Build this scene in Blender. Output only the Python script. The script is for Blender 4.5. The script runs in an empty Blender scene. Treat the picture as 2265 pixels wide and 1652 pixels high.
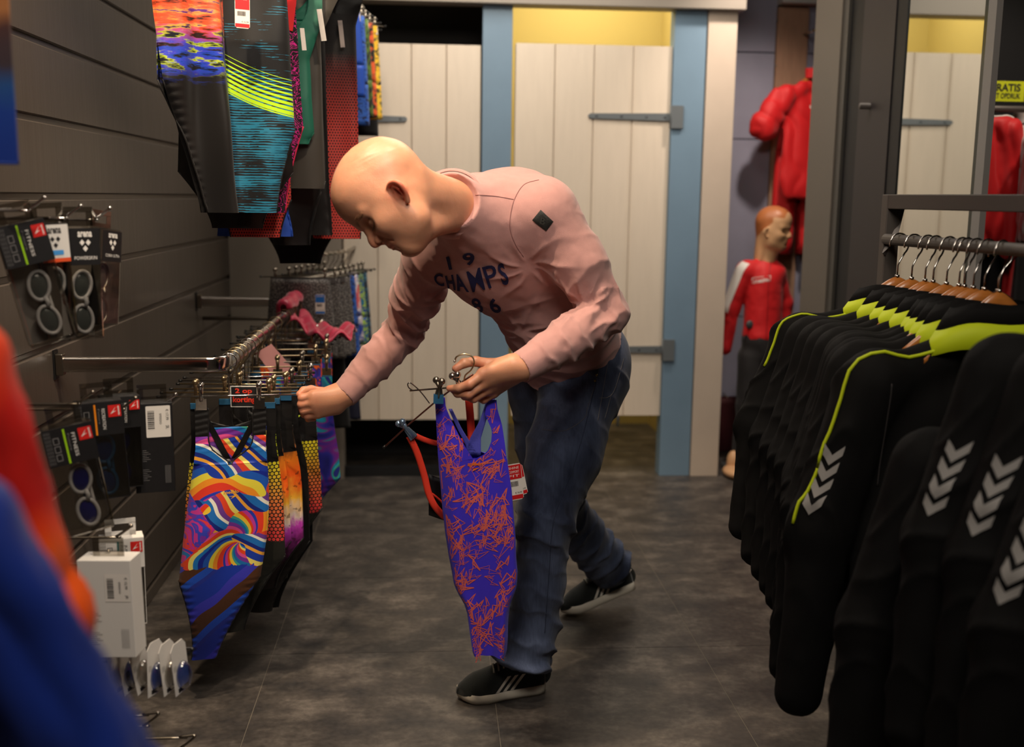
import bpy, bmesh, math, random
import numpy as np
from mathutils import Vector, Matrix
from mathutils.bvhtree import BVHTree
from mathutils import noise as mnoise
random.seed(7)
rng = np.random.default_rng(7)
C = bpy.context.scene.collection
PI = math.pi

# ---------------------------------------------------------------- camera
F_PX, CX, CY = 2380.0, 1132.5, 826.0
CAM = Vector((0.0, 0.0, 1.30))
_roll = math.radians(0.75)
def _cam_matrix(yaw, pitch, roll):
    f = Vector((math.sin(yaw)*math.cos(pitch), math.cos(yaw)*math.cos(pitch), -math.sin(pitch)))
    r = f.cross(Vector((0, 0, 1))).normalized()
    u = r.cross(f)
    r2 = r*math.cos(roll) + u*math.sin(roll)
    u2 = -r*math.sin(roll) + u*math.cos(roll)
    return f, r2, u2
def _project_dir(d, fr):
    f, r, u = fr
    z = d.dot(f)
    return CX + F_PX*d.dot(r)/z, CY - F_PX*d.dot(u)/z
_yaw, _pitch = math.radians(4.2), math.radians(9.3)
for _ in range(30):                       # the side wall's vanishing point sits at (955, 434)
    _x, _y = _project_dir(Vector((0, 1, 0)), _cam_matrix(_yaw, _pitch, _roll))
    _yaw += (_x-955)/F_PX
    _pitch += (_y-434)/F_PX*1.0
FWD, RIGHT, UP = _cam_matrix(_yaw, _pitch, _roll)
cam_data = bpy.data.cameras.new('camera')
cam = bpy.data.objects.new('camera', cam_data)
C.objects.link(cam)
_m = Matrix((RIGHT, UP, -FWD)).transposed().to_4x4()
_m.translation = CAM
cam.matrix_world = _m
cam_data.sensor_width = 36.0
cam_data.lens = F_PX/2265*36
cam_data.clip_start = 0.02
cam_data.dof.use_dof = True
cam_data.dof.focus_distance = 2.55
cam_data.dof.aperture_fstop = 2.5
bpy.context.scene.camera = cam

def ray(u, v):
    return (FWD + RIGHT*((u-CX)/F_PX) - UP*((v-CY)/F_PX))
def PY(u, v, Y):
    d = ray(u, v); return CAM + d*(Y/d.y)
def PX(u, v, X):
    d = ray(u, v); return CAM + d*(X/d.x)
def PZ(u, v, Z=0.0):
    d = ray(u, v); return CAM + d*((Z-CAM.z)/d.z)
def proj(p):
    return _project_dir(Vector(p)-CAM, (FWD, RIGHT, UP))

# ---------------------------------------------------------------- world, lights, exposure
sc = bpy.context.scene
sc.view_settings.view_transform = 'Standard'
sc.view_settings.look = 'None'
sc.view_settings.gamma = 1.0
sc.view_settings.use_curve_mapping = False
sc.view_settings.exposure = 1.32
world = bpy.data.worlds.new('world'); sc.world = world
world.use_nodes = True
world.node_tree.nodes['Background'].inputs[0].default_value = (0.9, 0.82, 0.74, 1)
world.node_tree.nodes['Background'].inputs[1].default_value = 0.06
sc.cycles.max_bounces = 7
sc.cycles.transparent_max_bounces = 12
sc.cycles.caustics_reflective = False
sc.cycles.caustics_refractive = False
sc.cycles.sample_clamp_indirect = 4.0
sc.cycles.use_denoising = True

def spot(loc, target, power, size=70, blend=0.6, radius=0.05, col=(1.0, 0.82, 0.62)):
    d = bpy.data.lights.new('spotlight', 'SPOT'); d.energy = power; d.spot_size = math.radians(size)
    d.spot_blend = blend; d.shadow_soft_size = radius; d.color = col
    o = bpy.data.objects.new('spotlight', d); C.objects.link(o)
    o.location = loc
    o.rotation_euler = (Vector(target)-Vector(loc)).to_track_quat('-Z', 'Y').to_euler()
    return o
def area(loc, target, power, sx, sy, col=(1.0, 0.9, 0.78)):
    d = bpy.data.lights.new('unseen_area_light', 'AREA'); d.shape = 'RECTANGLE'; d.size = sx; d.size_y = sy
    d.energy = power; d.color = col
    o = bpy.data.objects.new('unseen_area_light', d); C.objects.link(o)
    o.location = loc
    o.rotation_euler = (Vector(target)-Vector(loc)).to_track_quat('-Z', 'Y').to_euler()
    return o
#LIGHTS
WARM = (1.0, 0.80, 0.60)
spot((-0.55, 1.9, 2.75), (-0.35, 2.6, 1.3), 100, 62, 0.5, 0.035, (1.0, 0.78, 0.54))      # the spot over the man's head
spot((0.15, 2.1, 2.75), (0.15, 2.7, 0.9), 58, 80, 0.7, 0.05, WARM)
spot((0.3, 3.4, 2.75), (0.4, 5.2, 1.2), 31, 85, 0.8, 0.06, (1.0, 0.86, 0.7))
spot((-0.3, 3.0, 2.75), (-0.2, 5.2, 1.1), 17, 80, 0.8, 0.06, (1.0, 0.86, 0.7))
spot((2.15, 3.2, 2.7), (2.15, 4.0, 1.5), 22, 70, 0.8, 0.05, (1.0, 0.86, 0.7))  # unseen spot added to brighten the sign and jacket beyond the mirror
spot((1.5, 4.45, 2.72), (1.5, 5.3, 1.1), 34, 74, 0.9, 0.06, (1.0, 0.84, 0.7))
area((0.2, 0.6, 2.7), (0.0, 2.6, 0.9), 17, 1.2, 0.8)  # unseen fill added to light the man from the camera side
spot((0.1, 1.2, 2.75), (-0.7, 2.1, 0.8), 52, 70, 0.8, 0.08, (1.0, 0.84, 0.68))
area((0.4, 4.0, 2.72), (0.4, 4.0, 0.0), 10, 1.2, 1.2)  # unseen area light above the aisle before the cubicles

# ---------------------------------------------------------------- helpers
def lin(c):
    return tuple((x/255/12.92 if x/255 <= 0.04045 else ((x/255+0.055)/1.055)**2.4) for x in c[:3]) + (1.0,)
_mats = {}
def mat(name, rgb, rough=0.6, metal=0.0, var=0.0, vscale=20.0, bump=0.0, bscale=200.0, spec=0.5, sheen=0.0,
        trans=0.0, alpha=1.0, sss=0.0, coat=0.0, emit=0.0, ior=1.45, stretch=None):
    if name in _mats: return _mats[name]
    m = bpy.data.materials.new(name); m.use_nodes = True; _mats[name] = m
    nt = m.node_tree; b = nt.nodes['Principled BSDF']
    b.inputs['Base Color'].default_value = lin(rgb)
    b.inputs['Roughness'].default_value = rough
    b.inputs['Metallic'].default_value = metal
    b.inputs['Specular IOR Level'].default_value = spec
    b.inputs['Sheen Weight'].default_value = sheen
    b.inputs['Transmission Weight'].default_value = trans
    b.inputs['Alpha'].default_value = alpha
    b.inputs['Coat Weight'].default_value = coat
    b.inputs['IOR'].default_value = ior
    if sss:
        b.inputs['Subsurface Weight'].default_value = sss
        b.inputs['Subsurface Radius'].default_value = (1.0, 0.35, 0.2)
        b.inputs['Subsurface Scale'].default_value = 0.008
    if emit:
        b.inputs['Emission Color'].default_value = lin(rgb); b.inputs['Emission Strength'].default_value = emit
    tc = nt.nodes.new('ShaderNodeTexCoord')
    src = tc.outputs['Object']
    if stretch:
        mp = nt.nodes.new('ShaderNodeMapping'); mp.inputs['Scale'].default_value = stretch
        nt.links.new(src, mp.inputs['Vector']); src = mp.outputs['Vector']
    if var:
        n = nt.nodes.new('ShaderNodeTexNoise'); n.inputs['Scale'].default_value = vscale; n.inputs['Detail'].default_value = 4
        nt.links.new(src, n.inputs['Vector'])
        h = nt.nodes.new('ShaderNodeMapRange'); h.inputs['From Min'].default_value = 0.3; h.inputs['From Max'].default_value = 0.7
        h.inputs['To Min'].default_value = 1-var; h.inputs['To Max'].default_value = 1+var
        nt.links.new(n.outputs['Fac'], h.inputs['Value'])
        mx = nt.nodes.new('ShaderNodeVectorMath'); mx.operation = 'SCALE'
        mx.inputs[0].default_value = lin(rgb)[:3]
        nt.links.new(h.outputs['Result'], mx.inputs['Scale'])
        nt.links.new(mx.outputs['Vector'], b.inputs['Base Color'])
    if bump:
        n = nt.nodes.new('ShaderNodeTexNoise'); n.inputs['Scale'].default_value = bscale; n.inputs['Detail'].default_value = 3
        nt.links.new(src, n.inputs['Vector'])
        bp = nt.nodes.new('ShaderNodeBump'); bp.inputs['Strength'].default_value = bump; bp.inputs['Distance'].default_value = 0.002
        nt.links.new(n.outputs['Fac'], bp.inputs['Height'])
        nt.links.new(bp.outputs['Normal'], b.inputs['Normal'])
    return m

def tag(o, label=None, cat=None, group=None, kind=None):
    if label: o['label'] = label
    if cat: o['category'] = cat
    if group: o['group'] = group
    if kind: o['kind'] = kind
    return o
def empty(name, loc=(0, 0, 0), rot=(0, 0, 0), label=None, cat=None, group=None):
    o = bpy.data.objects.new(name, None); C.objects.link(o)
    o.empty_display_size = 0.05
    o.location = loc; o.rotation_euler = rot
    return tag(o, label, cat, group)
class MB:
    """collects vertices and faces, then links them as one mesh object"""
    def __init__(s): s.v = []; s.f = []; s.mi = []; s.uv = []; s.cur = 0; s.smooth = False; s.sm = []
    def add(s, vs, fs, uvs=None, smooth=None):
        k = len(s.v); s.v += [tuple(p) for p in vs]
        s.uv += list(uvs) if uvs is not None else [(0, 0)]*len(vs)
        for f in fs:
            s.f.append(tuple(k+i for i in f)); s.mi.append(s.cur); s.sm.append(s.smooth if smooth is None else smooth)
        return s
    def box(s, lo, hi, m=None):
        x0, y0, z0 = lo; x1, y1, z1 = hi
        vs = [(x0,y0,z0),(x1,y0,z0),(x1,y1,z0),(x0,y1,z0),(x0,y0,z1),(x1,y0,z1),(x1,y1,z1),(x0,y1,z1)]
        if m is not None: vs = [tuple(m @ Vector(p)) for p in vs]
        return s.add(vs, [(3,2,1,0),(4,5,6,7),(0,1,5,4),(1,2,6,5),(2,3,7,6),(3,0,4,7)])
    def tube(s, pts, r, n=10, cap=True, closed=False, rs=None):
        pts = [Vector(p) for p in pts]; N = len(pts)
        rings = []
        prev = None
        for i, p in enumerate(pts):
            if closed: t = pts[(i+1) % N]-pts[i-1]
            else: t = pts[min(i+1, N-1)]-pts[max(i-1, 0)]
            if t.length < 1e-9: t = Vector((0, 0, 1))
            t.normalize()
            if prev is None:
                a = Vector((0, 0, 1)) if abs(t.z) < 0.9 else Vector((1, 0, 0))
                nrm = t.cross(a).normalized()
            else:
                nrm = (prev - t*prev.dot(t))
                nrm = nrm.normalized() if nrm.length > 1e-6 else prev
            prev = nrm; bn = t.cross(nrm)
            rr = rs[i] if rs else r
            rings.append([p + (nrm*math.cos(2*PI*k/n) + bn*math.sin(2*PI*k/n))*rr for k in range(n)])
        vs = [q for rg in rings for q in rg]; fs = []
        M = N if closed else N-1
        for i in range(M):
            a, b = i*n, ((i+1) % N)*n
            for k in range(n):
                k2 = (k+1) % n
                fs.append((a+k, a+k2, b+k2, b+k))
        if cap and not closed:
            fs.append(tuple(range(n-1, -1, -1))); fs.append(tuple((N-1)*n+k for k in range(n)))
        return s.add(vs, fs, smooth=True)
    def ball(s, c, r, nu=12, nv=8, sc=(1, 1, 1)):
        vs = []; fs = []
        for j in range(nv+1):
            th = PI*j/nv
            for i in range(nu):
                ph = 2*PI*i/nu
                vs.append((c[0]+r*sc[0]*math.sin(th)*math.cos(ph), c[1]+r*sc[1]*math.sin(th)*math.sin(ph), c[2]+r*sc[2]*math.cos(th)))
        for j in range(nv):
            for i in range(nu):
                a, b = j*nu+i, j*nu+(i+1) % nu
                fs.append((a, b, b+nu, a+nu))
        return s.add(vs, fs, smooth=True)
    def prism(s, pts, d, m=None):
        """pts: outline of 3-D points, extruded by vector d"""
        n = len(pts); pts = [Vector(p) for p in pts]; d = Vector(d)
        vs = pts + [p+d for p in pts]
        if m is not None: vs = [m @ p for p in vs]
        fs = [tuple(range(n-1, -1, -1)), tuple(range(n, 2*n))] + [(i, (i+1) % n, (i+1) % n+n, i+n) for i in range(n)]
        return s.add(vs, fs)
    def grid(s, P, smooth=True, uv=None, closed_u=False):
        """P[i][j] points"""
        ni, nj = len(P), len(P[0])
        vs = [P[i][j] for i in range(ni) for j in range(nj)]
        fs = []
        for i in range(ni-1):
            for j in range(nj if closed_u else nj-1):
                j2 = (j+1) % nj
                fs.append((i*nj+j, i*nj+j2, (i+1)*nj+j2, (i+1)*nj+j))
        uvs = [uv[i][j] for i in range(ni) for j in range(nj)] if uv is not None else None
        return s.add(vs, fs, uvs, smooth)
    def build(s, name, m, parent=None, world=False, bevel=0):
        me = bpy.data.meshes.new(name)
        me.from_pydata(s.v, [], s.f); me.update()
        ms = m if isinstance(m, (list, tuple)) else [m]
        for x in ms: me.materials.append(x)
        if len(s.f):
            me.polygons.foreach_set('material_index', s.mi)
            me.polygons.foreach_set('use_smooth', s.sm)
            uvl = me.uv_layers.new(name='UVMap')
            li = np.zeros(len(me.loops), dtype=np.int32); me.loops.foreach_get('vertex_index', li)
            uvl.data.foreach_set('uv', np.array(s.uv, dtype=np.float32)[li].ravel())
        o = bpy.data.objects.new(name, me); C.objects.link(o)
        if parent is not None: o.parent = parent
        if bevel:
            b = o.modifiers.new('bevel', 'BEVEL'); b.width = bevel; b.segments = 2; b.limit_method = 'ANGLE'
        return o
def boxo(name, lo, hi, m, parent=None, bevel=0):
    return MB().box(lo, hi).build(name, m, parent, bevel=bevel)
def children(o): return [c for c in bpy.data.objects if c.parent == o]
def copy_tree(o, parent=None, kids=None):
    c = o.copy(); C.objects.link(c)
    if parent is not None: c.parent = parent
    for ch in (kids(o) if kids else children(o)): copy_tree(ch, c, kids)
    return c
def smoothstep(a, b, x):
    t = np.clip((np.asarray(x, dtype=float)-a)/(b-a), 0, 1); return t*t*(3-2*t)
def cr(pts, n=8, closed=False):
    """Catmull-Rom through points"""
    P = [Vector(p) for p in pts]; out = []; N = len(P)
    for i in range(N if closed else N-1):
        if closed: p0, p1, p2, p3 = P[i-1], P[i], P[(i+1) % N], P[(i+2) % N]
        else: p0, p1, p2, p3 = P[max(i-1, 0)], P[i], P[i+1], P[min(i+2, N-1)]
        for k in range(n):
            t = k/n
            out.append(0.5*((2*p1) + (p2-p0)*t + (2*p0-5*p1+4*p2-p3)*t*t + (3*p1-p0-3*p2+p3)*t**3))
    if not closed: out.append(P[-1].copy())
    return out
def interp(x, xs, ys): return float(np.interp(x, xs, ys))

# ---- text as flat triangles (local x right, y up), cached
_txt = {}
def text_tris(s, maxlen=None, bold=0.0, spacing=1.0):
    key = (s, maxlen, bold, spacing)
    if key in _txt: return _txt[key]
    cu = bpy.data.curves.new('lettering', 'FONT'); cu.body = s; cu.size = 1.0; cu.resolution_u = 3; cu.offset = bold
    cu.space_character = spacing
    o = bpy.data.objects.new('lettering', cu); C.objects.link(o)
    dg = bpy.context.evaluated_depsgraph_get()
    me = o.evaluated_get(dg).to_mesh()
    bm = bmesh.new(); bm.from_mesh(me); o.evaluated_get(dg).to_mesh_clear()
    bmesh.ops.remove_doubles(bm, verts=bm.verts, dist=1e-5)
    bmesh.ops.triangulate(bm, faces=bm.faces)
    if maxlen:
        for _ in range(5):
            es = [e for e in bm.edges if e.calc_length() > maxlen]
            if not es: break
            bmesh.ops.subdivide_edges(bm, edges=es, cuts=1)
            bmesh.ops.triangulate(bm, faces=bm.faces)
    vs = np.array([v.co[:] for v in bm.verts]); bm.verts.index_update()
    fs = [tuple(v.index for v in f.verts) for f in bm.faces]
    bm.free(); bpy.data.objects.remove(o); bpy.data.curves.remove(cu)
    w0, w1 = vs[:, 0].min(), vs[:, 0].max(); h0, h1 = vs[:, 1].min(), vs[:, 1].max()
    vs[:, 0] = (vs[:, 0]-w0)/(w1-w0); vs[:, 1] = (vs[:, 1]-h0)/(h1-h0); vs[:, 2] = 0
    _txt[key] = (vs, fs); return _txt[key]
def put_text(mb, s, fn, **kw):
    """fn(a, b): a 0..1 along, b 0..1 up -> point"""
    vs, fs = text_tris(s, **kw)
    mb.add([fn(v[0], v[1]) for v in vs], fs)
def quad_fn(o, dx, dy):
    o, dx, dy = Vector(o), Vector(dx), Vector(dy)
    return lambda a, b: o + dx*a + dy*b

# ---------------------------------------------------------------- signed-distance modelling
class SDF:
    minpad = 0.0
    def __init__(s, lo, hi, h):
        s.lo = np.array(lo, float); s.h = h
        s.n = np.ceil((np.array(hi, float)-s.lo)/h).astype(int)+1
        s.g = np.full(s.n, 1.0, dtype=np.float32)
    def win(s, lo, hi, pad):
        pad = max(pad, s.minpad)
        a = np.clip(np.floor((np.array(lo)-pad-s.lo)/s.h).astype(int), 0, s.n-1)
        b = np.clip(np.ceil((np.array(hi)+pad-s.lo)/s.h).astype(int)+1, 1, s.n)
        b = np.maximum(b, a+1)
        X = (s.lo[0]+np.arange(a[0], b[0])*s.h).astype(np.float32)[:, None, None]
        Y = (s.lo[1]+np.arange(a[1], b[1])*s.h).astype(np.float32)[None, :, None]
        Z = (s.lo[2]+np.arange(a[2], b[2])*s.h).astype(np.float32)[None, None, :]
        return (slice(a[0], b[0]), slice(a[1], b[1]), slice(a[2], b[2])), X, Y, Z
    def blend(s, sl, d, k, op='u'):
        g = s.g[sl]
        if op == 'u':
            if k <= 0: r = np.minimum(g, d)
            else:
                h = np.maximum(k-np.abs(g-d), 0)/k; r = np.minimum(g, d)-h*h*k*0.25
        else:                                    # smooth subtraction
            d = -d
            if k <= 0: r = np.maximum(g, d)
            else:
                h = np.maximum(k-np.abs(g-d), 0)/k; r = np.maximum(g, d)+h*h*k*0.25
        s.g[sl] = r
    def cone(s, a, b, r1, r2, k=0.02, op='u', flat=None):
        """round cone; flat=(axis, factor) squashes the section along a direction"""
        a = np.array(a, float); b = np.array(b, float); R = max(r1, r2)
        sl, X, Y, Z = s.win(np.minimum(a, b)-R, np.maximum(a, b)+R, k*1.6+3*s.h)
        ab = b-a; L2 = max(ab.dot(ab), 1e-12)
        px, py, pz = X-a[0], Y-a[1], Z-a[2]
        t = np.clip((px*ab[0]+py*ab[1]+pz*ab[2])/L2, 0, 1)
        qx, qy, qz = px-ab[0]*t, py-ab[1]*t, pz-ab[2]*t
        if flat is not None:
            ax = np.array(flat[0], float); ax /= np.linalg.norm(ax); c = qx*ax[0]+qy*ax[1]+qz*ax[2]
            d2 = qx*qx+qy*qy+qz*qz + c*c*(flat[1]**2-1)
        else: d2 = qx*qx+qy*qy+qz*qz
        d = np.sqrt(np.maximum(d2, 0)) - (r1+(r2-r1)*t)
        s.blend(sl, d.astype(np.float32), k, op)
    def ell(s, c, ax, k=0.02, op='u'):
        """ellipsoid: ax = three orthogonal vectors whose lengths are the radii"""
        c = np.array(c, float); ax = [np.array(v, float) for v in ax]
        rr = [np.linalg.norm(v) for v in ax]; R = max(rr)
        ext = np.sqrt(sum(v*v for v in ax))
        sl, X, Y, Z = s.win(c-ext, c+ext, k*2.6+3*s.h)
        px, py, pz = X-c[0], Y-c[1], Z-c[2]
        k0 = 0; k1 = 0
        for v, r in zip(ax, rr):
            q = (px*v[0]+py*v[1]+pz*v[2])/r
            k0 = k0+(q/r)**2; k1 = k1+(q/(r*r))**2
        k0 = np.sqrt(k0); k1 = np.sqrt(k1)+1e-9
        d = k0*(k0-1.0)/k1
        d = np.where(k0 < 0.3, -min(rr)*0.8, d)
        s.blend(sl, d.astype(np.float32), k, op)
    def chain(s, pts, rs, k=0.02, op='u', flat=None):
        for i in range(len(pts)-1): s.cone(pts[i], pts[i+1], rs[i], rs[i+1], k, op, flat)
    def mesh(s, iso=0.0):
        g = s.g-iso; n = g.shape
        ins = g < 0
        cell = np.zeros((n[0]-1, n[1]-1, n[2]-1), dtype=np.uint8)
        for i in (0, 1):
            for j in (0, 1):
                for k in (0, 1): cell += ins[i:n[0]-1+i, j:n[1]-1+j, k:n[2]-1+k]
        act = (cell > 0) & (cell < 8)
        idx = -np.ones(cell.shape, dtype=np.int64); ci = np.argwhere(act); idx[act] = np.arange(len(ci))
        acc = np.zeros((len(ci), 3)); cnt = np.zeros(len(ci))
        I, J, K = ci.T
        for ax in range(3):
            o = [a for a in range(3) if a != ax]
            for p in (0, 1):
                for q in (0, 1):
                    d0 = [0, 0, 0]; d0[o[0]] = p; d0[o[1]] = q; d1 = list(d0); d1[ax] = 1
                    v0 = g[I+d0[0], J+d0[1], K+d0[2]]; v1 = g[I+d1[0], J+d1[1], K+d1[2]]
                    m = (v0 < 0) != (v1 < 0)
                    t = np.where(m, v0/np.where(m, v0-v1, 1), 0)
                    pt = np.tile(np.array(d0, float), (len(ci), 1)); pt[:, ax] += t
                    acc += pt*m[:, None]; cnt += m
        V = (ci+acc/cnt[:, None])*s.h+s.lo
        F = []
        for ax in range(3):
            b, c = (ax+1) % 3, (ax+2) % 3
            s0 = [slice(1, n[0]-1), slice(1, n[1]-1), slice(1, n[2]-1)]; s0[ax] = slice(0, n[ax]-1)
            s1 = list(s0); s1[ax] = slice(1, n[ax])
            a0 = ins[tuple(s0)]; a1 = ins[tuple(s1)]
            for flip, m in ((0, a0 & ~a1), (1, ~a0 & a1)):
                e = np.argwhere(m)
                if not len(e): continue
                base = e.copy(); base[:, b] += 1; base[:, c] += 1
                q = []
                for (db, dc) in ((0, 0), (-1, 0), (-1, -1), (0, -1)):
                    p = base.copy(); p[:, b] += db; p[:, c] += dc
                    q.append(idx[p[:, 0], p[:, 1], p[:, 2]])
                q = np.stack(q, 1)
                if flip: q = q[:, ::-1]
                F.append(q)
        F = np.concatenate(F); return V, F[(F >= 0).all(1)]
def relax(V, F, it=2, lam=0.5):
    E = np.concatenate([F[:, [i, (i+1) % 4]] for i in range(4)])
    for _ in range(it):
        acc = np.zeros_like(V); cnt = np.zeros(len(V))
        for k in range(3):
            acc[:, k] = np.bincount(E[:, 0], V[E[:, 1], k], len(V))+np.bincount(E[:, 1], V[E[:, 0], k], len(V))
        cnt = np.bincount(E[:, 0], minlength=len(V))+np.bincount(E[:, 1], minlength=len(V))
        V = V+lam*(acc/np.maximum(cnt, 1)[:, None]-V)
    return V
def quad_normals(V, F):
    n = np.cross(V[F[:, 2]]-V[F[:, 0]], V[F[:, 3]]-V[F[:, 1]])
    N = np.zeros_like(V)
    for i in range(4):
        for k in range(3): N[:, k] += np.bincount(F[:, i], n[:, k], len(V))
    return N/np.maximum(np.linalg.norm(N, axis=1), 1e-12)[:, None]
def np_mesh(name, V, F, m, parent=None, smooth=True, mi=None):
    me = bpy.data.meshes.new(name)
    nf = len(F); w = F.shape[1]
    me.vertices.add(len(V)); me.vertices.foreach_set('co', np.asarray(V, dtype=np.float32).ravel())
    me.loops.add(nf*w); me.loops.foreach_set('vertex_index', F.astype(np.int32).ravel())
    me.polygons.add(nf); me.polygons.foreach_set('loop_start', np.arange(0, nf*w, w, dtype=np.int32))
    ms = m if isinstance(m, (list, tuple)) else [m]
    for x in ms: me.materials.append(x)
    if mi is not None: me.polygons.foreach_set('material_index', np.asarray(mi, dtype=np.int32))
    me.polygons.foreach_set('use_smooth', np.full(nf, smooth))
    me.update(calc_edges=True); me.validate()
    o = bpy.data.objects.new(name, me); C.objects.link(o)
    if parent is not None: o.parent = parent
    return o
def bvh_of(V, F):
    return BVHTree.FromPolygons([tuple(v) for v in V], [tuple(int(i) for i in f) for f in F])

# ---------------------------------------------------------------- the room
W = 0.90                      # the slatwall stands this far left of the camera
YB = PZ(1520, 1052).y         # front of the changing cubicles
def node(nt, t, **kw):
    n = nt.nodes.new(t)
    for k, v in kw.items(): setattr(n, k, v)
    return n
def floor_material():
    m = mat('floor_vinyl', (64, 60, 57), rough=0.42, spec=0.45)
    nt = m.node_tree; b = nt.nodes['Principled BSDF']; L = nt.links
    tc = nt.nodes['Texture Coordinate']
    n1 = node(nt, 'ShaderNodeTexNoise'); n1.inputs['Scale'].default_value = 5.5; n1.inputs['Detail'].default_value = 8; n1.inputs['Roughness'].default_value = 0.62
    n2 = node(nt, 'ShaderNodeTexNoise'); n2.inputs['Scale'].default_value = 60; n2.inputs['Detail'].default_value = 5
    mp = node(nt, 'ShaderNodeMapping'); mp.inputs['Scale'].default_value = (1.3, 1.7, 1)
    L.new(tc.outputs['Object'], mp.inputs['Vector']); L.new(mp.outputs['Vector'], n1.inputs['Vector']); L.new(tc.outputs['Object'], n2.inputs['Vector'])
    r = node(nt, 'ShaderNodeValToRGB'); e = r.color_ramp.elements
    e[0].position = 0.33; e[0].color = lin((54, 52, 52)); e[1].position = 0.70; e[1].color = lin((108, 101, 94))
    x = r.color_ramp.elements.new(0.5); x.color = lin((74, 69, 65))
    L.new(n1.outputs['Fac'], r.inputs['Fac'])
    r2 = node(nt, 'ShaderNodeValToRGB'); e = r2.color_ramp.elements
    e[0].position = 0.3; e[0].color = (0.75, 0.75, 0.75, 1); e[1].position = 0.72; e[1].color = (1.25, 1.25, 1.25, 1)
    L.new(n2.outputs['Fac'], r2.inputs['Fac'])
    mx = node(nt, 'ShaderNodeMix', data_type='RGBA', blend_type='MULTIPLY'); mx.inputs[0].default_value = 1
    L.new(r.outputs['Color'], mx.inputs[6]); L.new(r2.outputs['Color'], mx.inputs[7]); L.new(mx.outputs[2], b.inputs['Base Color'])
    rr = node(nt, 'ShaderNodeMapRange'); rr.inputs['To Min'].default_value = 0.34; rr.inputs['To Max'].default_value = 0.55
    L.new(n1.outputs['Fac'], rr.inputs['Value']); L.new(rr.outputs['Result'], b.inputs['Roughness'])
    bp = node(nt, 'ShaderNodeBump'); bp.inputs['Strength'].default_value = 0.12; bp.inputs['Distance'].default_value = 0.001
    L.new(n2.outputs['Fac'], bp.inputs['Height']); L.new(bp.outputs['Normal'], b.inputs['Normal'])
    return m
FLOORM = floor_material()
seam = mat('floor_seam', (120, 112, 100), rough=0.6)
floor = boxo('floor', (-0.9, -0.6, -0.05), (3.2, 7.0, -0.0012), seam); tag(floor, kind='structure')
# vinyl tiles: joints every 0.62 m, laid a hair apart so the pale backing shows
T = 0.62; ox, oy = PZ(640, 1340).x-3*T, PZ(940, 1441).y-5*T
tile_me = None
for i in range(9):
    for j in range(13):
        x0, y0 = ox+i*T, oy+j*T
        if x0 < -1.5 or x0+T > 3.3 or y0+T < 0.2: continue
        if tile_me is None:
            t = MB().box((0.001, 0.001, -0.0012), (T-0.001, T-0.001, 0.0)).build('floor_tile', FLOORM, floor); tile_me = t.data
        else:
            t = bpy.data.objects.new('floor_tile', tile_me); C.objects.link(t); t.parent = floor
        t.location = (x0, y0, 0)
FLOORM.node_tree.nodes['Texture Coordinate'].outputs[0]
_tc = FLOORM.node_tree.nodes['Texture Coordinate']
_geo = FLOORM.node_tree.nodes.new('ShaderNodeNewGeometry')
for l in list(FLOORM.node_tree.links):
    if l.from_node == _tc: FLOORM.node_tree.links.new(_geo.outputs['Position'], l.to_socket)

# slatwall on the left: every slat a part, groove recessed between them
def slat_material():
    m = mat('slat_laminate', (84, 76, 69), rough=0.36, spec=0.5)
    nt = m.node_tree; b = nt.nodes['Principled BSDF']; L = nt.links
    g = nt.nodes.new('ShaderNodeNewGeometry')
    mp = node(nt, 'ShaderNodeMapping'); mp.inputs['Scale'].default_value = (1, 60, 0.8)
    L.new(g.outputs['Position'], mp.inputs['Vector'])
    n = node(nt, 'ShaderNodeTexNoise'); n.inputs['Scale'].default_value = 3; n.inputs['Detail'].default_value = 3
    L.new(mp.outputs['Vector'], n.inputs['Vector'])
    r = node(nt, 'ShaderNodeMapRange'); r.inputs['To Min'].default_value = 0.26; r.inputs['To Max'].default_value = 0.44
    L.new(n.outputs['Fac'], r.inputs['Value']); L.new(r.outputs['Result'], b.inputs['Roughness'])
    bp = node(nt, 'ShaderNodeBump'); bp.inputs['Strength'].default_value = 0.08; bp.inputs['Distance'].default_value = 0.001
    L.new(n.outputs['Fac'], bp.inputs['Height']); L.new(bp.outputs['Normal'], b.inputs['Normal'])
    return m
SLAT = slat_material()
GROOVE = mat('groove_dark', (30, 27, 24), rough=0.7)
ALU = mat('alu_lip', (120, 112, 104), rough=0.35, metal=0.6)
wall_left = boxo('wall_left', (-W-0.10, -0.5, 0), (-W-0.018, YB+0.3, 2.75), GROOVE); tag(wall_left, kind='structure')
S = 0.196*W; z_g = CAM.z-0.014*W
zs = [z_g+S*k for k in range(-8, 9)]
for a, z in enumerate(zs):
    z1 = z+S-0.007
    if z1 > 2.75: z1 = 2.75
    if z1 < 0.02: continue
    mb = MB(); y0, y1 = -0.5, YB+0.25
    zz0 = max(z+0.007, 0)
    prof = [(-W-0.018, zz0), (-W-0.003, zz0), (-W, zz0+0.003), (-W, z1-0.003), (-W-0.003, z1), (-W-0.018, z1)]
    mb.prism([(x, y0, zz) for x, zz in prof], (0, y1-y0, 0))
    mb.build('slat', SLAT, wall_left)
    MB().box((-W-0.016, y0, z-0.0065), (-W-0.010, y1, z+0.0065)).build('groove_insert', ALU, wall_left)

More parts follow.
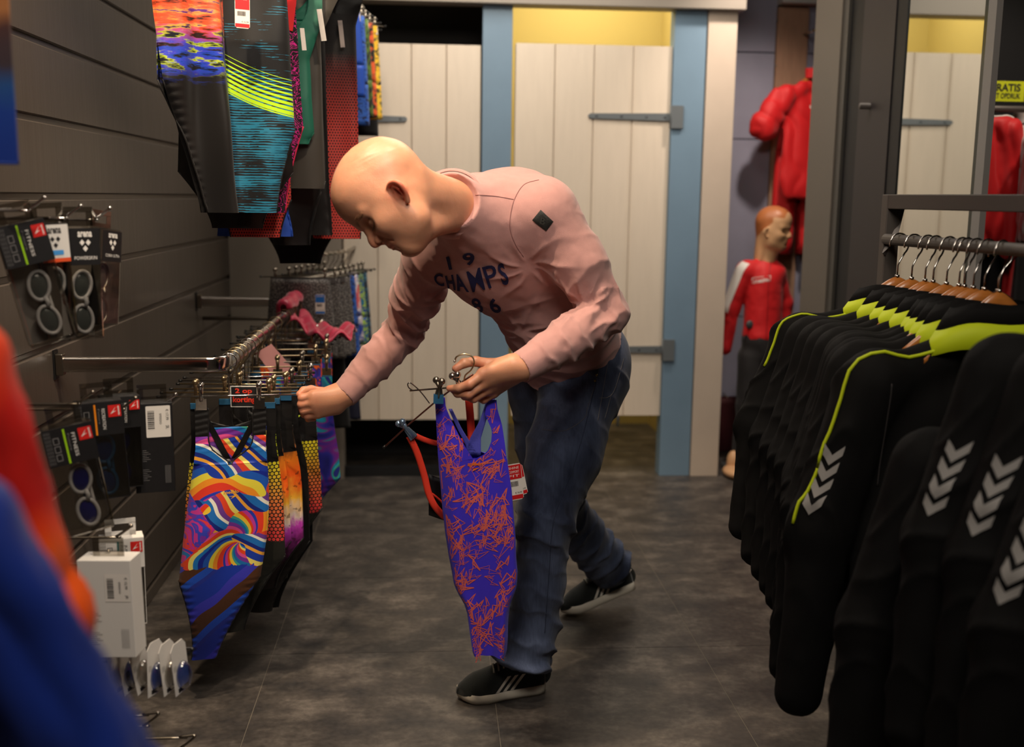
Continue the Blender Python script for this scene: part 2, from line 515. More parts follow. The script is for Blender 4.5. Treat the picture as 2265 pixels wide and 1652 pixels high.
ceiling = boxo('ceiling', (-1.0, -0.6, 2.75), (3.2, 7.0, 2.85), mat('ceiling_paint', (150, 145, 140), rough=0.9)); tag(ceiling, kind='structure')
DARKW = mat('dark_wall', (26, 25, 25), rough=0.8)
wall_right = boxo('wall_right', (2.75, -0.6, 0), (2.85, 7.0, 2.75), DARKW); tag(wall_right, kind='structure')
wall_front = boxo('wall_front', (-1.0, -0.7, 0), (2.85, -0.6, 2.75), mat('front_wall', (120, 112, 104), rough=0.9)); tag(wall_front, kind='structure')
YW = YB+0.75
wall_back = boxo('wall_back', (-1.0, YB+1.3, 0), (2.85, YB+1.4, 2.75), mat('back_wall', (128, 120, 108), rough=0.8)); tag(wall_back, kind='structure')

# changing cubicles
PAINT_BLUE = mat('blue_paint', (116, 142, 164), rough=0.5, var=0.03, vscale=8)
PAINT_CREAM = mat('cream_paint', (200, 184, 168), rough=0.5, var=0.03, vscale=8)
PAINT_WHITE = mat('door_white', (222, 208, 190), rough=0.45, var=0.025, vscale=6, stretch=(8, 8, 1))
def xw(u, v=500, Y=None): return PY(u, v, YB if Y is None else Y).x
def zw(v, u=1300, Y=None): return PY(u, v, YB if Y is None else Y).z
def post(name, u0, u1, m, dy=0.0, v=60, depth=0.09):
    o = MB().box((xw(u0, v), YB-dy, 0), (xw(u1, v), YB-dy+depth, 2.75)).build(name, m, bevel=0.002); tag(o, kind='structure'); return o
zf = zw(17)
post('trim_1', 1068, 1134, PAINT_BLUE)
post('trim_2', 1493, 1564, PAINT_BLUE)
post('trim_3', 1566, 1630, PAINT_CREAM, 0.012)
o = boxo('wall_corner', (-W, YB-0.02, 0), (-0.405, YB+0.10, 2.75), mat('corner_grey', (150, 140, 128), rough=0.6)); tag(o, kind='structure')
f = MB().box((-W, YB-0.05, zf), (xw(1645, 10), YB+0.06, zf+0.16)).build('trim_5', mat('fascia_grey', (150, 142, 132), rough=0.5), bevel=0.004); tag(f, kind='structure')
f = MB().box((-W, YB+0.0, zf+0.16), (xw(1645, 10), YB+0.05, 2.75)).build('trim_6', mat('upper_dark', (60, 58, 56)), bevel=0); tag(f, kind='structure')
# side walls and inside of the cubicles
CUB = mat('cubicle_yellow', (196, 178, 112), rough=0.8)
CUBD = mat('cubicle_dark', (52, 50, 50), rough=0.85)
xm = xw(1100, 60)
o = boxo('wall_partition', (xm-0.02, YB+0.09, 0), (xm+0.02, YB+1.3, 2.4), CUB); tag(o, kind='structure')
o = boxo('wall_cubicle_side', (xw(1600, 60)-0.03, YB+0.09, 0), (xw(1600, 60)+0.03, YB+1.3, 2.75), CUB); tag(o, kind='structure')
o = boxo('wall_cubicle_back', (xm+0.02, YB+1.2, 0), (xw(1600, 60), YB+1.3, 2.75), CUB); tag(o, kind='structure')
o = boxo('wall_cubicle_dark', (-W, YB+0.5, 0), (xm-0.02, YB+0.6, 2.75), CUBD); tag(o, kind='structure')
o = boxo('baseboard_cubicle', (-W, YB+0.02, 0), (xw(1062, 1000), YB+0.06, zw(1035, 900)+0.0), mat('plinth_black', (22, 22, 24), rough=0.6)); tag(o, kind='structure')
HINGE = mat('hinge_grey', (112, 118, 122), rough=0.5, metal=0.3)
def cubicle_door(name, xa, xb, z0, z1, ratios, hinge_right, hinge_z, tip_x):
    d = MB().box((xa, YB+0.045, z0+0.01), (xb, YB+0.055, z1-0.01)).build(name, GROOVE_W); tag(d, kind='structure')
    n = ratios; w = (xb-xa)/n
    for i in range(n):
        a = xa+i*w+0.001; b = xa+(i+1)*w-0.001
        mb = MB()
        pr = [(a, YB+0.045), (a, YB+0.026), (a+0.0025, YB+0.022), (b-0.0025, YB+0.022), (b, YB+0.026), (b, YB+0.045)]
        mb.prism([(x, y, z0) for x, y in pr], (0, 0, z1-z0)); mb.build('board', PAINT_WHITE, d)
        for q in (0.06, 0.94):                         # the beads milled into each board
            xx = a+(b-a)*q
            MB().box((xx-0.0012, YB+0.0205, z0+0.002), (xx+0.0012, YB+0.0225, z1-0.002)).build('bead', PAINT_WHITE, d)
    for hz in hinge_z:
        h = MB(); y0 = YB+0.012; hx = xb if hinge_right else xa; s = 1 if hinge_right else -1
        tip = tip_x
        def hp(x): return tip+(hx-tip)*x
        h.prism([(hp(0.03), y0, hz-0.011), (hp(1.0), y0, hz-0.017), (hp(1.0), y0, hz+0.017), (hp(0.03), y0, hz+0.011), (hp(0), y0, hz+0.004), (hp(0), y0, hz-0.004)] if s > 0 else
                [(hp(0.03), y0, hz+0.011), (hp(1.0), y0, hz+0.017), (hp(1.0), y0, hz-0.017), (hp(0.03), y0, hz-0.011), (hp(0), y0, hz-0.004), (hp(0), y0, hz+0.004)], (0, 0.008, 0))
        hh = h.build('strap_hinge', HINGE, d)
        h2 = MB(); h2.box((hx-0.004 if s > 0 else hx-0.05, YB-0.012, hz-0.05), (hx+0.05 if s > 0 else hx+0.004, YB+0.004, hz+0.05)); h2.tube([(hx, YB+0.004, hz-0.05), (hx, YB+0.004, hz+0.05)], 0.009)
        h2.build('hinge_plate', HINGE, hh)
        h3 = MB()
        for q in (0.1, 0.4, 0.7, 0.92): h3.ball((hp(q), y0, hz), 0.006, 8, 5, (1, 0.5, 1))
        h3.build('bolt_row', mat('bolt', (90, 94, 98), rough=0.4, metal=0.7), hh)
    return d
GROOVE_W = mat('door_groove', (212, 199, 181), rough=0.7)
cubicle_door('door_1', -0.40, xw(1066, 300)-0.005, zw(930, 900), zw(95, 900), 4, False, [zw(262, 850), zw(775, 850)], PY(900, 262, YB).x)
cubicle_door('door_2', xw(1139, 300), xw(1490, 200)-0.004, zw(921, 1300), zw(97, 1300), 4, True, [zw(259, 1500), zw(774, 1470)], PY(1302, 259, YB).x)
for d, uu in (('door_2', 0.42),):                       # little foot bolt under the door
    o = bpy.data.objects[d]
    xa = xw(1370, 900)
    MB().tube([(xa, YB+0.03, zw(921, 1300)+0.05), (xa, YB+0.03, zw(945, 1370))], 0.007).build('foot_bolt', HINGE, o)

lc = area(((xm+xw(1600, 60))/2, YB+0.62, 2.70), ((xm+xw(1600, 60))/2, YB+0.62, 0.0), 7, 0.5, 0.5, (1.0, 0.86, 0.6)); lc.name = 'cubicle_lamp'

# ---------------------------------------------------------------- numpy value noise
_lat = rng.random((32, 32, 32)).astype(np.float32)
def vnoise(p, scale=1.0, octv=3, seed=0):
    p = np.asarray(p, dtype=np.float64)*np.asarray(scale)+seed*7.31; out = 0; amp = 1; tot = 0
    for _ in range(octv):
        i = np.floor(p).astype(int); f = p-i; f = f*f*(3-2*f); r = 0
        for a in (0, 1):
            for b in (0, 1):
                for c in (0, 1):
                    w = (f[..., 0] if a else 1-f[..., 0])*(f[..., 1] if b else 1-f[..., 1])*(f[..., 2] if c else 1-f[..., 2])
                    r = r+w*_lat[(i[..., 0]+a) % 32, (i[..., 1]+b) % 32, (i[..., 2]+c) % 32]
        out = out+r*amp; tot += amp; amp *= 0.5; p = p*2.03+11.7
    return out/tot*2-1
def bone_coords(V, a, b):
    a = np.array(a); b = np.array(b); ab = b-a; L = np.linalg.norm(ab); d = ab/L
    t = (V-a)@d; q = V-a-t[:, None]*d
    ref = np.array([0, 0, 1.0]) if abs(d[2]) < 0.9 else np.array([0, 1.0, 0])
    e1 = np.cross(d, ref); e1 /= np.linalg.norm(e1); e2 = np.cross(d, e1)
    return t, np.linalg.norm(q, axis=1), np.arctan2(q@e2, q@e1), L
A = lambda v: np.array(v, float)

# ---------------------------------------------------------------- the man
man = empty('person', (PZ(1150, 1540).x, PZ(1150, 1540).y, 0), label='bald man in dusty pink sweatshirt and jeans bending to the swimwear rail', cat='person')
MAN0 = A(man.location)
def pobj(name, V, F, m, parent=man):
    o = np_mesh(name, V-MAN0, F, m, parent); return o

SH_N, EL_N, WR_N = A(PY(1207, 470, 2.44)), A(PY(1342, 692, 2.43)), A(PY(1152, 812, 2.30))
SH_F, EL_F, WR_F = A(PY(952, 560, 2.60)), A(PY(893, 735, 2.76)), A(PY(762, 872, 2.66))
NECK = A(PY(1035, 462, 2.44)); THX = A(PY(1112, 535, 2.53)); WST = A(PY(1232, 700, 2.68)); PLV = A(PY(1268, 790, 2.78))
HIP_N, KN_N, AN_N = A(PY(1290, 845, 2.73)), A(PY(1206, 1150, 2.62)), A(PY(1172, 1440, 2.66))
HIP_F, KN_F, AN_F = A(PY(1205, 850, 2.88)), A(PY(1228, 1100, 2.98)), A(PY(1335, 1248, 3.22))
spine = NECK-PLV; spine /= np.linalg.norm(spine)
lat = SH_N-SH_F; lat -= spine*(lat@spine); lat /= np.linalg.norm(lat)
frn = np.cross(lat, spine); frn *= np.sign(-frn[1])                 # towards his front (the camera)
# head frame (origin between the ears)
HS = 1.015
EAR = A(PY(886, 439, 2.24))
r_, u_, f_ = A(RIGHT), A(UP), A(FWD)
hf = -0.62*r_-0.785*u_-0.10*f_; hf /= np.linalg.norm(hf)
hu = -0.785*r_+0.62*u_; hu -= hf*(hu@hf); hu /= np.linalg.norm(hu)
hs = np.cross(hf, hu); hs *= np.sign(-hs[1])                        # side that shows
HC = EAR-hs*0.0
def H(f, u, s=0.0): return HC+(hf*f+hu*u+hs*s)*HS
def HE(f, u, s=0.0): return H(f+0.011, u-0.011, s)
def HA(a, b, c): return [hf*a*HS, hu*b*HS, hs*c*HS]
def head_sdf():
    g = SDF(HC-0.2, HC+0.2, 0.0019)
    g.minpad = 0.05
    g.ell(H(0.004, 0.057), HA(0.088, 0.084, 0.0745), 0.0)
    g.ell(H(0.048, 0.063), HA(0.054, 0.055, 0.060), 0.03)
    g.ell(H(-0.032, 0.052), HA(0.053, 0.060, 0.062), 0.03)
    g.ell(H(0.036, -0.004), HA(0.052, 0.066, 0.062), 0.035)
    g.minpad = 0.02
    g.ell(H(0.032, -0.038), HA(0.043, 0.048, 0.053), 0.03)
    for s in (-1, 1):
        g.cone(H(0.060, -0.073, s*0.010), H(0.018, -0.056, s*0.040), 0.015, 0.009, 0.04)
        g.cone(H(0.018, -0.056, s*0.040), H(0.006, -0.005, s*0.048), 0.009, 0.012, 0.05)
        g.ell(H(0.058, -0.014, s*0.040), HA(0.024, 0.020, 0.018), 0.026)
        g.cone(H(0.086, 0.028, s*0.012), H(0.070, 0.031, s*0.046), 0.0115, 0.010, 0.014)
    g.ell(H(0.058, -0.043), HA(0.027, 0.028, 0.031), 0.018)
    g.cone(H(0.061, -0.074, -0.008), H(0.061, -0.074, 0.008), 0.0155, 0.0155, 0.014)
    for s in (-1, 1):
        g.ell(H(0.093, 0.007, s*0.036), HA(0.0145, 0.0115, 0.020), 0.013, 's')
        g.ell(H(0.0715, 0.0085, s*0.031), HA(0.0135, 0.0125, 0.0145), 0.003)           # closed, downcast lids
        g.cone(H(0.083, 0.0005, s*0.021), H(0.076, 0.0005, s*0.044), 0.0022, 0.0018, 0.003)   # lash line
        g.cone(H(0.0845, 0.0145, s*0.022), H(0.076, 0.015, s*0.046), 0.0012, 0.0012, 0.002, 's')
    g.chain([H(0.086, 0.020), H(0.0925, 0.006), H(0.101, -0.010), H(0.1035, -0.0175)], [0.0075, 0.0075, 0.0085, 0.0098], 0.008)
    g.cone(H(0.080, 0.012), H(0.086, -0.022), 0.012, 0.013, 0.010)
    for s in (-1, 1):
        g.ell(H(0.0925, -0.0205, s*0.0125), HA(0.0105, 0.0078, 0.0065), 0.004)
        g.ell(H(0.0975, -0.0275, s*0.0065), HA(0.004, 0.0035, 0.0028), 0.002, 's')
        g.cone(H(0.090, -0.024, s*0.019), H(0.078, -0.045, s*0.028), 0.0006, 0.0006, 0.008, 's')
    g.chain([H(0.077, -0.0455, -0.022), H(0.0855, -0.0425, -0.007), H(0.0862, -0.0435, 0), H(0.0855, -0.0425, 0.007), H(0.077, -0.0455, 0.022)], [0.0035, 0.0062, 0.006, 0.0062, 0.0035], 0.005)
    g.chain([H(0.0765, -0.0505, -0.020), H(0.083, -0.0535, 0), H(0.0765, -0.0505, 0.020)], [0.0035, 0.0075, 0.0035], 0.004)
    g.chain([H(0.078, -0.0475, -0.025), H(0.0905, -0.0482, 0), H(0.078, -0.0475, 0.025)], [0.0010, 0.0015, 0.0010], 0.003, 's')
    g.cone(H(0.086, -0.0635, -0.012), H(0.086, -0.0635, 0.012), 0.006, 0.006, 0.008, 's')
    # ears
    for s in (-1, 1):
        hx = [(0.003, 0.034, 0.071), (0.000, 0.042, 0.079), (-0.008, 0.041, 0.090), (-0.0145, 0.031, 0.098), (-0.016, 0.017, 0.100), (-0.013, 0.003, 0.095), (-0.008, -0.010, 0.086), (-0.003, -0.0175, 0.078)]
        hx = [(f, (u+0.0175)*0.80-0.0175, w) for f, u, w in hx]
        P = cr([Vector(HE(f, u, s*w)) for f, u, w in hx], 3)
        od = hs*s*0.84-hf*0.54; nn_ = hs*s*0.54+hf*0.84
        g.ell(HE(-0.008, 0.007, s*0.085), [od*0.0165*HS, hu*0.0225*HS, nn_*0.0036*HS], 0.005)
        g.chain([A(p) for p in P], list(np.interp(np.linspace(0, 1, len(P)), [0, .25, .6, .85, 1], [0.0022, 0.003, 0.0036, 0.0036, 0.0052])), 0.003)
        g.cone(HE(-0.012, 0.010, s*0.066), HE(-0.010, 0.012, s*0.078), 0.013, 0.010, 0.006)
        g.ell(HE(-0.004, 0.006, s*0.088), [od*0.010*HS, hu*0.0135*HS, nn_*0.0065*HS], 0.003, 's')
        g.chain([HE(-0.006, 0.021, s*0.088), HE(-0.008, 0.009, s*0.090), HE(-0.006, -0.001, s*0.085)], [0.0016, 0.002, 0.002], 0.003)
        g.cone(HE(0.004, 0.004, s*0.071), HE(0.003, 0.009, s*0.072), 0.0045, 0.004, 0.004)
    # neck
    g.cone(H(-0.018, -0.010), NECK, 0.046, 0.049, 0.03)
    g.cone(H(-0.046, 0.012), NECK+u_*0.008, 0.026, 0.038, 0.03)
    g.cone(H(-0.020, -0.012, 0.034), NECK-spine*0.02+frn*0.035, 0.010, 0.012, 0.02)
    g.cone(H(0.026, -0.070), NECK-u_*0.012+frn*0.004, 0.022, 0.026, 0.03)
    return g
g = head_sdf(); HV, HF = g.mesh()
N = quad_normals(HV, HF)
loc = (HV-HC)@np.stack([hf, hu, hs], 1)/HS
# scalp and temple: soft creases, veins; cheeks: fine relief
d = 0.0003*vnoise(loc, (60, 60, 60), 3, 1)
m_ = smoothstep(0.03, 0.09, loc[:, 1])*smoothstep(0.05, -0.02, loc[:, 0])
d += 0.0012*m_*vnoise(np.stack([loc[:, 0]*20+loc[:, 1]*25, loc[:, 1]*90-loc[:, 0]*40, loc[:, 2]*20], 1), 1, 2, 2)
HV = HV+N*d[:, None]

def hand_sdf(bones, lo, hi, palm=()):
    g = SDF(lo, hi, 0.0016)
    for pts, rs, k in palm: g.chain(pts, rs, k)
    for pts, rs in bones: g.chain(pts, rs, 0.0045)
    return g
P3 = lambda u, v, Y: A(PY(u, v, Y))
# near hand: back of the hand up, pinching the hanger bar between thumb and first fingers
Yh = 2.30
wr = WR_N
fa = A(EL_N+(WR_N-EL_N)*0.55)
nh_palm = [
    ([fa, wr, P3(1125, 818, Yh)], [0.036, 0.0265, 0.026], 0.02),
    ([P3(1130, 806, Yh-0.01), P3(1068, 826, Yh-0.012)], [0.020, 0.0135], 0.018),
    ([P3(1130, 818, Yh), P3(1070, 846, Yh-0.004)], [0.021, 0.0135], 0.018),
    ([P3(1130, 828, Yh+0.015), P3(1078, 860, Yh+0.012)], [0.020, 0.0130], 0.018),
    ([P3(1130, 834, Yh+0.028), P3(1092, 868, Yh+0.028)], [0.018, 0.0120], 0.018),
    ([P3(1125, 808, Yh+0.012), P3(1086, 806, Yh+0.016)], [0.018, 0.0135], 0.014)]
nh_f = [
    ([P3(1068, 827, Yh-0.012), P3(1038, 850, Yh-0.024), P3(1014, 858, Yh-0.018), P3(994, 859, Yh-0.008)], [0.0115, 0.0098, 0.0086, 0.0072]),
    ([P3(1070, 848, Yh-0.004), P3(1036, 872, Yh-0.014), P3(1012, 870, Yh-0.004), P3(1000, 860, Yh+0.012)], [0.0120, 0.0100, 0.0088, 0.0074]),
    ([P3(1078, 862, Yh+0.012), P3(1048, 881, Yh+0.004), P3(1028, 876, Yh+0.016), P3(1022, 862, Yh+0.030)], [0.0115, 0.0096, 0.0086, 0.0072]),
    ([P3(1092, 870, Yh+0.028), P3(1070, 884, Yh+0.026), P3(1054, 878, Yh+0.038), P3(1052, 866, Yh+0.048)], [0.0105, 0.0086, 0.0078, 0.0066]),
    ([P3(1086, 806, Yh+0.014), P3(1052, 799, Yh+0.010), P3(1027, 803, Yh+0.004), P3(1008, 815, Yh-0.002)], [0.0130, 0.0108, 0.0102, 0.0082])]
pts = np.array([p for ps, _ in nh_f for p in ps]+[wr, fa]); g = hand_sdf(nh_f, pts.min(0)-0.05, pts.max(0)+0.05, nh_palm)
NV, NF = g.mesh()
# far hand: closed round the hangers on the rail
Yf = 2.66
wf = WR_F; fb = A(EL_F+(WR_F-EL_F)*0.55)
fh_palm = [
    ([fb, wf, P3(742, 880, Yf-0.005)], [0.036, 0.0275, 0.027], 0.02),
    ([P3(742, 870, Yf-0.006), P3(694, 874, Yf-0.030)], [0.020, 0.0135], 0.018),
    ([P3(742, 880, Yf-0.010), P3(694, 888, Yf-0.032)], [0.021, 0.0135], 0.018),
    ([P3(742, 892, Yf-0.008), P3(697, 902, Yf-0.028)], [0.020, 0.0130], 0.018),
    ([P3(742, 900, Yf-0.002), P3(703, 915, Yf-0.020)], [0.018, 0.0120], 0.018),
    ([P3(740, 872, Yf+0.010), P3(712, 868, Yf+0.014)], [0.018, 0.013], 0.014)]
fh_f = [
    ([P3(694, 874, Yf-0.030), P3(668, 880, Yf-0.034), P3(668, 888, Yf-0.012), P3(680, 892, Yf+0.004)], [0.0118, 0.0100, 0.0088, 0.0074]),
    ([P3(694, 889, Yf-0.032), P3(667, 894, Yf-0.034), P3(668, 902, Yf-0.012), P3(682, 906, Yf+0.004)], [0.0120, 0.0102, 0.0090, 0.0076]),
    ([P3(697, 903, Yf-0.028), P3(671, 908, Yf-0.030), P3(673, 916, Yf-0.009), P3(686, 918, Yf+0.006)], [0.0115, 0.0098, 0.0088, 0.0074]),
    ([P3(703, 916, Yf-0.020), P3(680, 920, Yf-0.022), P3(682, 926, Yf-0.004), P3(694, 926, Yf+0.008)], [0.0105, 0.0088, 0.0078, 0.0066]),
    ([P3(712, 868, Yf+0.014), P3(688, 862, Yf+0.006), P3(672, 864, Yf-0.006), P3(662, 872, Yf-0.018)], [0.0125, 0.0108, 0.0100, 0.0082])]
pts = np.array([p for ps, _ in fh_f for p in ps]+[wf, fb]); g = hand_sdf(fh_f, pts.min(0)-0.05, pts.max(0)+0.05, fh_palm)
FV, FF = g.mesh()
# trunk, arms and legs under the clothes
pts = np.array([SH_N, SH_F, EL_N, EL_F, PLV, KN_N, KN_F, AN_N, AN_F, NECK])
g = SDF(pts.min(0)-0.16, pts.max(0)+0.16, 0.011)
g.ell(THX, [lat*0.13, spine*0.17, frn*0.085], 0.0)
g.cone(THX, PLV, 0.095, 0.11, 0.05)
for a, b, c in ((SH_N, EL_N, WR_N), (SH_F, EL_F, WR_F)):
    g.cone(NECK-spine*0.05, a, 0.04, 0.045, 0.04); g.cone(a, b, 0.045, 0.036, 0.02); g.cone(b, b+(c-b)*0.7, 0.036, 0.028, 0.02)
g.cone(NECK, THX, 0.055, 0.07, 0.03)
for a, b, c in ((HIP_N, KN_N, AN_N), (HIP_F, KN_F, AN_F)):
    g.cone(PLV, a, 0.09, 0.07, 0.04); g.cone(a, b, 0.075, 0.048, 0.02); g.cone(b, c, 0.045, 0.033, 0.02)
BV, BF = g.mesh()
off = 0; Vs = []; Fs = []
for V, Fq in ((HV, HF), (NV, NF), (FV, FF), (BV, BF)):
    Vs.append(V); Fs.append(Fq+off); off += len(V)
SKIN = mat('skin', (212, 152, 120), rough=0.42, var=0.07, vscale=22, bump=0.14, bscale=420, sss=0.35, spec=0.5)
body = pobj('body', np.concatenate(Vs), np.concatenate(Fs), SKIN)
# natural redness of ears, lips, nose and knuckles
me_ = body.data; AV = np.concatenate(Vs); tint = np.zeros(len(AV)); nh = len(HV)
for s_ in (-1, 1):
    cE = HE(-0.009, 0.009, s_*0.090); tint[:nh] += 0.85*np.exp(-((HV-cE)**2).sum(1)/0.00055)
tint[:nh] += 0.35*np.exp(-((HV-H(0.104, -0.018))**2).sum(1)/0.0002)+0.75*np.exp(-(((loc[:, 0]-0.086)**2)/0.00012+((loc[:, 1]+0.048)**2)/0.00005+(loc[:, 2]**2)/0.0005))
for ps, _ in nh_f+fh_f:
    for p_ in ps[:2]: tint += 0.30*np.exp(-((AV-p_)**2).sum(1)/0.00016)
    tint += 0.35*np.exp(-((AV-ps[-1])**2).sum(1)/0.00012)
ca_ = me_.color_attributes.new('redness', 'FLOAT_COLOR', 'POINT')
cc_ = np.ones((len(AV), 4), dtype=np.float32); cc_[:, :3] = np.clip(tint, 0, 1)[:, None]; ca_.data.foreach_set('color', cc_.ravel())
nt = SKIN.node_tree; bs = nt.nodes['Principled BSDF']; src_ = bs.inputs['Base Color'].links[0].from_socket
at = nt.nodes.new('ShaderNodeAttribute'); at.attribute_name = 'redness'
mx_ = nt.nodes.new('ShaderNodeMix'); mx_.data_type = 'RGBA'; nt.links.new(at.outputs['Fac'], mx_.inputs[0]); nt.links.new(src_, mx_.inputs[6]); mx_.inputs[7].default_value = lin((206, 84, 62)); nt.links.new(mx_.outputs[2], bs.inputs['Base Color'])
# eyebrow hairs and lashes: faint, near side
mb = MB(); hb = bvh_of(HV, HF)
for i in range(120):
    q = random.random(); s = 0.016+q*0.034
    p = Vector(H(0.096-0.02*q*q, 0.026+0.006*math.sin(q*3)+random.uniform(-0.003, 0.003), s))
    h, n, _, _ = hb.find_nearest(p)
    if h is None: continue
    dr = Vector(hs*(0.8)+hu*random.uniform(-0.1, 0.5)); dr = (dr-n*dr.dot(n)).normalized()
    mb.tube([h, h+dr*0.004+n*0.0006, h+dr*0.007+n*0.0004], 0.00022, 3, rs=[0.00026, 0.0002, 0.0001])
eb = MB()
for s_ in (1,):
    for q in np.linspace(0, 1, 26):
        p = Vector(H(0.084-0.009*q, 0.0005+0.001*math.sin(q*3), 0.020+0.026*q)); h, n, _, _ = hb.find_nearest(p)
        if h is None: continue
        dr = Vector(hf*0.6-hu*0.7); eb.tube([h, h+dr*0.004+n*0.001, h+dr*0.0065+n*0.003], 0.0002, 3, rs=[0.00035, 0.00025, 0.0001])
eb.v = [tuple(A(v)-MAN0) for v in eb.v]; eb.build('eyelash', mat('lash_hair', (92, 62, 44), rough=0.6), body)
mb.v = [tuple(A(v)-MAN0) for v in mb.v]; mb.build('eyebrow', mat('brow_hair', (168, 124, 92), rough=0.6), body)

# ---- sweatshirt
nd = NECK-HC; nd /= np.linalg.norm(nd)
RC = A(PY(1000, 449, 2.385))
e1_ = u_*0.985-r_*0.17; e1_ -= nd*(e1_@nd); e1_ /= np.linalg.norm(e1_)
tc_ = -f_; tc_ = tc_-nd*(tc_@nd)-e1_*(tc_@e1_); tc_ /= np.linalg.norm(tc_)
e2_ = nd*0.54+tc_*0.84
rn = np.cross(e1_, e2_); rn *= -np.sign(rn@nd)                    # ring normal, towards the head
allp = np.array([SH_N, SH_F, EL_N, EL_F, WR_N, WR_F, PLV, NECK])
g = SDF(allp.min(0)-0.15, allp.max(0)+0.15, 0.0038)
g.minpad = 0.07
g.ell(THX+spine*0.005, [lat*0.150, spine*0.185, frn*0.112], 0.0)
g.ell(A(PY(1120, 462, 2.56)), [lat*0.135, spine*0.10, frn*0.088], 0.05)
g.ell(THX-lat*0.045-spine*0.045+frn*0.01, [lat*0.125, spine*0.125, frn*0.10], 0.04)
g.cone(THX-spine*0.05, WST, 0.118, 0.126, 0.06, flat=(frn, 1.12))
g.cone(WST, PLV-spine*0.00, 0.126, 0.142, 0.06, flat=(frn, 1.06))
g.cone(NECK-spine*0.035-frn*0.01, SH_N-lat*0.02, 0.066, 0.070, 0.05)
g.cone(NECK-spine*0.035-frn*0.01, SH_F+lat*0.02, 0.064, 0.064, 0.05)
g.cone(NECK-spine*0.05, RC, 0.080, 0.0675, 0.04)
g.chain([SH_N, SH_N*0.5+EL_N*0.5+lat*0.004, EL_N], [0.074, 0.060, 0.050], 0.035)
g.chain([SH_F, SH_F*0.5+EL_F*0.5, EL_F], [0.068, 0.056, 0.049], 0.035)
wn = WR_N+(WR_N-EL_N)/np.linalg.norm(WR_N-EL_N)*-0.008
wfa = WR_F+(WR_F-EL_F)/np.linalg.norm(WR_F-EL_F)*-0.006
g.chain([EL_N, EL_N*0.5+wn*0.5-u_*0.004, wn], [0.051, 0.047, 0.0375], 0.012)
g.chain([EL_F, EL_F*0.5+wfa*0.5, wfa], [0.050, 0.047, 0.038], 0.012)
# square the cuffs off and open the neck
for w, e in ((wn, EL_N), (wfa, EL_F)):
    dd = (w-e)/np.linalg.norm(w-e)
    g.cone(w+dd*0.045, w+dd*0.12, 0.045, 0.07, 0.002, 's')
g.cone(RC+rn*0.068, RC+rn*0.16, 0.0690, 0.12, 0.004, 's')
# hem: cut along the waist of the jeans
hemc = PLV+spine*0.03
sl, X, Y, Z = g.win(hemc-0.4, hemc+0.4, 0)
dpl = ((X-hemc[0])*spine[0]+(Y-hemc[1])*spine[1]+(Z-hemc[2])*spine[2])
far_arm = None
msk = ((X-PLV[0])**2+(Y-PLV[1])**2+(Z-PLV[2])**2) < 0.33**2
dn = np.sqrt((X-PLV[0])**2+(Y-PLV[1])**2+(Z-PLV[2])**2)-0.20
cut = np.maximum(-g.g[sl]*0-1, np.minimum(-dpl, 1))
V, Fq = g.mesh()
keep = ((V-hemc)@spine > 0) | ((V[:, 0] < PLV[0]-0.155)) | (np.abs((V-PLV)@frn-0.0) > 0.17)
# folds
N = quad_normals(V, Fq); dsp = np.zeros(len(V))
def folds(V, a, b, freq, skew, amp, seed, r_max=0.09, fade=None):
    t, r, an, L = bone_coords(V, a, b); q = t/L
    w = smoothstep(-0.25, 0.0, q)*smoothstep(1.2, 1.0, q)*smoothstep(r_max+0.02, r_max-0.01, r)
    if fade is not None: w = w*np.interp(q, fade[0], fade[1])
    nz = vnoise(np.stack([t*18, np.cos(an)*1.3, np.sin(an)*1.3], 1), 1, 2, seed)
    ph = t*freq+np.sin(an+seed)*skew+nz*1.3
    rid = (1-np.abs(np.sin(ph)))**1.6
    gate = 0.35+0.65*smoothstep(-0.2, 0.5, vnoise(np.stack([t*9, np.cos(an+1), np.sin(an+1)], 1), 1, 1, seed+3))
    return w*amp*(rid-0.35)*gate
dsp += folds(V, EL_N, wn, 68, 1.7, 0.0105, 1, 0.075, ([0, .15, .6, .86, .93, 1], [1.1, 1.0, .9, .5, 0, 0]))
dsp += folds(V, SH_N, EL_N, 48, 2.2, 0.009, 2, 0.09, ([0, .3, .6, 1], [0.05, .25, .7, 1.15]))
dsp += folds(V, EL_F, wfa, 72, 1.8, 0.011, 3, 0.075, ([0, .2, .6, .86, .93, 1], [1.2, 1.0, .9, .5, 0, 0]))
dsp += folds(V, SH_F, EL_F, 52, 2.0, 0.011, 4, 0.085, ([0, .3, .6, 1], [0.5, .8, 1, 1.2]))
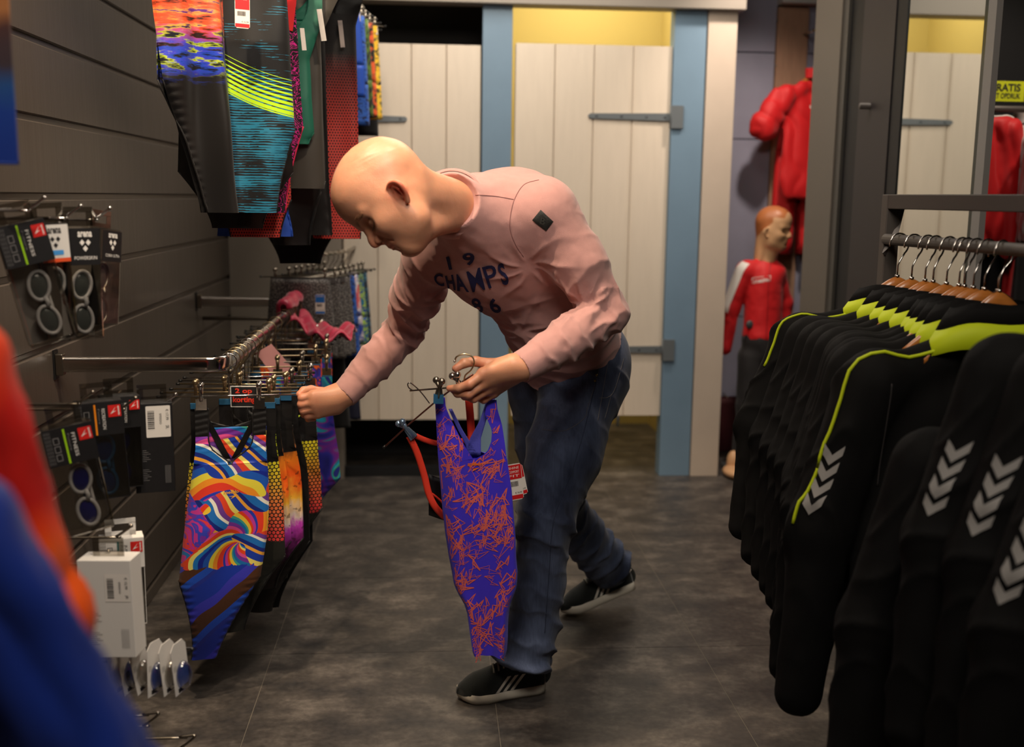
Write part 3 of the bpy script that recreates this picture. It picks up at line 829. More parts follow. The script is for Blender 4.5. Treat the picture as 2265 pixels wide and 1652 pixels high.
# long drag folds across the chest and belly
rel = V-THX; ca, cb, cc = rel@lat, rel@spine, rel@frn
tor = smoothstep(0.20, 0.13, np.abs(ca))*smoothstep(0.0, 0.05, cc+0.04)
dsp += tor*0.0045*vnoise(np.stack([ca*22+cb*9, cb*3.2-ca*1.5, cc*3], 1), 1, 2, 5)
dsp += tor*0.0045*smoothstep(-0.02, -0.18, cb)*(1-np.abs(np.sin(cb*55+ca*22+vnoise(rel*9, 1, 2, 6)*3)))
dsp += 0.0012*vnoise(V, 40, 2, 7)
for (cu, cv, cy, R_f, am, kf, sd_) in ((1168, 596, 2.42, 0.16, 0.0052, 8, 1), (1292, 690, 2.38, 0.11, 0.009, 8, 2), (930, 640, 2.66, 0.12, 0.008, 8, 3), (1150, 760, 2.55, 0.16, 0.006, 8, 4)):
    c0_ = A(PY(cu, cv, cy)); rl_ = V-c0_; da = np.sqrt((rl_@lat)**2+(rl_@spine)**2); d3 = np.linalg.norm(rl_, axis=1)
    an_ = np.arctan2(rl_@spine, rl_@lat); w_ = smoothstep(R_f, R_f*0.25, d3)*smoothstep(0.008, 0.04, da)
    dsp += w_*am*((1-np.abs(np.sin(an_*kf/2+2.2*vnoise(rl_*7, 1, 2, sd_)+da*9)))**2.2-0.25)
# cuff bands: tighter rib at each wrist
for w, e in ((wn, EL_N), (wfa, EL_F)):
    t, r, an, L = bone_coords(V, e, w); q = (L-t)
    dsp += np.where((q < 0.04) & (r < 0.06), -0.0022*smoothstep(0.042, 0.034, q), 0)
V = V+N*dsp[:, None]
# drop the part under the belt line
fk = keep[Fq].all(1); Fq = Fq[fk]
used_ = np.unique(Fq); remap = -np.ones(len(V), int); remap[used_] = np.arange(len(used_)); V = V[used_]; Fq = remap[Fq]
V = relax(V, Fq, 1, 0.35)
SHIRT = mat('pink_jersey', (194, 146, 141), rough=0.85, var=0.04, vscale=60, bump=0.35, bscale=900, sheen=0.3, spec=0.2)
shirt = pobj('sweatshirt', V, Fq, SHIRT)
SB = bvh_of(V, Fq); SHV = V
# collar band
ring = [Vector(RC+e1_*0.0700*math.cos(t)+e2_*0.0700*math.sin(t)+rn*0.003) for t in np.linspace(0, 2*PI, 16, endpoint=False)]
mb = MB(); R_ = cr(ring, 8, closed=True); cen = sum(R_, Vector())/len(R_)
ndv = -Vector(rn)
Pg = []
for k, p in enumerate(R_):
    rad = (p-cen); rad = (rad-ndv*rad.dot(ndv)).normalized()
    Pg.append([p-ndv*0.010+rad*0.000-rad*0.002, p-ndv*0.010+rad*0.002, p+ndv*0.0+rad*0.005, p+ndv*0.012+rad*0.009, p+ndv*0.013+rad*0.004, p+ndv*0.0-rad*0.001, p-ndv*0.010-rad*0.002])
Pg.append(Pg[0])
mb.grid(Pg); mb.v = [tuple(A(v)-MAN0) for v in mb.v]
mb.build('collar', SHIRT, shirt)
# lettering: laid on the cloth
NAVY = mat('navy_print', (34, 38, 84), rough=0.8)
def cast(u, v, bvh, off=0.0012):
    d = ray(u, v).normalized(); h = bvh.ray_cast(CAM, d, 8)
    if h[0] is None: return None
    n = h[1]; 
    if n.dot(d) > 0: n = -n
    return h[0]+n*off
def print_text(txt, name, quad, m, bvh, parent, origin, arc=0.0, maxlen=0.1, bold=0.0, off=0.0015, spacing=1.0):
    """quad: pixel corners bl, br, tr, tl of the lettering on the cloth"""
    vs, fs = text_tris(txt, maxlen=maxlen, bold=bold, spacing=spacing); out = []; ok = []
    bl, br, tr, tl = [np.array(q, float) for q in quad]
    for v in vs:
        a, b = v[0], v[1]
        p = (bl*(1-a)+br*a)*(1-b)+(tl*(1-a)+tr*a)*b
        p[1] += arc*(4*(a-0.5)**2-1)
        c = cast(p[0], p[1], bvh, off); ok.append(c is not None); out.append(A(c)-origin if c is not None else (0, 0, 0))
    mb = MB(); mb.add(out, [f for f in fs if all(ok[i] for i in f)], smooth=True)
    return mb.build(name, m, parent)
print_text('1', 'lettering', [(994, 596), (1001, 595), (994, 566), (987, 568)], NAVY, SB, shirt, MAN0, bold=0.01)
print_text('9', 'lettering', [(1030, 588), (1055, 582), (1046, 556), (1021, 561)], NAVY, SB, shirt, MAN0, bold=0.025)
def letters(txt, cells):
    for ch, q in zip(txt, cells):
        print_text(ch, 'lettering', q, NAVY, SB, shirt, MAN0, bold=0.03 if ch in 'CHAS' else 0.006, maxlen=0.12, off=0.0022)
letters('CHAMPS', [
    [(964, 629), (984, 633), (980, 603), (958, 605)],
    [(991, 636), (1009, 641), (1003, 606), (985, 609)],
    [(1012, 642), (1039, 645), (1023, 604), (1001, 606)],
    [(1046, 645), (1074, 639), (1062, 590), (1032, 600)],
    [(1082, 637), (1106, 630), (1094, 582), (1066, 590)],
    [(1113, 631), (1128, 626), (1113, 579), (1098, 584)]])
print_text('8', 'lettering', [(1052, 692), (1072, 690), (1060, 658), (1040, 660)], NAVY, SB, shirt, MAN0, bold=0.02)
print_text('6', 'lettering', [(1090, 692), (1112, 690), (1098, 658), (1076, 660)], NAVY, SB, shirt, MAN0, bold=0.02)
# shoulder patch
mb = MB(); n_ = 8; Pg = []; ok = True
c0 = np.array([(1177, 487), (1208, 511), (1224, 490), (1196, 464)], float)
for i in range(n_+1):
    row = []
    for j in range(n_+1):
        a, b = i/n_, j/n_; p = (c0[0]*(1-a)+c0[1]*a)*(1-b)+(c0[3]*(1-a)+c0[2]*a)*b
        e = 0.0018*min(1, 6*min(a, b, 1-a, 1-b)+0.3)
        q = cast(p[0], p[1], SB, e+0.001); row.append(tuple(A(q)-MAN0) if q is not None else (0, 0, 0))
    Pg.append(row)
mb.grid(Pg); patch = mb.build('shoulder_patch', mat('patch_black', (38, 38, 36), rough=0.5, bump=0.4, bscale=600), shirt)
print_text('B', 'patch_letter', [(1194, 494), (1204, 497), (1206, 483), (1197, 480)], mat('patch_mark', (62, 62, 58), rough=0.45), SB, patch, MAN0, off=0.0035)
# seams: shoulder seam, armhole seam
def seam_line(name, px, m, bvh, parent, origin, r=0.0009, n=10):
    pts = []
    for p in cr([Vector((u, v, 0)) for u, v in px], n):
        c = cast(p.x, p.y, bvh, 0.0004)
        if c is not None: pts.append(tuple(A(c)-origin))
    if len(pts) > 2: return MB().tube(pts, r, 5).build(name, m, parent)
SEAM = mat('pink_seam', (150, 104, 102), rough=0.9)
seam_line('seam', [(1052, 431), (1095, 434), (1136, 441)], SEAM, SB, shirt, MAN0)
seam_line('seam', [(1192, 398), (1160, 408), (1140, 436), (1130, 470), (1128, 505), (1140, 540), (1158, 568)], SEAM, SB, shirt, MAN0)

# ---- jeans
allp = np.array([PLV, HIP_N, HIP_F, KN_N, KN_F, AN_N, AN_F])
g = SDF(allp.min(0)-0.17, allp.max(0)+0.17, 0.0050)
g.minpad = 0.06
g.ell(PLV-spine*0.01, [lat*0.150, spine*0.145, frn*0.120], 0.0)
g.ell(PLV+A((0.055, 0.02, -0.075)), [A((0.082, 0, 0)), A((0, 0.12, 0)), A((0, 0, 0.11))], 0.05)
g.chain([HIP_N, HIP_N*0.5+KN_N*0.5+A((0.0, -0.01, 0)), KN_N], [0.106, 0.092, 0.072], 0.04)
g.chain([KN_N, KN_N*0.5+AN_N*0.5, AN_N*0.8+KN_N*0.2, AN_N+A((-0.022, -0.01, -0.015))], [0.070, 0.066, 0.066, 0.082], 0.03)
g.chain([HIP_F, HIP_F*0.5+KN_F*0.5+A((0.0, 0, 0)), KN_F], [0.106, 0.090, 0.072], 0.04)
g.chain([KN_F, KN_F*0.5+AN_F*0.5, AN_F+A((0.022, 0.0, -0.01))], [0.070, 0.068, 0.074], 0.03)
# cut hems flat across each shin, and open the waist
for a, b, ex in ((KN_N, AN_N, 0.036), (KN_F, AN_F, 0.022)):
    dd = (b-a)/np.linalg.norm(b-a)
    if a is KN_N: dd = A((-0.25, -0.1, -1.0)); dd /= np.linalg.norm(dd)
    c = b+dd*(ex+0.12)
    sl, X, Y, Z = g.win(c-0.12, c+0.12, 0.02)
    pl = ((X-b[0])*dd[0]+(Y-b[1])*dd[1]+(Z-b[2])*dd[2])-ex
    g.g[sl] = np.maximum(g.g[sl], pl.astype(np.float32))
    g.cone(b+dd*(ex-0.02), b+dd*(ex+0.1), 0.058, 0.064, 0.004, 's')
V, Fq = g.mesh(); N = quad_normals(V, Fq); dsp = np.zeros(len(V))
dsp += folds(V, HIP_N, KN_N, 40, 2.4, 0.015, 11, 0.13, ([0, .2, .5, .8, 1], [1, .8, .35, .8, 1.2]))
dsp += folds(V, KN_N, AN_N, 46, 2.2, 0.017, 12, 0.10, ([0, .15, .4, .7, 1], [1.2, 1, .5, .8, 1.4]))
dsp += folds(V, HIP_F, KN_F, 40, 2.0, 0.007, 13, 0.13, ([0, .5, 1], [1, .5, 1]))
dsp += folds(V, KN_F, AN_F, 48, 2.2, 0.014, 14, 0.10, ([0, .5, 1], [1, .7, 1.3]))
dsp += 0.003*vnoise(V*A((14, 14, 6)), 1, 2, 15)
V = V+N*dsp[:, None]; V = relax(V, Fq, 1, 0.3)
def denim():
    m = mat('denim', (46, 56, 84), rough=0.88, spec=0.2, sheen=0.15)
    nt = m.node_tree; b = nt.nodes['Principled BSDF']; L = nt.links; tc = nt.nodes['Texture Coordinate']
    def n_(sc, det=3, vec=None):
        n = node(nt, 'ShaderNodeTexNoise'); n.inputs['Scale'].default_value = sc; n.inputs['Detail'].default_value = det
        L.new(vec or tc.outputs['Object'], n.inputs['Vector']); return n
    mp = node(nt, 'ShaderNodeMapping'); mp.inputs['Scale'].default_value = (220, 220, 30); L.new(tc.outputs['Object'], mp.inputs['Vector'])
    weave = n_(1.0, 2, mp.outputs['Vector'])
    mp2 = node(nt, 'ShaderNodeMapping'); mp2.inputs['Scale'].default_value = (7, 7, 2.6); L.new(tc.outputs['Object'], mp2.inputs['Vector'])
    fade = n_(1.0, 4, mp2.outputs['Vector'])
    r = node(nt, 'ShaderNodeValToRGB'); e = r.color_ramp.elements
    e[0].position = 0.36; e[0].color = lin((24, 30, 48)); e[1].position = 0.72; e[1].color = lin((98, 110, 140))
    L.new(fade.outputs['Fac'], r.inputs['Fac'])
    mr = node(nt, 'ShaderNodeMapRange'); mr.inputs['To Min'].default_value = 0.7; mr.inputs['To Max'].default_value = 1.35
    L.new(weave.outputs['Fac'], mr.inputs['Value'])
    sc_ = node(nt, 'ShaderNodeVectorMath', operation='SCALE'); L.new(r.outputs['Color'], sc_.inputs[0]); L.new(mr.outputs['Result'], sc_.inputs['Scale'])
    L.new(sc_.outputs['Vector'], b.inputs['Base Color'])
    bp = node(nt, 'ShaderNodeBump'); bp.inputs['Strength'].default_value = 0.35; bp.inputs['Distance'].default_value = 0.001
    L.new(weave.outputs['Fac'], bp.inputs['Height']); L.new(bp.outputs['Normal'], b.inputs['Normal'])
    return m
DENIM = denim()
jeans = pobj('jeans', V, Fq, DENIM); JB = bvh_of(V, Fq)
STITCH = mat('jean_stitch', (96, 92, 92), rough=0.8)
THREAD = mat('jean_seam', (38, 45, 66), rough=0.9)
for px in ([(1262, 800), (1290, 815), (1322, 838)], [(1318, 845), (1300, 900), (1292, 925), (1250, 952), (1200, 950)],
           [(1350, 768), (1336, 850), (1322, 930)], [(1380, 792), (1360, 860), (1345, 878), (1325, 880)], [(1352, 872), (1338, 925)],
           [(1330, 790), (1318, 845)]):
    seam_line('stitching', px, STITCH, JB, jeans, MAN0, 0.0007)
seam_line('seam', [(1318, 845), (1290, 960), (1262, 1050), (1225, 1150), (1215, 1260), (1205, 1400)], THREAD, JB, jeans, MAN0, 0.0009)
for (u, v) in ((1319, 830), (1316, 842)):
    c = cast(u, v, JB, 0.001)
    if c is not None:
        MB().ball(tuple(A(c)-MAN0), 0.0035, 10, 6).build('rivet', mat('brass_rivet', (150, 130, 80), rough=0.35, metal=0.9), jeans)

# ---- shoes
def make_shoe(name, heel, toe, up, parent, lift=0.0):
    """heel and toe: ends of the sole on its underside (world); up: sole normal"""
    heel, toe, up = A(heel), A(toe), A(up)
    fx = toe-heel; L = np.linalg.norm(fx); fx /= L; up = up-fx*(up@fx); up /= np.linalg.norm(up); sd = np.cross(fx, up)
    if sd[1] > 0: sd = -sd
    S_ = lambda a, b, c: heel+fx*a*L+sd*b+up*c
    root = empty(name, tuple(heel-MAN0)); root.parent = parent
    oo = heel
    def lk(nm, V, Fq, m): return np_mesh(nm, V-oo, Fq, m, root)
    xs = np.linspace(0, 1, 25)
    hw = np.interp(xs, [0, .03, .1, .3, .5, .7, .85, .95, 1], [0.006, 0.022, 0.031, 0.032, 0.036, 0.046, 0.042, 0.026, 0.006])
    cz = np.interp(xs, [0, .4, .7, 1], [0, 0.002, 0, -0.004])
    def toe_spring(x): return 0.012*max(0, (x-0.8)/0.2)**2
    P = []
    for x, w, c in zip(xs, hw, cz):
        ts = toe_spring(x)
        P.append([S_(x, c-w, ts+0.001), S_(x, c-w*1.02, ts+0.012), S_(x, c-w*1.0, ts+0.025), S_(x, c-w*0.8, ts+0.027), S_(x, c+w*0.8, ts+0.027), S_(x, c+w*1.0, ts+0.025), S_(x, c+w*1.02, ts+0.012), S_(x, c+w, ts+0.001)])
    mb = MB(); mb.grid([[tuple(q-oo) for q in row] for row in P], closed_u=True)
    n = len(P[0]); mb.add([tuple(q-oo) for q in P[0]], [tuple(range(n))]); mb.add([tuple(q-oo) for q in P[-1]], [tuple(range(n))[::-1]])
    mb.build('sole', mat('shoe_sole', (222, 214, 198), rough=0.6, var=0.04), root)
    allq = np.array([S_(0, 0, 0), S_(1, 0, 0), S_(0.2, 0, 0.14)])
    g = SDF(allq.min(0)-0.07, allq.max(0)+0.07, 0.0028)
    z0 = 0.026
    g.chain([S_(0.06, 0, 0.045), S_(0.22, 0, 0.055), S_(0.42, 0, 0.052), S_(0.62, 0, 0.036), S_(0.80, 0, 0.026), S_(0.93, 0, 0.024)], [0.030, 0.034, 0.034, 0.036, 0.034, 0.020], 0.03, flat=(up, 1.0))
    g.chain([S_(0.13, 0, 0.06), S_(0.16, 0, 0.085)], [0.030, 0.036], 0.02)
    g.chain([S_(0.28, 0, 0.075), S_(0.40, 0, 0.070), S_(0.55, 0, 0.050)], [0.028, 0.024, 0.020], 0.02)
    g.cone(S_(0.17, 0, 0.10), S_(0.17, 0, 0.15), 0.030, 0.034, 0.004, 's')
    sl, X, Y, Z = g.win(allq.min(0)-0.07, allq.max(0)+0.07, 0)
    pl = -((X-heel[0])*up[0]+(Y-heel[1])*up[1]+(Z-heel[2])*up[2]-z0)
    g.g[sl] = np.maximum(g.g[sl], (pl-0.006).astype(np.float32))
    V, Fq = g.mesh()
    rel = V-heel; ta = rel@fx/L; tb = rel@sd
    lim = np.interp(ta, xs, hw*0.98); V = V-sd*((np.clip(np.abs(tb)-lim, 0, 1)*np.sign(tb))[:, None])
    up_o = lk('upper', V, Fq, mat('black_suede', (24, 28, 26), rough=0.95, bump=0.4, bscale=500, sheen=0.25))
    B = bvh_of(V, Fq)
    def stick(a, b, c, out, off=0.0012):
        o = Vector(S_(a, b, c)); h = B.ray_cast(o, Vector(out), 0.2)
        return (A(h[0])+A(h[1])*off) if h[0] is not None else None
    WHT = mat('stripe_white', (224, 218, 206), rough=0.6)
    for s in (1, -1):
        for k in range(3):
            mbs = MB(); Pq = []
            for i in range(9):
                q = i/8; zc = 0.027+q*0.040
                row = []
                for w in (-0.5, 0, 0.5):
                    a = 0.60-k*0.085-0.14*q+w*0.042
                    pnt = S_(a, s*0.12, zc); h = B.ray_cast(Vector(pnt), Vector(-sd*s), 0.2)
                    row.append(tuple(A(h[0])+sd*s*0.0015-oo) if h[0] is not None else None)
                if None not in row: Pq.append(row)
            if len(Pq) > 2:
                mbs.grid(Pq); mbs.build('side_stripe', WHT, root)
    # heel tab
    mbs = MB(); Pq = []
    for i in range(6):
        zc = 0.060+i*0.010; row = []
        for k in range(7):
            an = (k-3)/3*0.9
            dirv = fx*math.cos(an)+sd*math.sin(an); pnt = S_(0.17, 0, zc)-dirv*0.12
            h = B.ray_cast(Vector(pnt), Vector(dirv), 0.2); row.append(tuple(A(h[0])-dirv*0.0015-oo) if h[0] is not None else None)
        if None not in row: Pq.append(row)
    if len(Pq) > 2: mbs.grid(Pq); mbs.build('heel_tab', WHT, root)
    # tongue and laces
    for k in range(5):
        a = 0.38+k*0.055; mbl = MB(); pts = []
        for q in np.linspace(-1, 1, 9):
            pnt = S_(a+0.02*q, q*0.024, 0.14); h = B.ray_cast(Vector(pnt), Vector(-up), 0.2)
            if h[0] is not None: pts.append(tuple(A(h[0])+up*0.002-oo))
        if len(pts) > 2: mbl.tube(pts, 0.0026, 6); mbl.build('lace', mat('lace_grey', (150, 148, 140), rough=0.8), root)
    return root
s1 = PZ(1220, 1512); s2 = PZ(1006, 1548)
s1 = PZ(1205, 1524); s2 = PZ(1012, 1549)
make_shoe('shoe', (s1.x, s1.y, 0.0), (s2.x, s2.y, 0.0), (0, 0, 1), man)
t2 = PZ(1246, 1366); h2 = PY(1404, 1300, t2.y+0.08)
make_shoe('shoe', h2, (t2.x, t2.y, 0.004), A((-0.62, 0.0, 0.8)), man)

# ---------------------------------------------------------------- garment builders
CHROME = mat('chrome', (205, 200, 194), rough=0.14, metal=1.0)
CHROME_D = mat('dull_chrome', (150, 142, 130), rough=0.3, metal=1.0)
BRASSY = mat('champagne_metal', (196, 176, 140), rough=0.28, metal=1.0)
BLACKP = mat('black_plastic', (20, 20, 21), rough=0.45)
BLUEPAD = mat('blue_pad', (28, 86, 124), rough=0.7)
def nmix(nt, fac, a, b, typ='MIX'):
    n = node(nt, 'ShaderNodeMix', data_type='RGBA', blend_type=typ)
    for i, x in ((0, fac), (6, a), (7, b)):
        if isinstance(x, (int, float)): n.inputs[i].default_value = x
        elif isinstance(x, tuple): n.inputs[i].default_value = x
        else: nt.links.new(x, n.inputs[i])
    return n.outputs[2]
def nmath(nt, op, a, b=None, c=None):
    n = node(nt, 'ShaderNodeMath', operation=op)
    for i, x in enumerate((a, b, c)):
        if x is None: continue
        if isinstance(x, (int, float)): n.inputs[i].default_value = x
        else: nt.links.new(x, n.inputs[i])
    return n.outputs[0]
def nramp(nt, fac, stops, const=False):
    n = node(nt, 'ShaderNodeValToRGB'); r = n.color_ramp
    if const: r.interpolation = 'CONSTANT'
    while len(r.elements) < len(stops): r.elements.new(0.5)
    for e, (p, c) in zip(r.elements, stops): e.position = p; e.color = lin(c)
    if fac is not None: nt.links.new(fac, n.inputs['Fac'])
    return n.outputs['Color']
def nuv(nt):
    n = node(nt, 'ShaderNodeUVMap'); s = node(nt, 'ShaderNodeSeparateXYZ'); nt.links.new(n.outputs['UV'], s.inputs[0])
    return n.outputs['UV'], s.outputs['X'], s.outputs['Y']
def nnoise(nt, vec, scale, det=3, mapping=None, rough=0.5, color=False, dist=0.0):
    if mapping:
        mp = node(nt, 'ShaderNodeMapping'); mp.inputs['Scale'].default_value = mapping[0]
        if len(mapping) > 1: mp.inputs['Location'].default_value = mapping[1]
        if len(mapping) > 2: mp.inputs['Rotation'].default_value = mapping[2]
        nt.links.new(vec, mp.inputs['Vector']); vec = mp.outputs['Vector']
    n = node(nt, 'ShaderNodeTexNoise'); n.inputs['Scale'].default_value = scale; n.inputs['Detail'].default_value = det
    n.inputs['Roughness'].default_value = rough; n.inputs['Distortion'].default_value = dist
    nt.links.new(vec, n.inputs['Vector']); return n.outputs['Color'] if color else n.outputs['Fac']
def fabric(name, rough=0.55, sheen=0.1, spec=0.35, base=(30, 28, 28)):
    m = mat(name, base, rough=rough, sheen=sheen, spec=spec, bump=0.15, bscale=1500)
    return m, m.node_tree, m.node_tree.nodes['Principled BSDF'].inputs['Base Color']
BLKFAB = mat('black_lycra', (15, 13, 13), rough=0.45, sheen=0.08, spec=0.4, bump=0.2, bscale=1400)
BLKFAB2 = mat('black_lycra_matt', (14, 13, 14), rough=0.75, sheen=0.1, spec=0.3)
LINING = mat('lining', (46, 44, 44), rough=0.8)

# UV of every garment: u across in metres from the middle, v down in metres from the strap tops (both as real sizes)
def m_swirl():
    m, nt, bc = fabric('swirl_print', 0.5, 0.1)
    uv, x, y = nuv(nt); L = nt.links
    nz = nnoise(nt, uv, 3.6, 2, color=True)
    wr = node(nt, 'ShaderNodeVectorMath', operation='MULTIPLY_ADD'); L.new(nz, wr.inputs[0]); wr.inputs[1].default_value = (0.16, 0.16, 0); L.new(uv, wr.inputs[2])
    sp = node(nt, 'ShaderNodeSeparateXYZ'); L.new(wr.outputs[0], sp.inputs[0]); wx, wy = sp.outputs['X'], sp.outputs['Y']
    dx = nmath(nt, 'SUBTRACT', wx, 0.125); dy = nmath(nt, 'SUBTRACT', wy, 0.42)
    ang = nmath(nt, 'ARCTAN2', dy, dx); rad = nmath(nt, 'SQRT', nmath(nt, 'ADD', nmath(nt, 'MULTIPLY', dx, dx), nmath(nt, 'MULTIPLY', dy, dy)))
    sw = nmath(nt, 'FRACT', nmath(nt, 'ADD', nmath(nt, 'MULTIPLY', rad, 4.6), nmath(nt, 'MULTIPLY', ang, 0.32)))
    Cs = [(226, 60, 40), (244, 150, 40), (236, 220, 70), (30, 90, 190), (20, 40, 150), (28, 120, 200), (238, 226, 120), (232, 70, 30), (226, 80, 150), (120, 50, 160), (24, 110, 180), (60, 160, 150), (240, 200, 60), (230, 64, 30), (196, 60, 160), (40, 60, 180)]
    pos = [0, .10, .17, .24, .32, .38, .44, .50, .58, .64, .70, .76, .80, .86, .91, .96]
    c1 = nramp(nt, sw, list(zip(pos, Cs)), True)
    st = nmath(nt, 'FRACT', nmath(nt, 'MULTIPLY', nmath(nt, 'ADD', wy, nmath(nt, 'MULTIPLY', wx, -0.75)), 9))
    c2 = nramp(nt, st, [(0, (28, 60, 170)), (.18, (238, 220, 110)), (.30, (226, 70, 40)), (.45, (110, 60, 150)), (.58, (240, 236, 220)), (.66, (30, 110, 190)), (.82, (20, 40, 130)), (.92, (240, 170, 60))], True)
    msk = nnoise(nt, uv, 7.0, 1, ((1, 1.4, 1), (3.1, 2.2, 0)))
    c = nmix(nt, nmath(nt, 'GREATER_THAN', msk, 0.53), c1, c2)
    nz2 = nnoise(nt, uv, 16, 2, ((1, 1, 1), (9, 4, 0)), dist=1.5)
    c3 = nramp(nt, nz2, [(0, (200, 50, 150)), (.42, (226, 60, 60)), (.47, (120, 50, 170)), (.52, (60, 70, 200)), (.58, (200, 56, 150)), (.66, (30, 120, 190))], True)
    lowl = nmath(nt, 'GREATER_THAN', nmath(nt, 'SUBTRACT', nmath(nt, 'MULTIPLY', nmath(nt, 'ABSOLUTE', nmath(nt, 'SUBTRACT', y, 0.30)), -8), nmath(nt, 'MULTIPLY', x, 10)), 0.25)
    c = nmix(nt, lowl, c, c3)
    # lower part: blue and brown bands sweeping down
    band = nmath(nt, 'FRACT', nmath(nt, 'MULTIPLY', nmath(nt, 'ADD', wy, nmath(nt, 'MULTIPLY', x, 0.9)), 6.0))
    c4 = nramp(nt, band, [(0, (26, 56, 170)), (.30, (60, 60, 190)), (.46, (84, 50, 30)), (.72, (34, 84, 200)), (.9, (40, 56, 160))], True)
    lowm = nramp(nt, nmath(nt, 'ADD', y, nmath(nt, 'MULTIPLY', nz2, 0.05)), [(0, (0, 0, 0)), (.425, (255, 255, 255))], True)
    c = nmix(nt, lowm, c, c4)
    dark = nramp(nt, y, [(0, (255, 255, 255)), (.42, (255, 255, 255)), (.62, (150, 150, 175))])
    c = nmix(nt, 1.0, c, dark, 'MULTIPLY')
    L.new(c, bc); return m
def m_fire():
    m, nt, bc = fabric('fire_print', 0.45, 0.1)
    uv, x, y = nuv(nt)
    nz = nnoise(nt, uv, 9, 5, ((1, 0.6, 1),), 0.65)
    t = nmath(nt, 'ADD', y, nmath(nt, 'MULTIPLY', nmath(nt, 'SUBTRACT', nz, 0.5), 0.22))
    c = nramp(nt, t, [(0.06, (30, 28, 26)), (.13, (60, 44, 30)), (.17, (236, 130, 30)), (.22, (240, 90, 20)), (.27, (246, 190, 60)), (.315, (244, 226, 214)), (.345, (206, 70, 200)), (.39, (120, 30, 110)), (.44, (40, 24, 34)), (.52, (40, 34, 34))])
    sp = nnoise(nt, uv, 60, 3)
    c = nmix(nt, nmath(nt, 'GREATER_THAN', sp, 0.63), c, nmix(nt, 0.6, c, lin((60, 30, 20))))
    nt.links.new(c, bc); return m
def m_dots(name='dot_print', cols=((186, 214, 20), (214, 190, 40), (226, 120, 60), (214, 60, 60)), base=(30, 30, 26), r=0.0042, p=0.0105):
    m, nt, bc = fabric(name, 0.5)
    uv, x, y = nuv(nt)
    def lat(ox, oy):
        fx = nmath(nt, 'SUBTRACT', nmath(nt, 'FRACT', nmath(nt, 'ADD', nmath(nt, 'DIVIDE', x, p), 50+ox)), 0.5)
        fy = nmath(nt, 'SUBTRACT', nmath(nt, 'FRACT', nmath(nt, 'ADD', nmath(nt, 'DIVIDE', y, p*1.732), 50+oy)), 0.5)
        fy = nmath(nt, 'MULTIPLY', fy, 1.732)
        return nmath(nt, 'SQRT', nmath(nt, 'ADD', nmath(nt, 'MULTIPLY', fx, fx), nmath(nt, 'MULTIPLY', fy, fy)))
    d = nmath(nt, 'MINIMUM', lat(0, 0), lat(0.5, 0.5))
    dots = nmath(nt, 'LESS_THAN', d, r/p)
    col = nramp(nt, y, [(0.08, cols[0]), (.18, cols[1]), (.26, cols[2]), (.34, cols[3])])
    zone = nmath(nt, 'MULTIPLY', nmath(nt, 'LESS_THAN', y, 0.36), nmath(nt, 'GREATER_THAN', nmath(nt, 'ABSOLUTE', x), 0.045))
    nt.links.new(nmix(nt, nmath(nt, 'MULTIPLY', dots, zone), lin(base), col), bc); return m
def m_ramp(name, stops, scale=9, warp=0.2, det=3, mapping=None, const=False, rough=0.55, dist=0.0):
    """noise print: colours by warped noise"""
    m, nt, bc = fabric(name, rough); uv, x, y = nuv(nt)
    nz = nnoise(nt, uv, scale, det, mapping, 0.55, dist=dist)
    nt.links.new(nramp(nt, nz, stops, const), bc); return m
def m_lines():
    """dark suit with teal streaks and acid bands low down"""
    m, nt, bc = fabric('streak_print', 0.55); uv, x, y = nuv(nt)
    ln = nmath(nt, 'FRACT', nmath(nt, 'MULTIPLY', y, 165))
    nz = nnoise(nt, uv, 10, 4, ((1, 2.5, 1),), 0.6); nf = nnoise(nt, uv, 60, 2, ((0.6, 4, 1),))
    th = nmath(nt, 'ADD', nmath(nt, 'MULTIPLY', nz, 3.4), nmath(nt, 'MULTIPLY', nf, 0.8))
    zone = nramp(nt, y, [(0, (60, 60, 60)), (.20, (70, 70, 70)), (.34, (30, 30, 30)), (.43, (255, 255, 255)), (.62, (200, 200, 200))])
    on = nmath(nt, 'LESS_THAN', ln, nmath(nt, 'SUBTRACT', nmath(nt, 'ADD', th, nmath(nt, 'MULTIPLY', node_bw(nt, zone), 0.95)), 2.32))
    c = nmix(nt, on, lin((16, 17, 20)), lin((30, 112, 142)))
    yy = nmath(nt, 'ADD', y, nmath(nt, 'ADD', nmath(nt, 'MULTIPLY', x, -0.40), nmath(nt, 'MULTIPLY', nmath(nt, 'MULTIPLY', x, x), 1.2)))
    l2 = nmath(nt, 'FRACT', nmath(nt, 'MULTIPLY', yy, 95))
    w = nmath(nt, 'MULTIPLY', nmath(nt, 'SUBTRACT', yy, 0.345), 9.0)
    band = nmath(nt, 'MULTIPLY', nmath(nt, 'LESS_THAN', l2, w), nmath(nt, 'MULTIPLY', nmath(nt, 'LESS_THAN', yy, 0.445), nmath(nt, 'GREATER_THAN', yy, 0.350)))
    c = nmix(nt, band, c, lin((176, 220, 20)))
    nt.links.new(c, bc); return m
def node_bw(nt, col):
    n = node(nt, 'ShaderNodeRGBToBW'); nt.links.new(col, n.inputs[0]); return n.outputs[0]
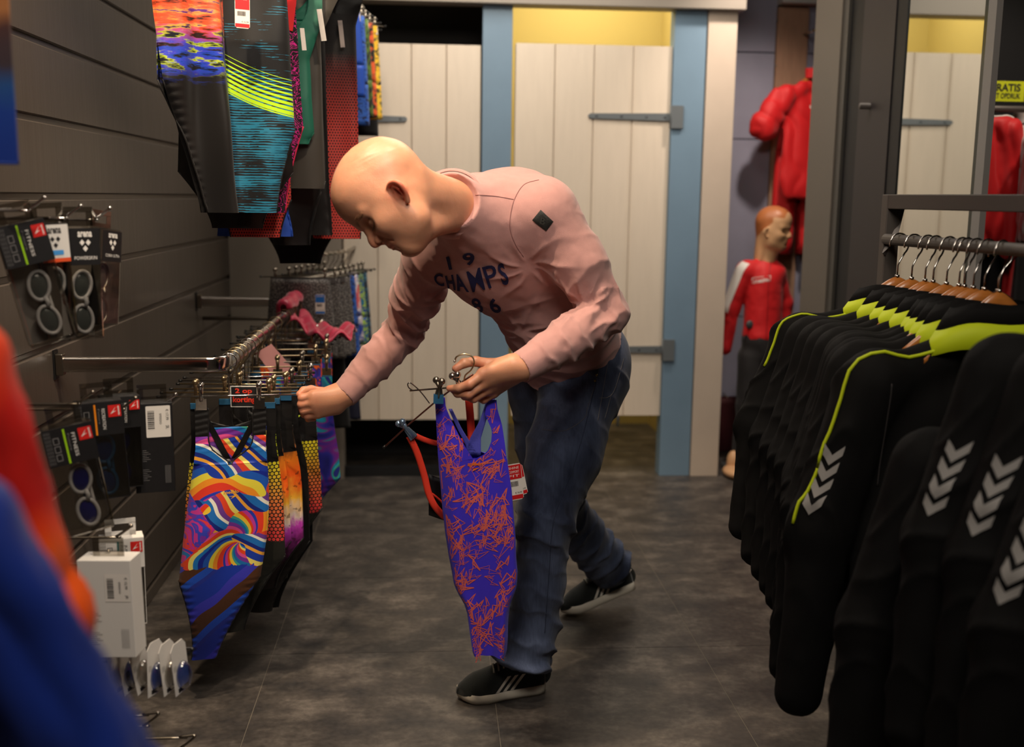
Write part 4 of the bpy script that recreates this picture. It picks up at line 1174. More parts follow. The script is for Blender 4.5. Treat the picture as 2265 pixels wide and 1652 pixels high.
def m_flame():
    """orange streaks into blue over black"""
    m, nt, bc = fabric('flame_streak_print', 0.5); uv, x, y = nuv(nt)
    nz = nnoise(nt, uv, 1.0, 4, ((14, 60, 1), (0, 0, 0), (0, 0, 0.4)), 0.6)
    hot = nramp(nt, nz, [(0.36, (40, 16, 12)), (.44, (214, 74, 30)), (.52, (232, 90, 60)), (.58, (232, 150, 60)), (.64, (90, 30, 120))])
    cold = nramp(nt, nz, [(0.38, (14, 14, 20)), (.45, (30, 70, 190)), (.53, (60, 60, 200)), (.58, (180, 200, 40)), (.64, (14, 16, 30))])
    t = nmath(nt, 'ADD', y, nmath(nt, 'MULTIPLY', nz, 0.12))
    k1 = nramp(nt, t, [(.355, (0, 0, 0)), (.40, (255, 255, 255))]); k2 = nramp(nt, t, [(.445, (0, 0, 0)), (.48, (255, 255, 255))])
    c = nmix(nt, k1, hot, cold); c = nmix(nt, k2, c, lin((20, 18, 18)))
    nt.links.new(c, bc); return m
def m_mesh_dots(name, base, dot, fade=True):
    m, nt, bc = fabric(name, 0.55); uv, x, y = nuv(nt)
    p = 0.008
    fx = nmath(nt, 'SUBTRACT', nmath(nt, 'FRACT', nmath(nt, 'ADD', nmath(nt, 'DIVIDE', x, p), 50)), 0.5)
    row = nmath(nt, 'FLOOR', nmath(nt, 'DIVIDE', y, p))
    fx = nmath(nt, 'SUBTRACT', nmath(nt, 'FRACT', nmath(nt, 'ADD', nmath(nt, 'DIVIDE', x, p), nmath(nt, 'ADD', nmath(nt, 'MULTIPLY', row, 0.5), 50))), 0.5)
    fy = nmath(nt, 'SUBTRACT', nmath(nt, 'FRACT', nmath(nt, 'DIVIDE', y, p)), 0.5)
    d = nmath(nt, 'SQRT', nmath(nt, 'ADD', nmath(nt, 'MULTIPLY', fx, fx), nmath(nt, 'MULTIPLY', fy, fy)))
    on = nmath(nt, 'GREATER_THAN', d, 0.30)
    g = nramp(nt, y, [(0.28, (24, 20, 20)), (.50, dot)]) if fade else lin(dot)
    nt.links.new(nmix(nt, on, lin(base), g), bc); return m

def fold_fn(seed, amp, n=3):
    r = np.random.default_rng(seed); ph = r.random(n)*6.28; fr = r.uniform(18, 70, n); a = r.uniform(0.3, 1, n)*amp; dr = r.uniform(-8, 8, n)
    return lambda x, y: float(sum(a[i]*math.sin(x*fr[i]+y*dr[i]+ph[i]) for i in range(n)))

def suit_shape(kind):
    """half widths over v (metres down); returns dict of outline tables"""
    return kind
def make_suit(name, m, length=0.66, w=0.155, strap_x=0.085, strap_w=0.022, neck=0.17, neck_back=0.10, leg=0.20, gusset=0.032,
              depth=0.028, seed=1, amp=0.006, strap_m=None, hip=1.0, lining=LINING, trim=None, squeeze=0.0, flat=False, nu=22, nv=46, topblack=0.0, twist=0.0, lean=0.0, black_to=9.0, npow=1.6):
    """one-piece swimsuit hanging by its shoulders; local x across, y depth (front towards -y), z down from 0"""
    ff = fold_fn(seed, amp, 4); fb = fold_fn(seed+50, amp, 4)
    arm = 0.20
    mats = [m, strap_m or m]
    def half(v):
        if v < arm: return float(np.interp(v, [0, arm*0.5, arm], [strap_x+strap_w, strap_x+strap_w*0.9, w*0.86]))
        q = (v-arm)/(length-leg-arm)
        if q <= 1: return w*float(np.interp(q, [0, .25, .55, 1], [0.86, 0.90, 0.92, 1.0*hip]))
        q = (v-(length-leg))/leg
        q = min(q, 1.0); return w*hip*(1-q)**1.5*(1-gusset/w)+gusset*(1 if q < 1 else 1)
    def sq(v): return 1-squeeze*float(smoothstep(0.0, length*0.8, v))
    def pos(x, v, front):
        f = ff if front else fb; hw = max(half(v), 0.02)
        e = max(0.0, 1-(x/hw)**2) if v > arm*0.7 else 0.35
        th = depth*float(np.interp(v, [0, 0.1, 0.3, length], [0.10, 0.5, 1.0, 0.45]))*math.sqrt(e)*(0.55 if flat else 1)
        s = -1 if front else 1
        yy = s*(th+0.0015)+f(x, v)*float(np.interp(v, [0, .12, .3], [0.25, 0.7, 1.0]))*(1 if front else 0.8)
        ed = min(1.0, abs(x)/hw)
        if v > length-leg: yy += s*0.0016*math.sin(v*330+x*40)*float(smoothstep(0.55, 1.0, ed))
        elif v < 0.11: yy += s*0.0010*math.sin(v*420+x*90)
        yy += s*0.004*math.sin(v*21+x*30+seed)*(1-abs(x)/hw*0.5)*float(np.interp(v, [0.1, 0.3], [0, 1]))
        a = twist*v
        xx = x*sq(v)+lean*v*v; c_, s_ = math.cos(a), math.sin(a)
        return (xx*c_-yy*s_, xx*s_+yy*c_, -v)
    parts = {}
    def sheet(front, nk):
        mb = MB(); mb.smooth = True
        # body below the neckline
        P = []; UV = []
        for i in range(nv+1):
            q = i/nv; row = []; ru = []
            for j in range(nu+1):
                t = -1+2*j/nu
                # neckline dips in the middle: start rows on a curve
                v0 = nk*(1-0.0)-(nk-0.02)*abs(t)**3.2*0.0
                v = v0+(length-v0)*q
                hwv = half(v); x = t*hwv
                row.append(pos(x, v, front)); ru.append((x, v))
            P.append(row); UV.append(ru)
        mb.grid(P, True, UV)
        # straps: from the shoulder to the neckline, widening towards the armhole
        for s in (-1, 1):
            P = []; UV = []
            ns = 20 if npow < 2 else 40
            for i in range(ns+1):
                v = nk*i/ns; q = i/ns; row = []; ru = []
                xi = strap_x-strap_w*(1.0 if q < 0.55 else 1.0)
                xi = strap_x-strap_w-(strap_x-strap_w)*float(smoothstep(0.25, 1.0, q))**npow*0.93
                xo = half(v)
                for j in range(6):
                    x = s*(xi+(xo-xi)*j/5); row.append(pos(x, v+(0.0), front)); ru.append((x, v))
                P.append(row if s > 0 else row[::-1]); UV.append(ru if s > 0 else ru[::-1])
            if strap_m is not None:
                kk = sum(1 for i in range(ns+1) if nk*i/ns <= black_to)
                mb.cur = 1
                mb.grid(P[:kk], True, UV[:kk])
                mb.cur = 0
                if kk < ns+1: mb.grid(P[kk-1:], True, UV[kk-1:])
            else: mb.grid(P, True, UV)
        return mb
    root = sheet(True, neck).build(name, mats)
    md = root.modifiers.new('thickness', 'SOLIDIFY'); md.thickness = 0.0012; md.use_rim = False
    bk = sheet(False, neck_back).build('back_panel', mats, root)
    md = bk.modifiers.new('thickness', 'SOLIDIFY'); md.thickness = 0.0012
    root['_half'] = 0
    # bound edges: leg elastic and neck binding
    tm = trim or (strap_m or m)
    for front in (True, False):
        for s in (-1, 1):
            pts = [pos(s*half(v), v, front) for v in np.linspace(length-leg, length, 14)]
            MB().tube(pts, 0.0022, 6).build('leg_elastic', tm, root)
    nk = neck
    pts = []
    for s in (-1, 1):
        seq = []
        for i in range(27):
            q = i/26; xi = strap_x-strap_w-(strap_x-strap_w)*float(smoothstep(0.25, 1.0, q))**npow*0.93
            seq.append(pos(s*xi, nk*q, True))
        pts += seq if s < 0 else seq[::-1]
    MB().tube(pts, 0.002, 6).build('neck_binding', tm, root)
    root.pop('_half', None) if hasattr(root, 'pop') else None
    return root, pos, half

def make_trunks(name, m, w=0.135, length=0.27, leg=0.10, depth=0.022, seed=1, amp=0.006, split=0.02, waist_m=None):
    """swim shorts: waistband at the top, two legs"""
    f1 = fold_fn(seed, amp); mb = MB()
    def pos(x, v, s, hw):
        e = math.sqrt(max(0, 1-(x/hw)**2))
        return (x, s*(depth*e+0.002)+f1(x, v), -v)
    for s in (-1, 1):
        P = []; U = []
        body = length-leg
        for i in range(11):
            v = body*i/10; hw = w*(0.86+0.14*i/10); P.append([pos(-hw+2*hw*j/16, v, s, hw) for j in range(17)]); U.append([(-hw+2*hw*j/16, v) for j in range(17)])
        mb.grid(P, True, U)
        for side in (-1, 1):
            P = []; U = []
            for i in range(9):
                v = body+leg*i/8; hw = w*(1.0+0.06*i/8); row = []; ru = []
                for j in range(9):
                    x = side*(split*i/8*0.6+(hw-split*i/8*0.6)*j/8); row.append(pos(x, v, s, hw*1.001)); ru.append((x, v))
                P.append(row); U.append(ru)
            mb.grid(P, True, U)
    root = mb.build(name, m)
    md = root.modifiers.new('thickness', 'SOLIDIFY'); md.thickness = 0.0015
    wb = MB()
    hw = w*0.865; ring = [(hw*math.cos(t), (depth*0.75+0.003)*math.sin(t), 0) for t in np.linspace(0, 2*PI, 33)]
    wb.grid([[(x, y, 0.006) for x, y, z in ring], [(x*1.01, y*1.15, -0.02) for x, y, z in ring]])
    wb.build('waistband', waist_m or m, root)
    return root

def make_hanger(name, width=0.34, clip_x=0.10, metal=None, tip=BLACKP, hook_h=0.085, sx=1, pads=True, hook_yaw=0.0):
    """clip hanger: rail centre at origin, bar at z=-hook_h; local x across"""
    M_ = metal or CHROME
    root = empty(name)
    R = 0.021
    pts = []
    for a in np.linspace(math.radians(-35), math.radians(205), 20):
        pts.append((R*math.cos(a), 0, R*math.sin(a)))
    pts = pts[::-1] + [(0.012, 0, -0.022), (0.002, 0, -0.034), (0, 0, -0.05), (0, 0, -hook_h)]
    h = MB().tube(pts, 0.0016, 7).build('hook', M_, root)
    h.rotation_euler = (0, 0, hook_yaw)
    MB().tube([(-width/2, 0, -hook_h), (width/2, 0, -hook_h)], 0.0021, 8).build('bar', M_, root)
    for s in (-1, 1):
        MB().tube([(s*(width/2-0.001), 0, -hook_h), (s*(width/2+0.008), 0, -hook_h)], 0.0036, 8).build('end_cap', tip, root)
        c = MB(); x = s*clip_x
        for d in (-1, 1):
            c.tube([(x, d*0.009, -hook_h+0.026), (x, d*0.004, -hook_h+0.004), (x, d*0.0025, -hook_h-0.012)], 0.005, 8, rs=[0.0058, 0.0042, 0.0052])
            c.ball((x, d*0.009, -hook_h+0.027), 0.0078, 10, 6)
            c.box((x-0.013, min(d*0.001, d*0.006), -hook_h-0.034), (x+0.013, max(d*0.001, d*0.006), -hook_h-0.006))
        clip = c.build('clip', M_, root)
        if pads: MB().box((x-0.0145, -0.0075, -hook_h-0.042), (x+0.0145, 0.0075, -hook_h-0.026)).build('pad', BLUEPAD, clip, bevel=0.001)
    return root
TAGW = mat('tag_white', (232, 226, 218), rough=0.6)
TAGR = mat('tag_red', (206, 30, 34), rough=0.5)
TAGB = mat('tag_blue', (26, 110, 196), rough=0.5)
INK = mat('ink', (34, 32, 34), rough=0.7)
WINK = mat('white_ink', (236, 232, 226), rough=0.6)
def barcode(mb, o, dx, dy, n=14, seed=3):
    r = random.Random(seed); x = 0
    o, dx, dy = Vector(o), Vector(dx), Vector(dy)
    while x < 0.97:
        w = r.choice([0.015, 0.03, 0.045]); a = o+dx*x; b = o+dx*min(1, x+w)
        mb.add([a, b, b+dy, a+dy], [(0, 1, 2, 3)]); x += w+r.choice([0.02, 0.035])
def price_tag(parent, loc, rot, w=0.036, h=0.075, col=None, price='€ 34,95', head=('COMFORT',), scale=1.0, two=False):
    """card with red head and foot; local x right, z up, faces -y"""
    col = col or TAGR
    t = MB(); c = w*0.12
    pts = [(-w/2+c, 0, 0), (w/2-c, 0, 0), (w/2, 0, -c), (w/2, 0, -h+c), (w/2-c, 0, -h), (-w/2+c, 0, -h), (-w/2, 0, -h+c), (-w/2, 0, -c)]
    t.prism(pts, (0, 0.0008, 0)); o = t.build('price_tag', TAGW, parent); o.location = loc; o.rotation_euler = rot; o.scale = (scale,)*3
    b = MB(); b.add([(-w/2+0.001, -0.0004, -h*0.42), (w/2-0.001, -0.0004, -h*0.42), (w/2-0.001, -0.0004, -0.002), (-w/2+0.001, -0.0004, -0.002)], [(0, 1, 2, 3)])
    b.build('tag_band', col, o); b = MB()
    b.add([(-w/2+0.001, -0.0004, -h+0.002), (w/2-0.001, -0.0004, -h+0.002), (w/2-0.001, -0.0004, -h*0.86), (-w/2+0.001, -0.0004, -h*0.86)], [(0, 1, 2, 3)])
    b.build('tag_band', col, o)
    k = MB(); barcode(k, (-w*0.34, -0.0006, -h*0.62), (w*0.55, 0, 0), (0, 0, h*0.14))
    put_text(k, price, quad_fn((-w*0.05, -0.0006, -h*0.83), (w*0.46, 0, 0), (0, 0, h*0.055)))
    k.build('print', INK, o)
    k = MB()
    for i, hd in enumerate(head):
        put_text(k, hd, quad_fn((-w*0.38, -0.0007, -h*(0.14+0.11*i)), (w*0.7, 0, 0), (0, 0, h*0.065)))
    k.build('tag_title', WINK, o)
    return o

# ---------------------------------------------------------------- lower swimwear rail
ZR = PY(300, 806, 2.62).z; XR = -0.50; YN, YF = 2.62, 4.19
def rail(name, z, x, y0, y1, label, cat='rail'):
    r = empty(name, (x, y0, z), label=label, cat=cat)
    P = []
    c = 0.045
    path = [(-W-x, 0), (-c, 0)] + [(-c+c*math.sin(a), c-c*math.cos(a)) for a in np.linspace(0.2, PI/2, 6)] + [(0, y1-y0-c)] + [(-c+c*math.cos(a), y1-y0-c+c*math.sin(a)) for a in np.linspace(0.2, PI/2, 6)] + [(-W-x, y1-y0)]
    pts = [Vector((a, b, 0)) for a, b in path]
    prof = [(0.0075*math.copysign(1, s)*abs(co)**0.6 if False else 0.0075*co, 0.019*si) for co, si in [(math.cos(t), math.sin(t)) for t in np.linspace(0, 2*PI, 16, endpoint=False)] for s in [co]]
    prof = []
    for t in np.linspace(0, 2*PI, 16, endpoint=False):
        co, si = math.cos(t), math.sin(t)
        prof.append((0.0075*math.copysign(abs(co)**0.7, co), 0.019*math.copysign(abs(si)**0.6, si)))
    G = []
    for i, p in enumerate(pts):
        t = (pts[min(i+1, len(pts)-1)]-pts[max(i-1, 0)]).normalized(); n = Vector((t.y, -t.x, 0))
        G.append([p+n*a+Vector((0, 0, b)) for a, b in prof])
    MB().grid(G, True, closed_u=True).build('tube', CHROME, r)
    for yy in (0, y1-y0):
        MB().box((-W-x, yy-0.014, -0.035), (-W-x+0.004, yy+0.014, 0.035)).build('wall_plate', BLACKP, r)
        m = MB(); m.box((-W-x+0.004, yy-0.011, -0.026), (-W-x+0.022, yy+0.011, 0.026)); m.build('socket', CHROME_D, r, bevel=0.002)
    return r
rail('garment_rail', ZR, XR, YN, YF, 'chrome U-shaped swimwear rail on the slatwall at waist height, crowded with clip hangers')

HZ = ZR+0.019            # hook rests on the tube top: centre of hook a little lower
def hang(hgr, x, y, z_top, yaw):
    """hook inside radius rests on the rail's top edge"""
    hgr.location = (x, y, z_top-0.019); hgr.rotation_euler = (0, 0, yaw)
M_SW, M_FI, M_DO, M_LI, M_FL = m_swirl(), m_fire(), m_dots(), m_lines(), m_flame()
M_TEAL = m_ramp('teal_swirl_print', [(0.3, (20, 24, 110)), (.40, (40, 40, 150)), (.46, (110, 30, 130)), (.50, (20, 120, 150)), (.56, (30, 150, 190)), (.60, (60, 160, 110)), (.66, (30, 40, 130))], 7, mapping=((1, 0.7, 1),), dist=2.5, det=1)
M_ORNG = m_ramp('orange_marble_print', [(0.3, (230, 60, 30)), (.45, (246, 110, 30)), (.5, (60, 30, 100)), (.55, (40, 60, 180)), (.65, (240, 80, 40))], 14, dist=2.0, det=1)
M_SPECK = m_ramp('grey_speckle_print', [(0.38, (26, 25, 26)), (.5, (70, 66, 66)), (.62, (150, 144, 140))], 220, det=2)
M_REDM = m_mesh_dots('red_mesh_print', (20, 15, 17), (196, 62, 54))
M_PINKZ = m_ramp('pink_scribble_print', [(0.44, (24, 20, 24)), (.47, (200, 30, 140)), (.50, (220, 40, 150)), (.53, (24, 20, 24))], 30, dist=4, det=1)
M_GREEN = mat('green_stripe_lycra', (30, 104, 84), rough=0.6)
M_PINK = mat('hot_pink_lycra', (206, 36, 84), rough=0.55)
M_BLUE = mat('royal_blue_lycra', (24, 70, 170), rough=0.6)
M_GREY = mat('charcoal_lycra', (62, 58, 52), rough=0.6, sheen=0.2)
M_BLUEP = m_ramp('blue_check_print', [(0.35, (20, 50, 130)), (.5, (50, 100, 190)), (.6, (20, 30, 70))], 60)
M_GRNP = m_ramp('green_feather_print', [(0.4, (24, 30, 20)), (.5, (90, 120, 40)), (.6, (24, 28, 24))], 1.0, mapping=((60, 18, 1),))
M_YELP = m_ramp('yellow_leaf_print', [(0.4, (226, 170, 30)), (.5, (240, 200, 60)), (.6, (70, 60, 30))], 50, dist=1)
M_ACID = m_ramp('acid_green_print', [(0.38, (24, 60, 150)), (.46, (180, 220, 60)), (.55, (24, 50, 130)), (.62, (30, 120, 150))], 22, dist=2)

# ---- suits on the lower rail: (label, category hanger label, params)
lower = [
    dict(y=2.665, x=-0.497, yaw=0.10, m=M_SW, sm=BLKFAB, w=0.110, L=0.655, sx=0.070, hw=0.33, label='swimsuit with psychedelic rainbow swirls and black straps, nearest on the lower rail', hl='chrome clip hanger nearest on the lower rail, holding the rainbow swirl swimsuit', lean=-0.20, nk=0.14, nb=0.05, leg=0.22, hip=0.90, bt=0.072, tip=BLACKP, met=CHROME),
    dict(y=2.715, x=-0.50, yaw=0.05, m=M_DO, sm=BLKFAB, w=0.135, L=0.60, sx=0.09, hw=0.34, label='black swimsuit with dotted sides showing left of the rainbow swirl one', hl='clip hanger just behind the nearest chrome one', met=BRASSY),
    dict(y=2.77, x=-0.468, yaw=0.06, m=M_FI, sm=BLKFAB, w=0.105, L=0.50, sx=0.062, hw=0.32, label='swimsuit printed with orange flames fading to purple, right beside the rainbow one', hl='champagne hanger holding the first flame print suit', met=BRASSY, leg=0.12),
    dict(y=2.83, x=-0.442, yaw=-0.04, m=M_FI, sm=BLKFAB, w=0.108, L=0.53, sx=0.06, hw=0.32, label='second flame print swimsuit, behind the first with its right edge showing', hl='champagne hanger of the second flame print suit', met=BRASSY, leg=0.14),
    dict(y=2.89, x=-0.455, yaw=0.02, m=BLKFAB, sm=BLKFAB, w=0.135, L=0.62, sx=0.08, hw=0.33, label='plain black swimsuit between the flame prints and the dotted one', hl='hanger of the plain black suit on the lower rail', met=CHROME_D),
    dict(y=2.95, x=-0.425, yaw=0.10, m=M_DO, sm=BLKFAB, w=0.130, L=0.545, sx=0.092, hw=0.33, label='black swimsuit with a side strip of yellow to red dots, below the reaching hand', hl='hanger of the dot strip suit under the reaching hand', met=CHROME),
    dict(y=3.02, x=-0.45, yaw=0.0, m=BLKFAB2, sm=BLKFAB2, w=0.125, L=0.66, sx=0.08, hw=0.33, label='long matt black swimsuit reaching lowest behind the dotted one', hl='hanger of the long matt black suit', met=BRASSY),
    dict(y=3.12, x=-0.375, yaw=0.08, m=M_TEAL, sm=M_TEAL, w=0.115, L=0.42, sx=0.07, hw=0.30, label='teal and purple marbled swimsuit hanging beyond the reaching hand', hl='hanger of the teal marbled suit', met=BRASSY, leg=0.12),
    dict(y=3.22, x=-0.455, yaw=-0.05, m=BLKFAB, sm=BLKFAB, w=0.120, L=0.60, sx=0.07, hw=0.31, label='black swimsuit behind the teal marbled one', hl='hanger behind that of the teal marbled suit', met=CHROME_D),
    dict(y=3.34, x=-0.44, yaw=0.08, m=M_TEAL, sm=M_ORNG, w=0.120, L=0.44, sx=0.08, hw=0.32, label='marbled swimsuit with orange straps, half hidden by the pink sleeve', hl='hanger with orange straps clipped on', met=BRASSY, leg=0.12),
    dict(y=3.48, x=-0.43, yaw=0.02, m=M_ORNG, sm=M_ORNG, w=0.115, L=0.40, sx=0.09, hw=0.33, label='orange and blue marbled swimsuit in the middle of the lower rail', hl='hanger of the orange marbled suit', met=BRASSY, leg=0.12),
    dict(y=3.62, x=-0.44, yaw=-0.03, m=BLKFAB, sm=M_ORNG, w=0.125, L=0.46, sx=0.09, hw=0.33, label='black swimsuit with neon orange straps towards the far end of the rail', hl='hanger of the neon strapped black suit', met=CHROME_D, leg=0.12),
]
used_first = True
for k, d in enumerate(lower):
    g = make_hanger('clip_hanger', d['hw'], d['sx']*1.0, d['met'], d.get('tip', BLACKP), pads=(k not in (0,)))
    tag(g, d['hl'], 'hanger', 'clip hangers on the lower rail'); hang(g, XR, d['y'], HZ, d['yaw'])
    s_, ps, hf_ = make_suit('swimsuit', d['m'], length=d['L'], w=d['w'], strap_x=d['sx'], strap_w=0.016, neck=d.get('nk', 0.15), neck_back=d.get('nb', 0.08), leg=d.get('leg', 0.20), gusset=0.03,
                            depth=0.022 if k else 0.03, seed=k+3, amp=0.005 if k else 0.008, strap_m=d['sm'], hip=d.get('hip', 0.95), lean=d.get('lean', random.uniform(-0.06, 0.03)), black_to=d.get('bt', 9.0), npow=4.5 if k == 0 else 1.6, nv=140 if k == 0 else 70, nu=44 if k == 0 else 26)
    tag(s_, d['label'], 'swimsuit', 'swimsuits on the lower rail')
    s_.location = (d['x'], d['y'], HZ-0.019-0.085-0.030); s_.rotation_euler = (0, 0, d['yaw'])
    if abs(d['x']-XR) > 0.012: g.location.x = XR; 
    # slide the clips so that they grip the suit where it hangs
    for c in g.children:
        if c.name.startswith('clip'): c.location.x = (d['x']-XR)
    if k == 0:
        for sx_ in (-1, 1):                       # broad black bands of the racer back crossing behind the neckline
            P = []
            for q in np.linspace(0, 1, 12):
                xm_ = sx_*(0.062*(1-q)+0.004); v_ = 0.015+0.125*q; row = []
                for e in (-1, 0, 1):
                    p = ps(xm_+e*0.008, v_, False); row.append((p[0], p[1]-0.004, p[2]))
                P.append(row)
            MB().grid(P).build('back_strap', BLKFAB, s_)
        lg = MB()
        def fn(a, b): p = ps(-0.012+0.036*a, 0.215-0.011*b, True); return (p[0], p[1]-0.0016, p[2])
        put_text(lg, 'speedo', fn, maxlen=0.4, bold=0.02)
        P = [ps(0.0, 0.219, True), ps(0.024, 0.2175, True), ps(0.006, 0.226, True), ps(0.011, 0.2205, True)]
        lg.add([(p[0], p[1]-0.0016, p[2]) for p in P], [(0, 1, 3), (1, 2, 3)])
        lg.build('logo', mat('gold_print', (236, 170, 60), rough=0.5), s_)
# extra hooks and bars further along
for k in range(9):
    y = 3.70+0.048*k
    g = make_hanger('clip_hanger', 0.31+0.02*(k % 3), 0.09, [BRASSY, CHROME, CHROME_D][k % 3]); tag(g, ['first', 'second', 'third', 'fourth', 'fifth', 'sixth', 'seventh', 'eighth', 'last'][k]+' clip hanger from the loose pink card towards the magenta garment on the lower rail', 'hanger', 'clip hangers on the lower rail')
    hang(g, XR, y, HZ, random.uniform(-0.15, 0.2))
# magenta garment thrown over the far end of the rail
mb = MB(); P = []
for i in range(25):
    q = i/24; row = []
    for j in range(21):
        r = j/20; y = 3.68+q*0.42
        a = -0.6+r*3.9
        rad = (0.026+0.003*math.sin(q*22+r*5))*float(np.interp(q, [0, 0.03, 0.9, 1], [0.45, 1, 1, 0.3]))
        if a < PI+0.2: x = rad*math.cos(PI-a) ; z = 0.012+rad*1.15*math.sin(a) if a > 0 else 0.012+a*0.09
        row.append((XR-0.0+x*1.0, y, ZR+0.016+z+0.004*math.sin(q*14)))
    P.append(row)
mb.grid(P)
P = []
for i in range(31):
    q = i/30; row = []
    for j in range(15):
        r = j/14
        x = XR+0.028+q*0.20; y = 3.62+0.30*r+0.03*math.sin(q*9)
        z = ZR-0.01-0.055*math.sin(min(1, q*1.6)*PI/2)+0.014*math.sin(q*17+r*7)+0.008*math.sin(r*23)
        row.append((x, y, z))
    P.append(row)
mb.grid(P)
o = mb.build('draped_top', mat('magenta_sheen', (196, 30, 72), rough=0.4, sheen=0.3, bump=0.4, bscale=160)); o.modifiers.new('thickness', 'SOLIDIFY').thickness = 0.003
tag(o, 'magenta shiny garment thrown over the far end of the lower rail', 'clothing')
# the price card clipped between the suits and the loose pink card
c = PY(540, 876, 2.70)
o = boxo('discount_card', (c.x-0.034, c.y, c.z-0.028), (c.x+0.034, c.y+0.0015, c.z+0.026), TAGW); tag(o, 'small black discount card with red lettering hanging between the hangers', 'sign')
MB().box((c.x-0.0315, c.y-0.0006, c.z-0.0255), (c.x+0.0315, c.y, c.z+0.0235)).build('card_face', mat('card_black', (26, 24, 26), rough=0.6), o)
k = MB(); put_text(k, 'korting', quad_fn((c.x-0.028, c.y-0.001, c.z-0.020), (0.056, 0, 0), (0, 0, 0.019)), bold=0.03)
put_text(k, '2 op', quad_fn((c.x-0.022, c.y-0.001, c.z+0.004), (0.042, 0, 0), (0, 0, 0.016)), bold=0.03)
k.build('lettering', mat('card_red', (226, 60, 40), rough=0.5), o)
c = PY(600, 795, 3.2)
o = MB().prism([(c.x-0.045, c.y, c.z+0.02), (c.x+0.0, c.y+0.01, c.z+0.045), (c.x+0.06, c.y+0.02, c.z-0.03), (c.x+0.01, c.y+0.01, c.z-0.06)], (0, 0.0015, 0.0)).build('loose_tag', mat('pink_card', (214, 150, 146), rough=0.6)); tag(o, 'blank pink card tag lying tilted over the hanger hooks', 'tag')

# ---------------------------------------------------------------- upper rail
ZU = 2.12
rail('garment_rail', ZU, XR+0.0, YN, YF+0.15, 'high chrome rail on the slatwall whose swimsuits hang above the lower ones')
def put_suit(u, y, ztop, yaw, m, sm, w, L, label, sx=0.075, **kw):
    x = PY(u, 300, y).x
    r = make_suit('swimsuit', m, length=L, w=w, strap_x=sx, strap_w=kw.pop('sw', 0.018), seed=int(u), strap_m=sm, **kw)
    s_ = r[0]; tag(s_, label, 'swimsuit', 'swimsuits on the high rail'); s_.location = (x, y, ztop); s_.rotation_euler = (0, 0, yaw)
    return r
def hgr_for(x, y, ztop, sx, yaw, label, metal=CHROME, name='clip_hanger'):
    g = make_hanger(name, sx*2+0.10, sx, metal, hook_h=ZU-ztop-0.019+0.019-0.03 if False else 0.085)
    g.location = (x, y, ztop+0.115); g.rotation_euler = (0, 0, yaw); tag(g, label, 'hanger', 'clip hangers on the high rail'); return g
up = [
    (436, 2.64, 0.75, M_FL, M_FL, 0.125, 0.72, 'swimsuit with fiery orange streaks turning blue, black below, leftmost on the high rail', dict(leg=0.30, neck=0.20, neck_back=0.12, lean=0.10, gusset=0.045, trim=BLKFAB, amp=0.013, depth=0.045, nu=44, nv=120, squeeze=0.15)),
    (560, 2.70, 0.10, M_LI, BLKFAB, 0.100, 0.70, 'black and teal streaked swimsuit with acid yellow bands across the hip', dict(leg=0.20, neck=0.16, neck_back=0.1, gusset=0.052, amp=0.008, hip=0.98, nu=40, nv=120, depth=0.034)),
    (520, 2.78, 0.1, BLKFAB, BLKFAB, 0.14, 0.76, 'plain black swimsuit behind the streaked pair on the high rail', dict(leg=0.14, gusset=0.06)),
    (585, 2.86, 0.05, M_PINKZ, M_PINK, 0.098, 0.70, 'black swimsuit with hot pink scribbles behind the teal streaked one', dict(leg=0.22, gusset=0.05)),
    (560, 2.95, 0.0, M_REDM, BLKFAB, 0.12, 0.80, 'dark red mesh patterned swimsuit hanging low behind the black ones', dict(squeeze=0.2, leg=0.10, gusset=0.08)),
    (640, 2.98, 0.1, M_GREEN, M_GREEN, 0.065, 0.42, 'green ribbed top showing as a short strip on the high rail', dict(leg=0.03, gusset=0.05)),
    (560, 3.05, 0.0, M_BLUE, M_BLUE, 0.09, 0.80, 'royal blue swimsuit whose hem hangs lowest under the high rail', dict(leg=0.06, gusset=0.10)),
    (676, 3.02, 0.1, M_GREY, M_GREY, 0.050, 0.60, 'charcoal knee suit with an edged hem, right of the green strip', dict(leg=0.02, gusset=0.046, amp=0.006)),
    (640, 3.12, 0.0, BLKFAB, BLKFAB, 0.085, 0.84, 'black swimsuit with gathered legs below the charcoal one', dict(leg=0.15, gusset=0.05)),
    (684, 3.20, 0.0, BLKFAB, BLKFAB, 0.055, 0.80, 'shiny black swimsuit just left of the red mesh one', dict(leg=0.12, gusset=0.06)),
    (742, 3.30, 0.08, M_REDM, BLKFAB, 0.072, 0.82, 'long black to red mesh dotted suit, rightmost behind the bald head', dict(leg=0.02, gusset=0.07, amp=0.007, nu=30)),
    (660, 3.40, 0.0, BLKFAB2, BLKFAB2, 0.11, 0.94, 'matt black swimsuit at the very back of the high rail', dict(leg=0.10, gusset=0.06)),
]
UPS = []
for u, y, yaw, m, sm, w, L, lab, kw in up:
    ztop = PY(u, 470, y).z+ (L if y < 2.75 else 0.70+ (L-0.70)*0.35)
    r = put_suit(u, y, ztop, yaw, m, sm, w, L, lab, **kw); UPS.append(r)
    g = hgr_for(r[0].location.x, y, ztop, 0.075, yaw, 'clip hanger carrying the '+lab.split(',')[0].replace('swimsuit', 'suit')[:60], [CHROME, CHROME_D][int(u) % 2])
    # rail contact: the hook neck is long enough to reach the high tube
    zt = g.location.z; 
    MB().tube([(0, 0, 0.0), (0, 0, ZU+0.02-zt)], 0.0016, 6).build('hook_neck', CHROME, g)
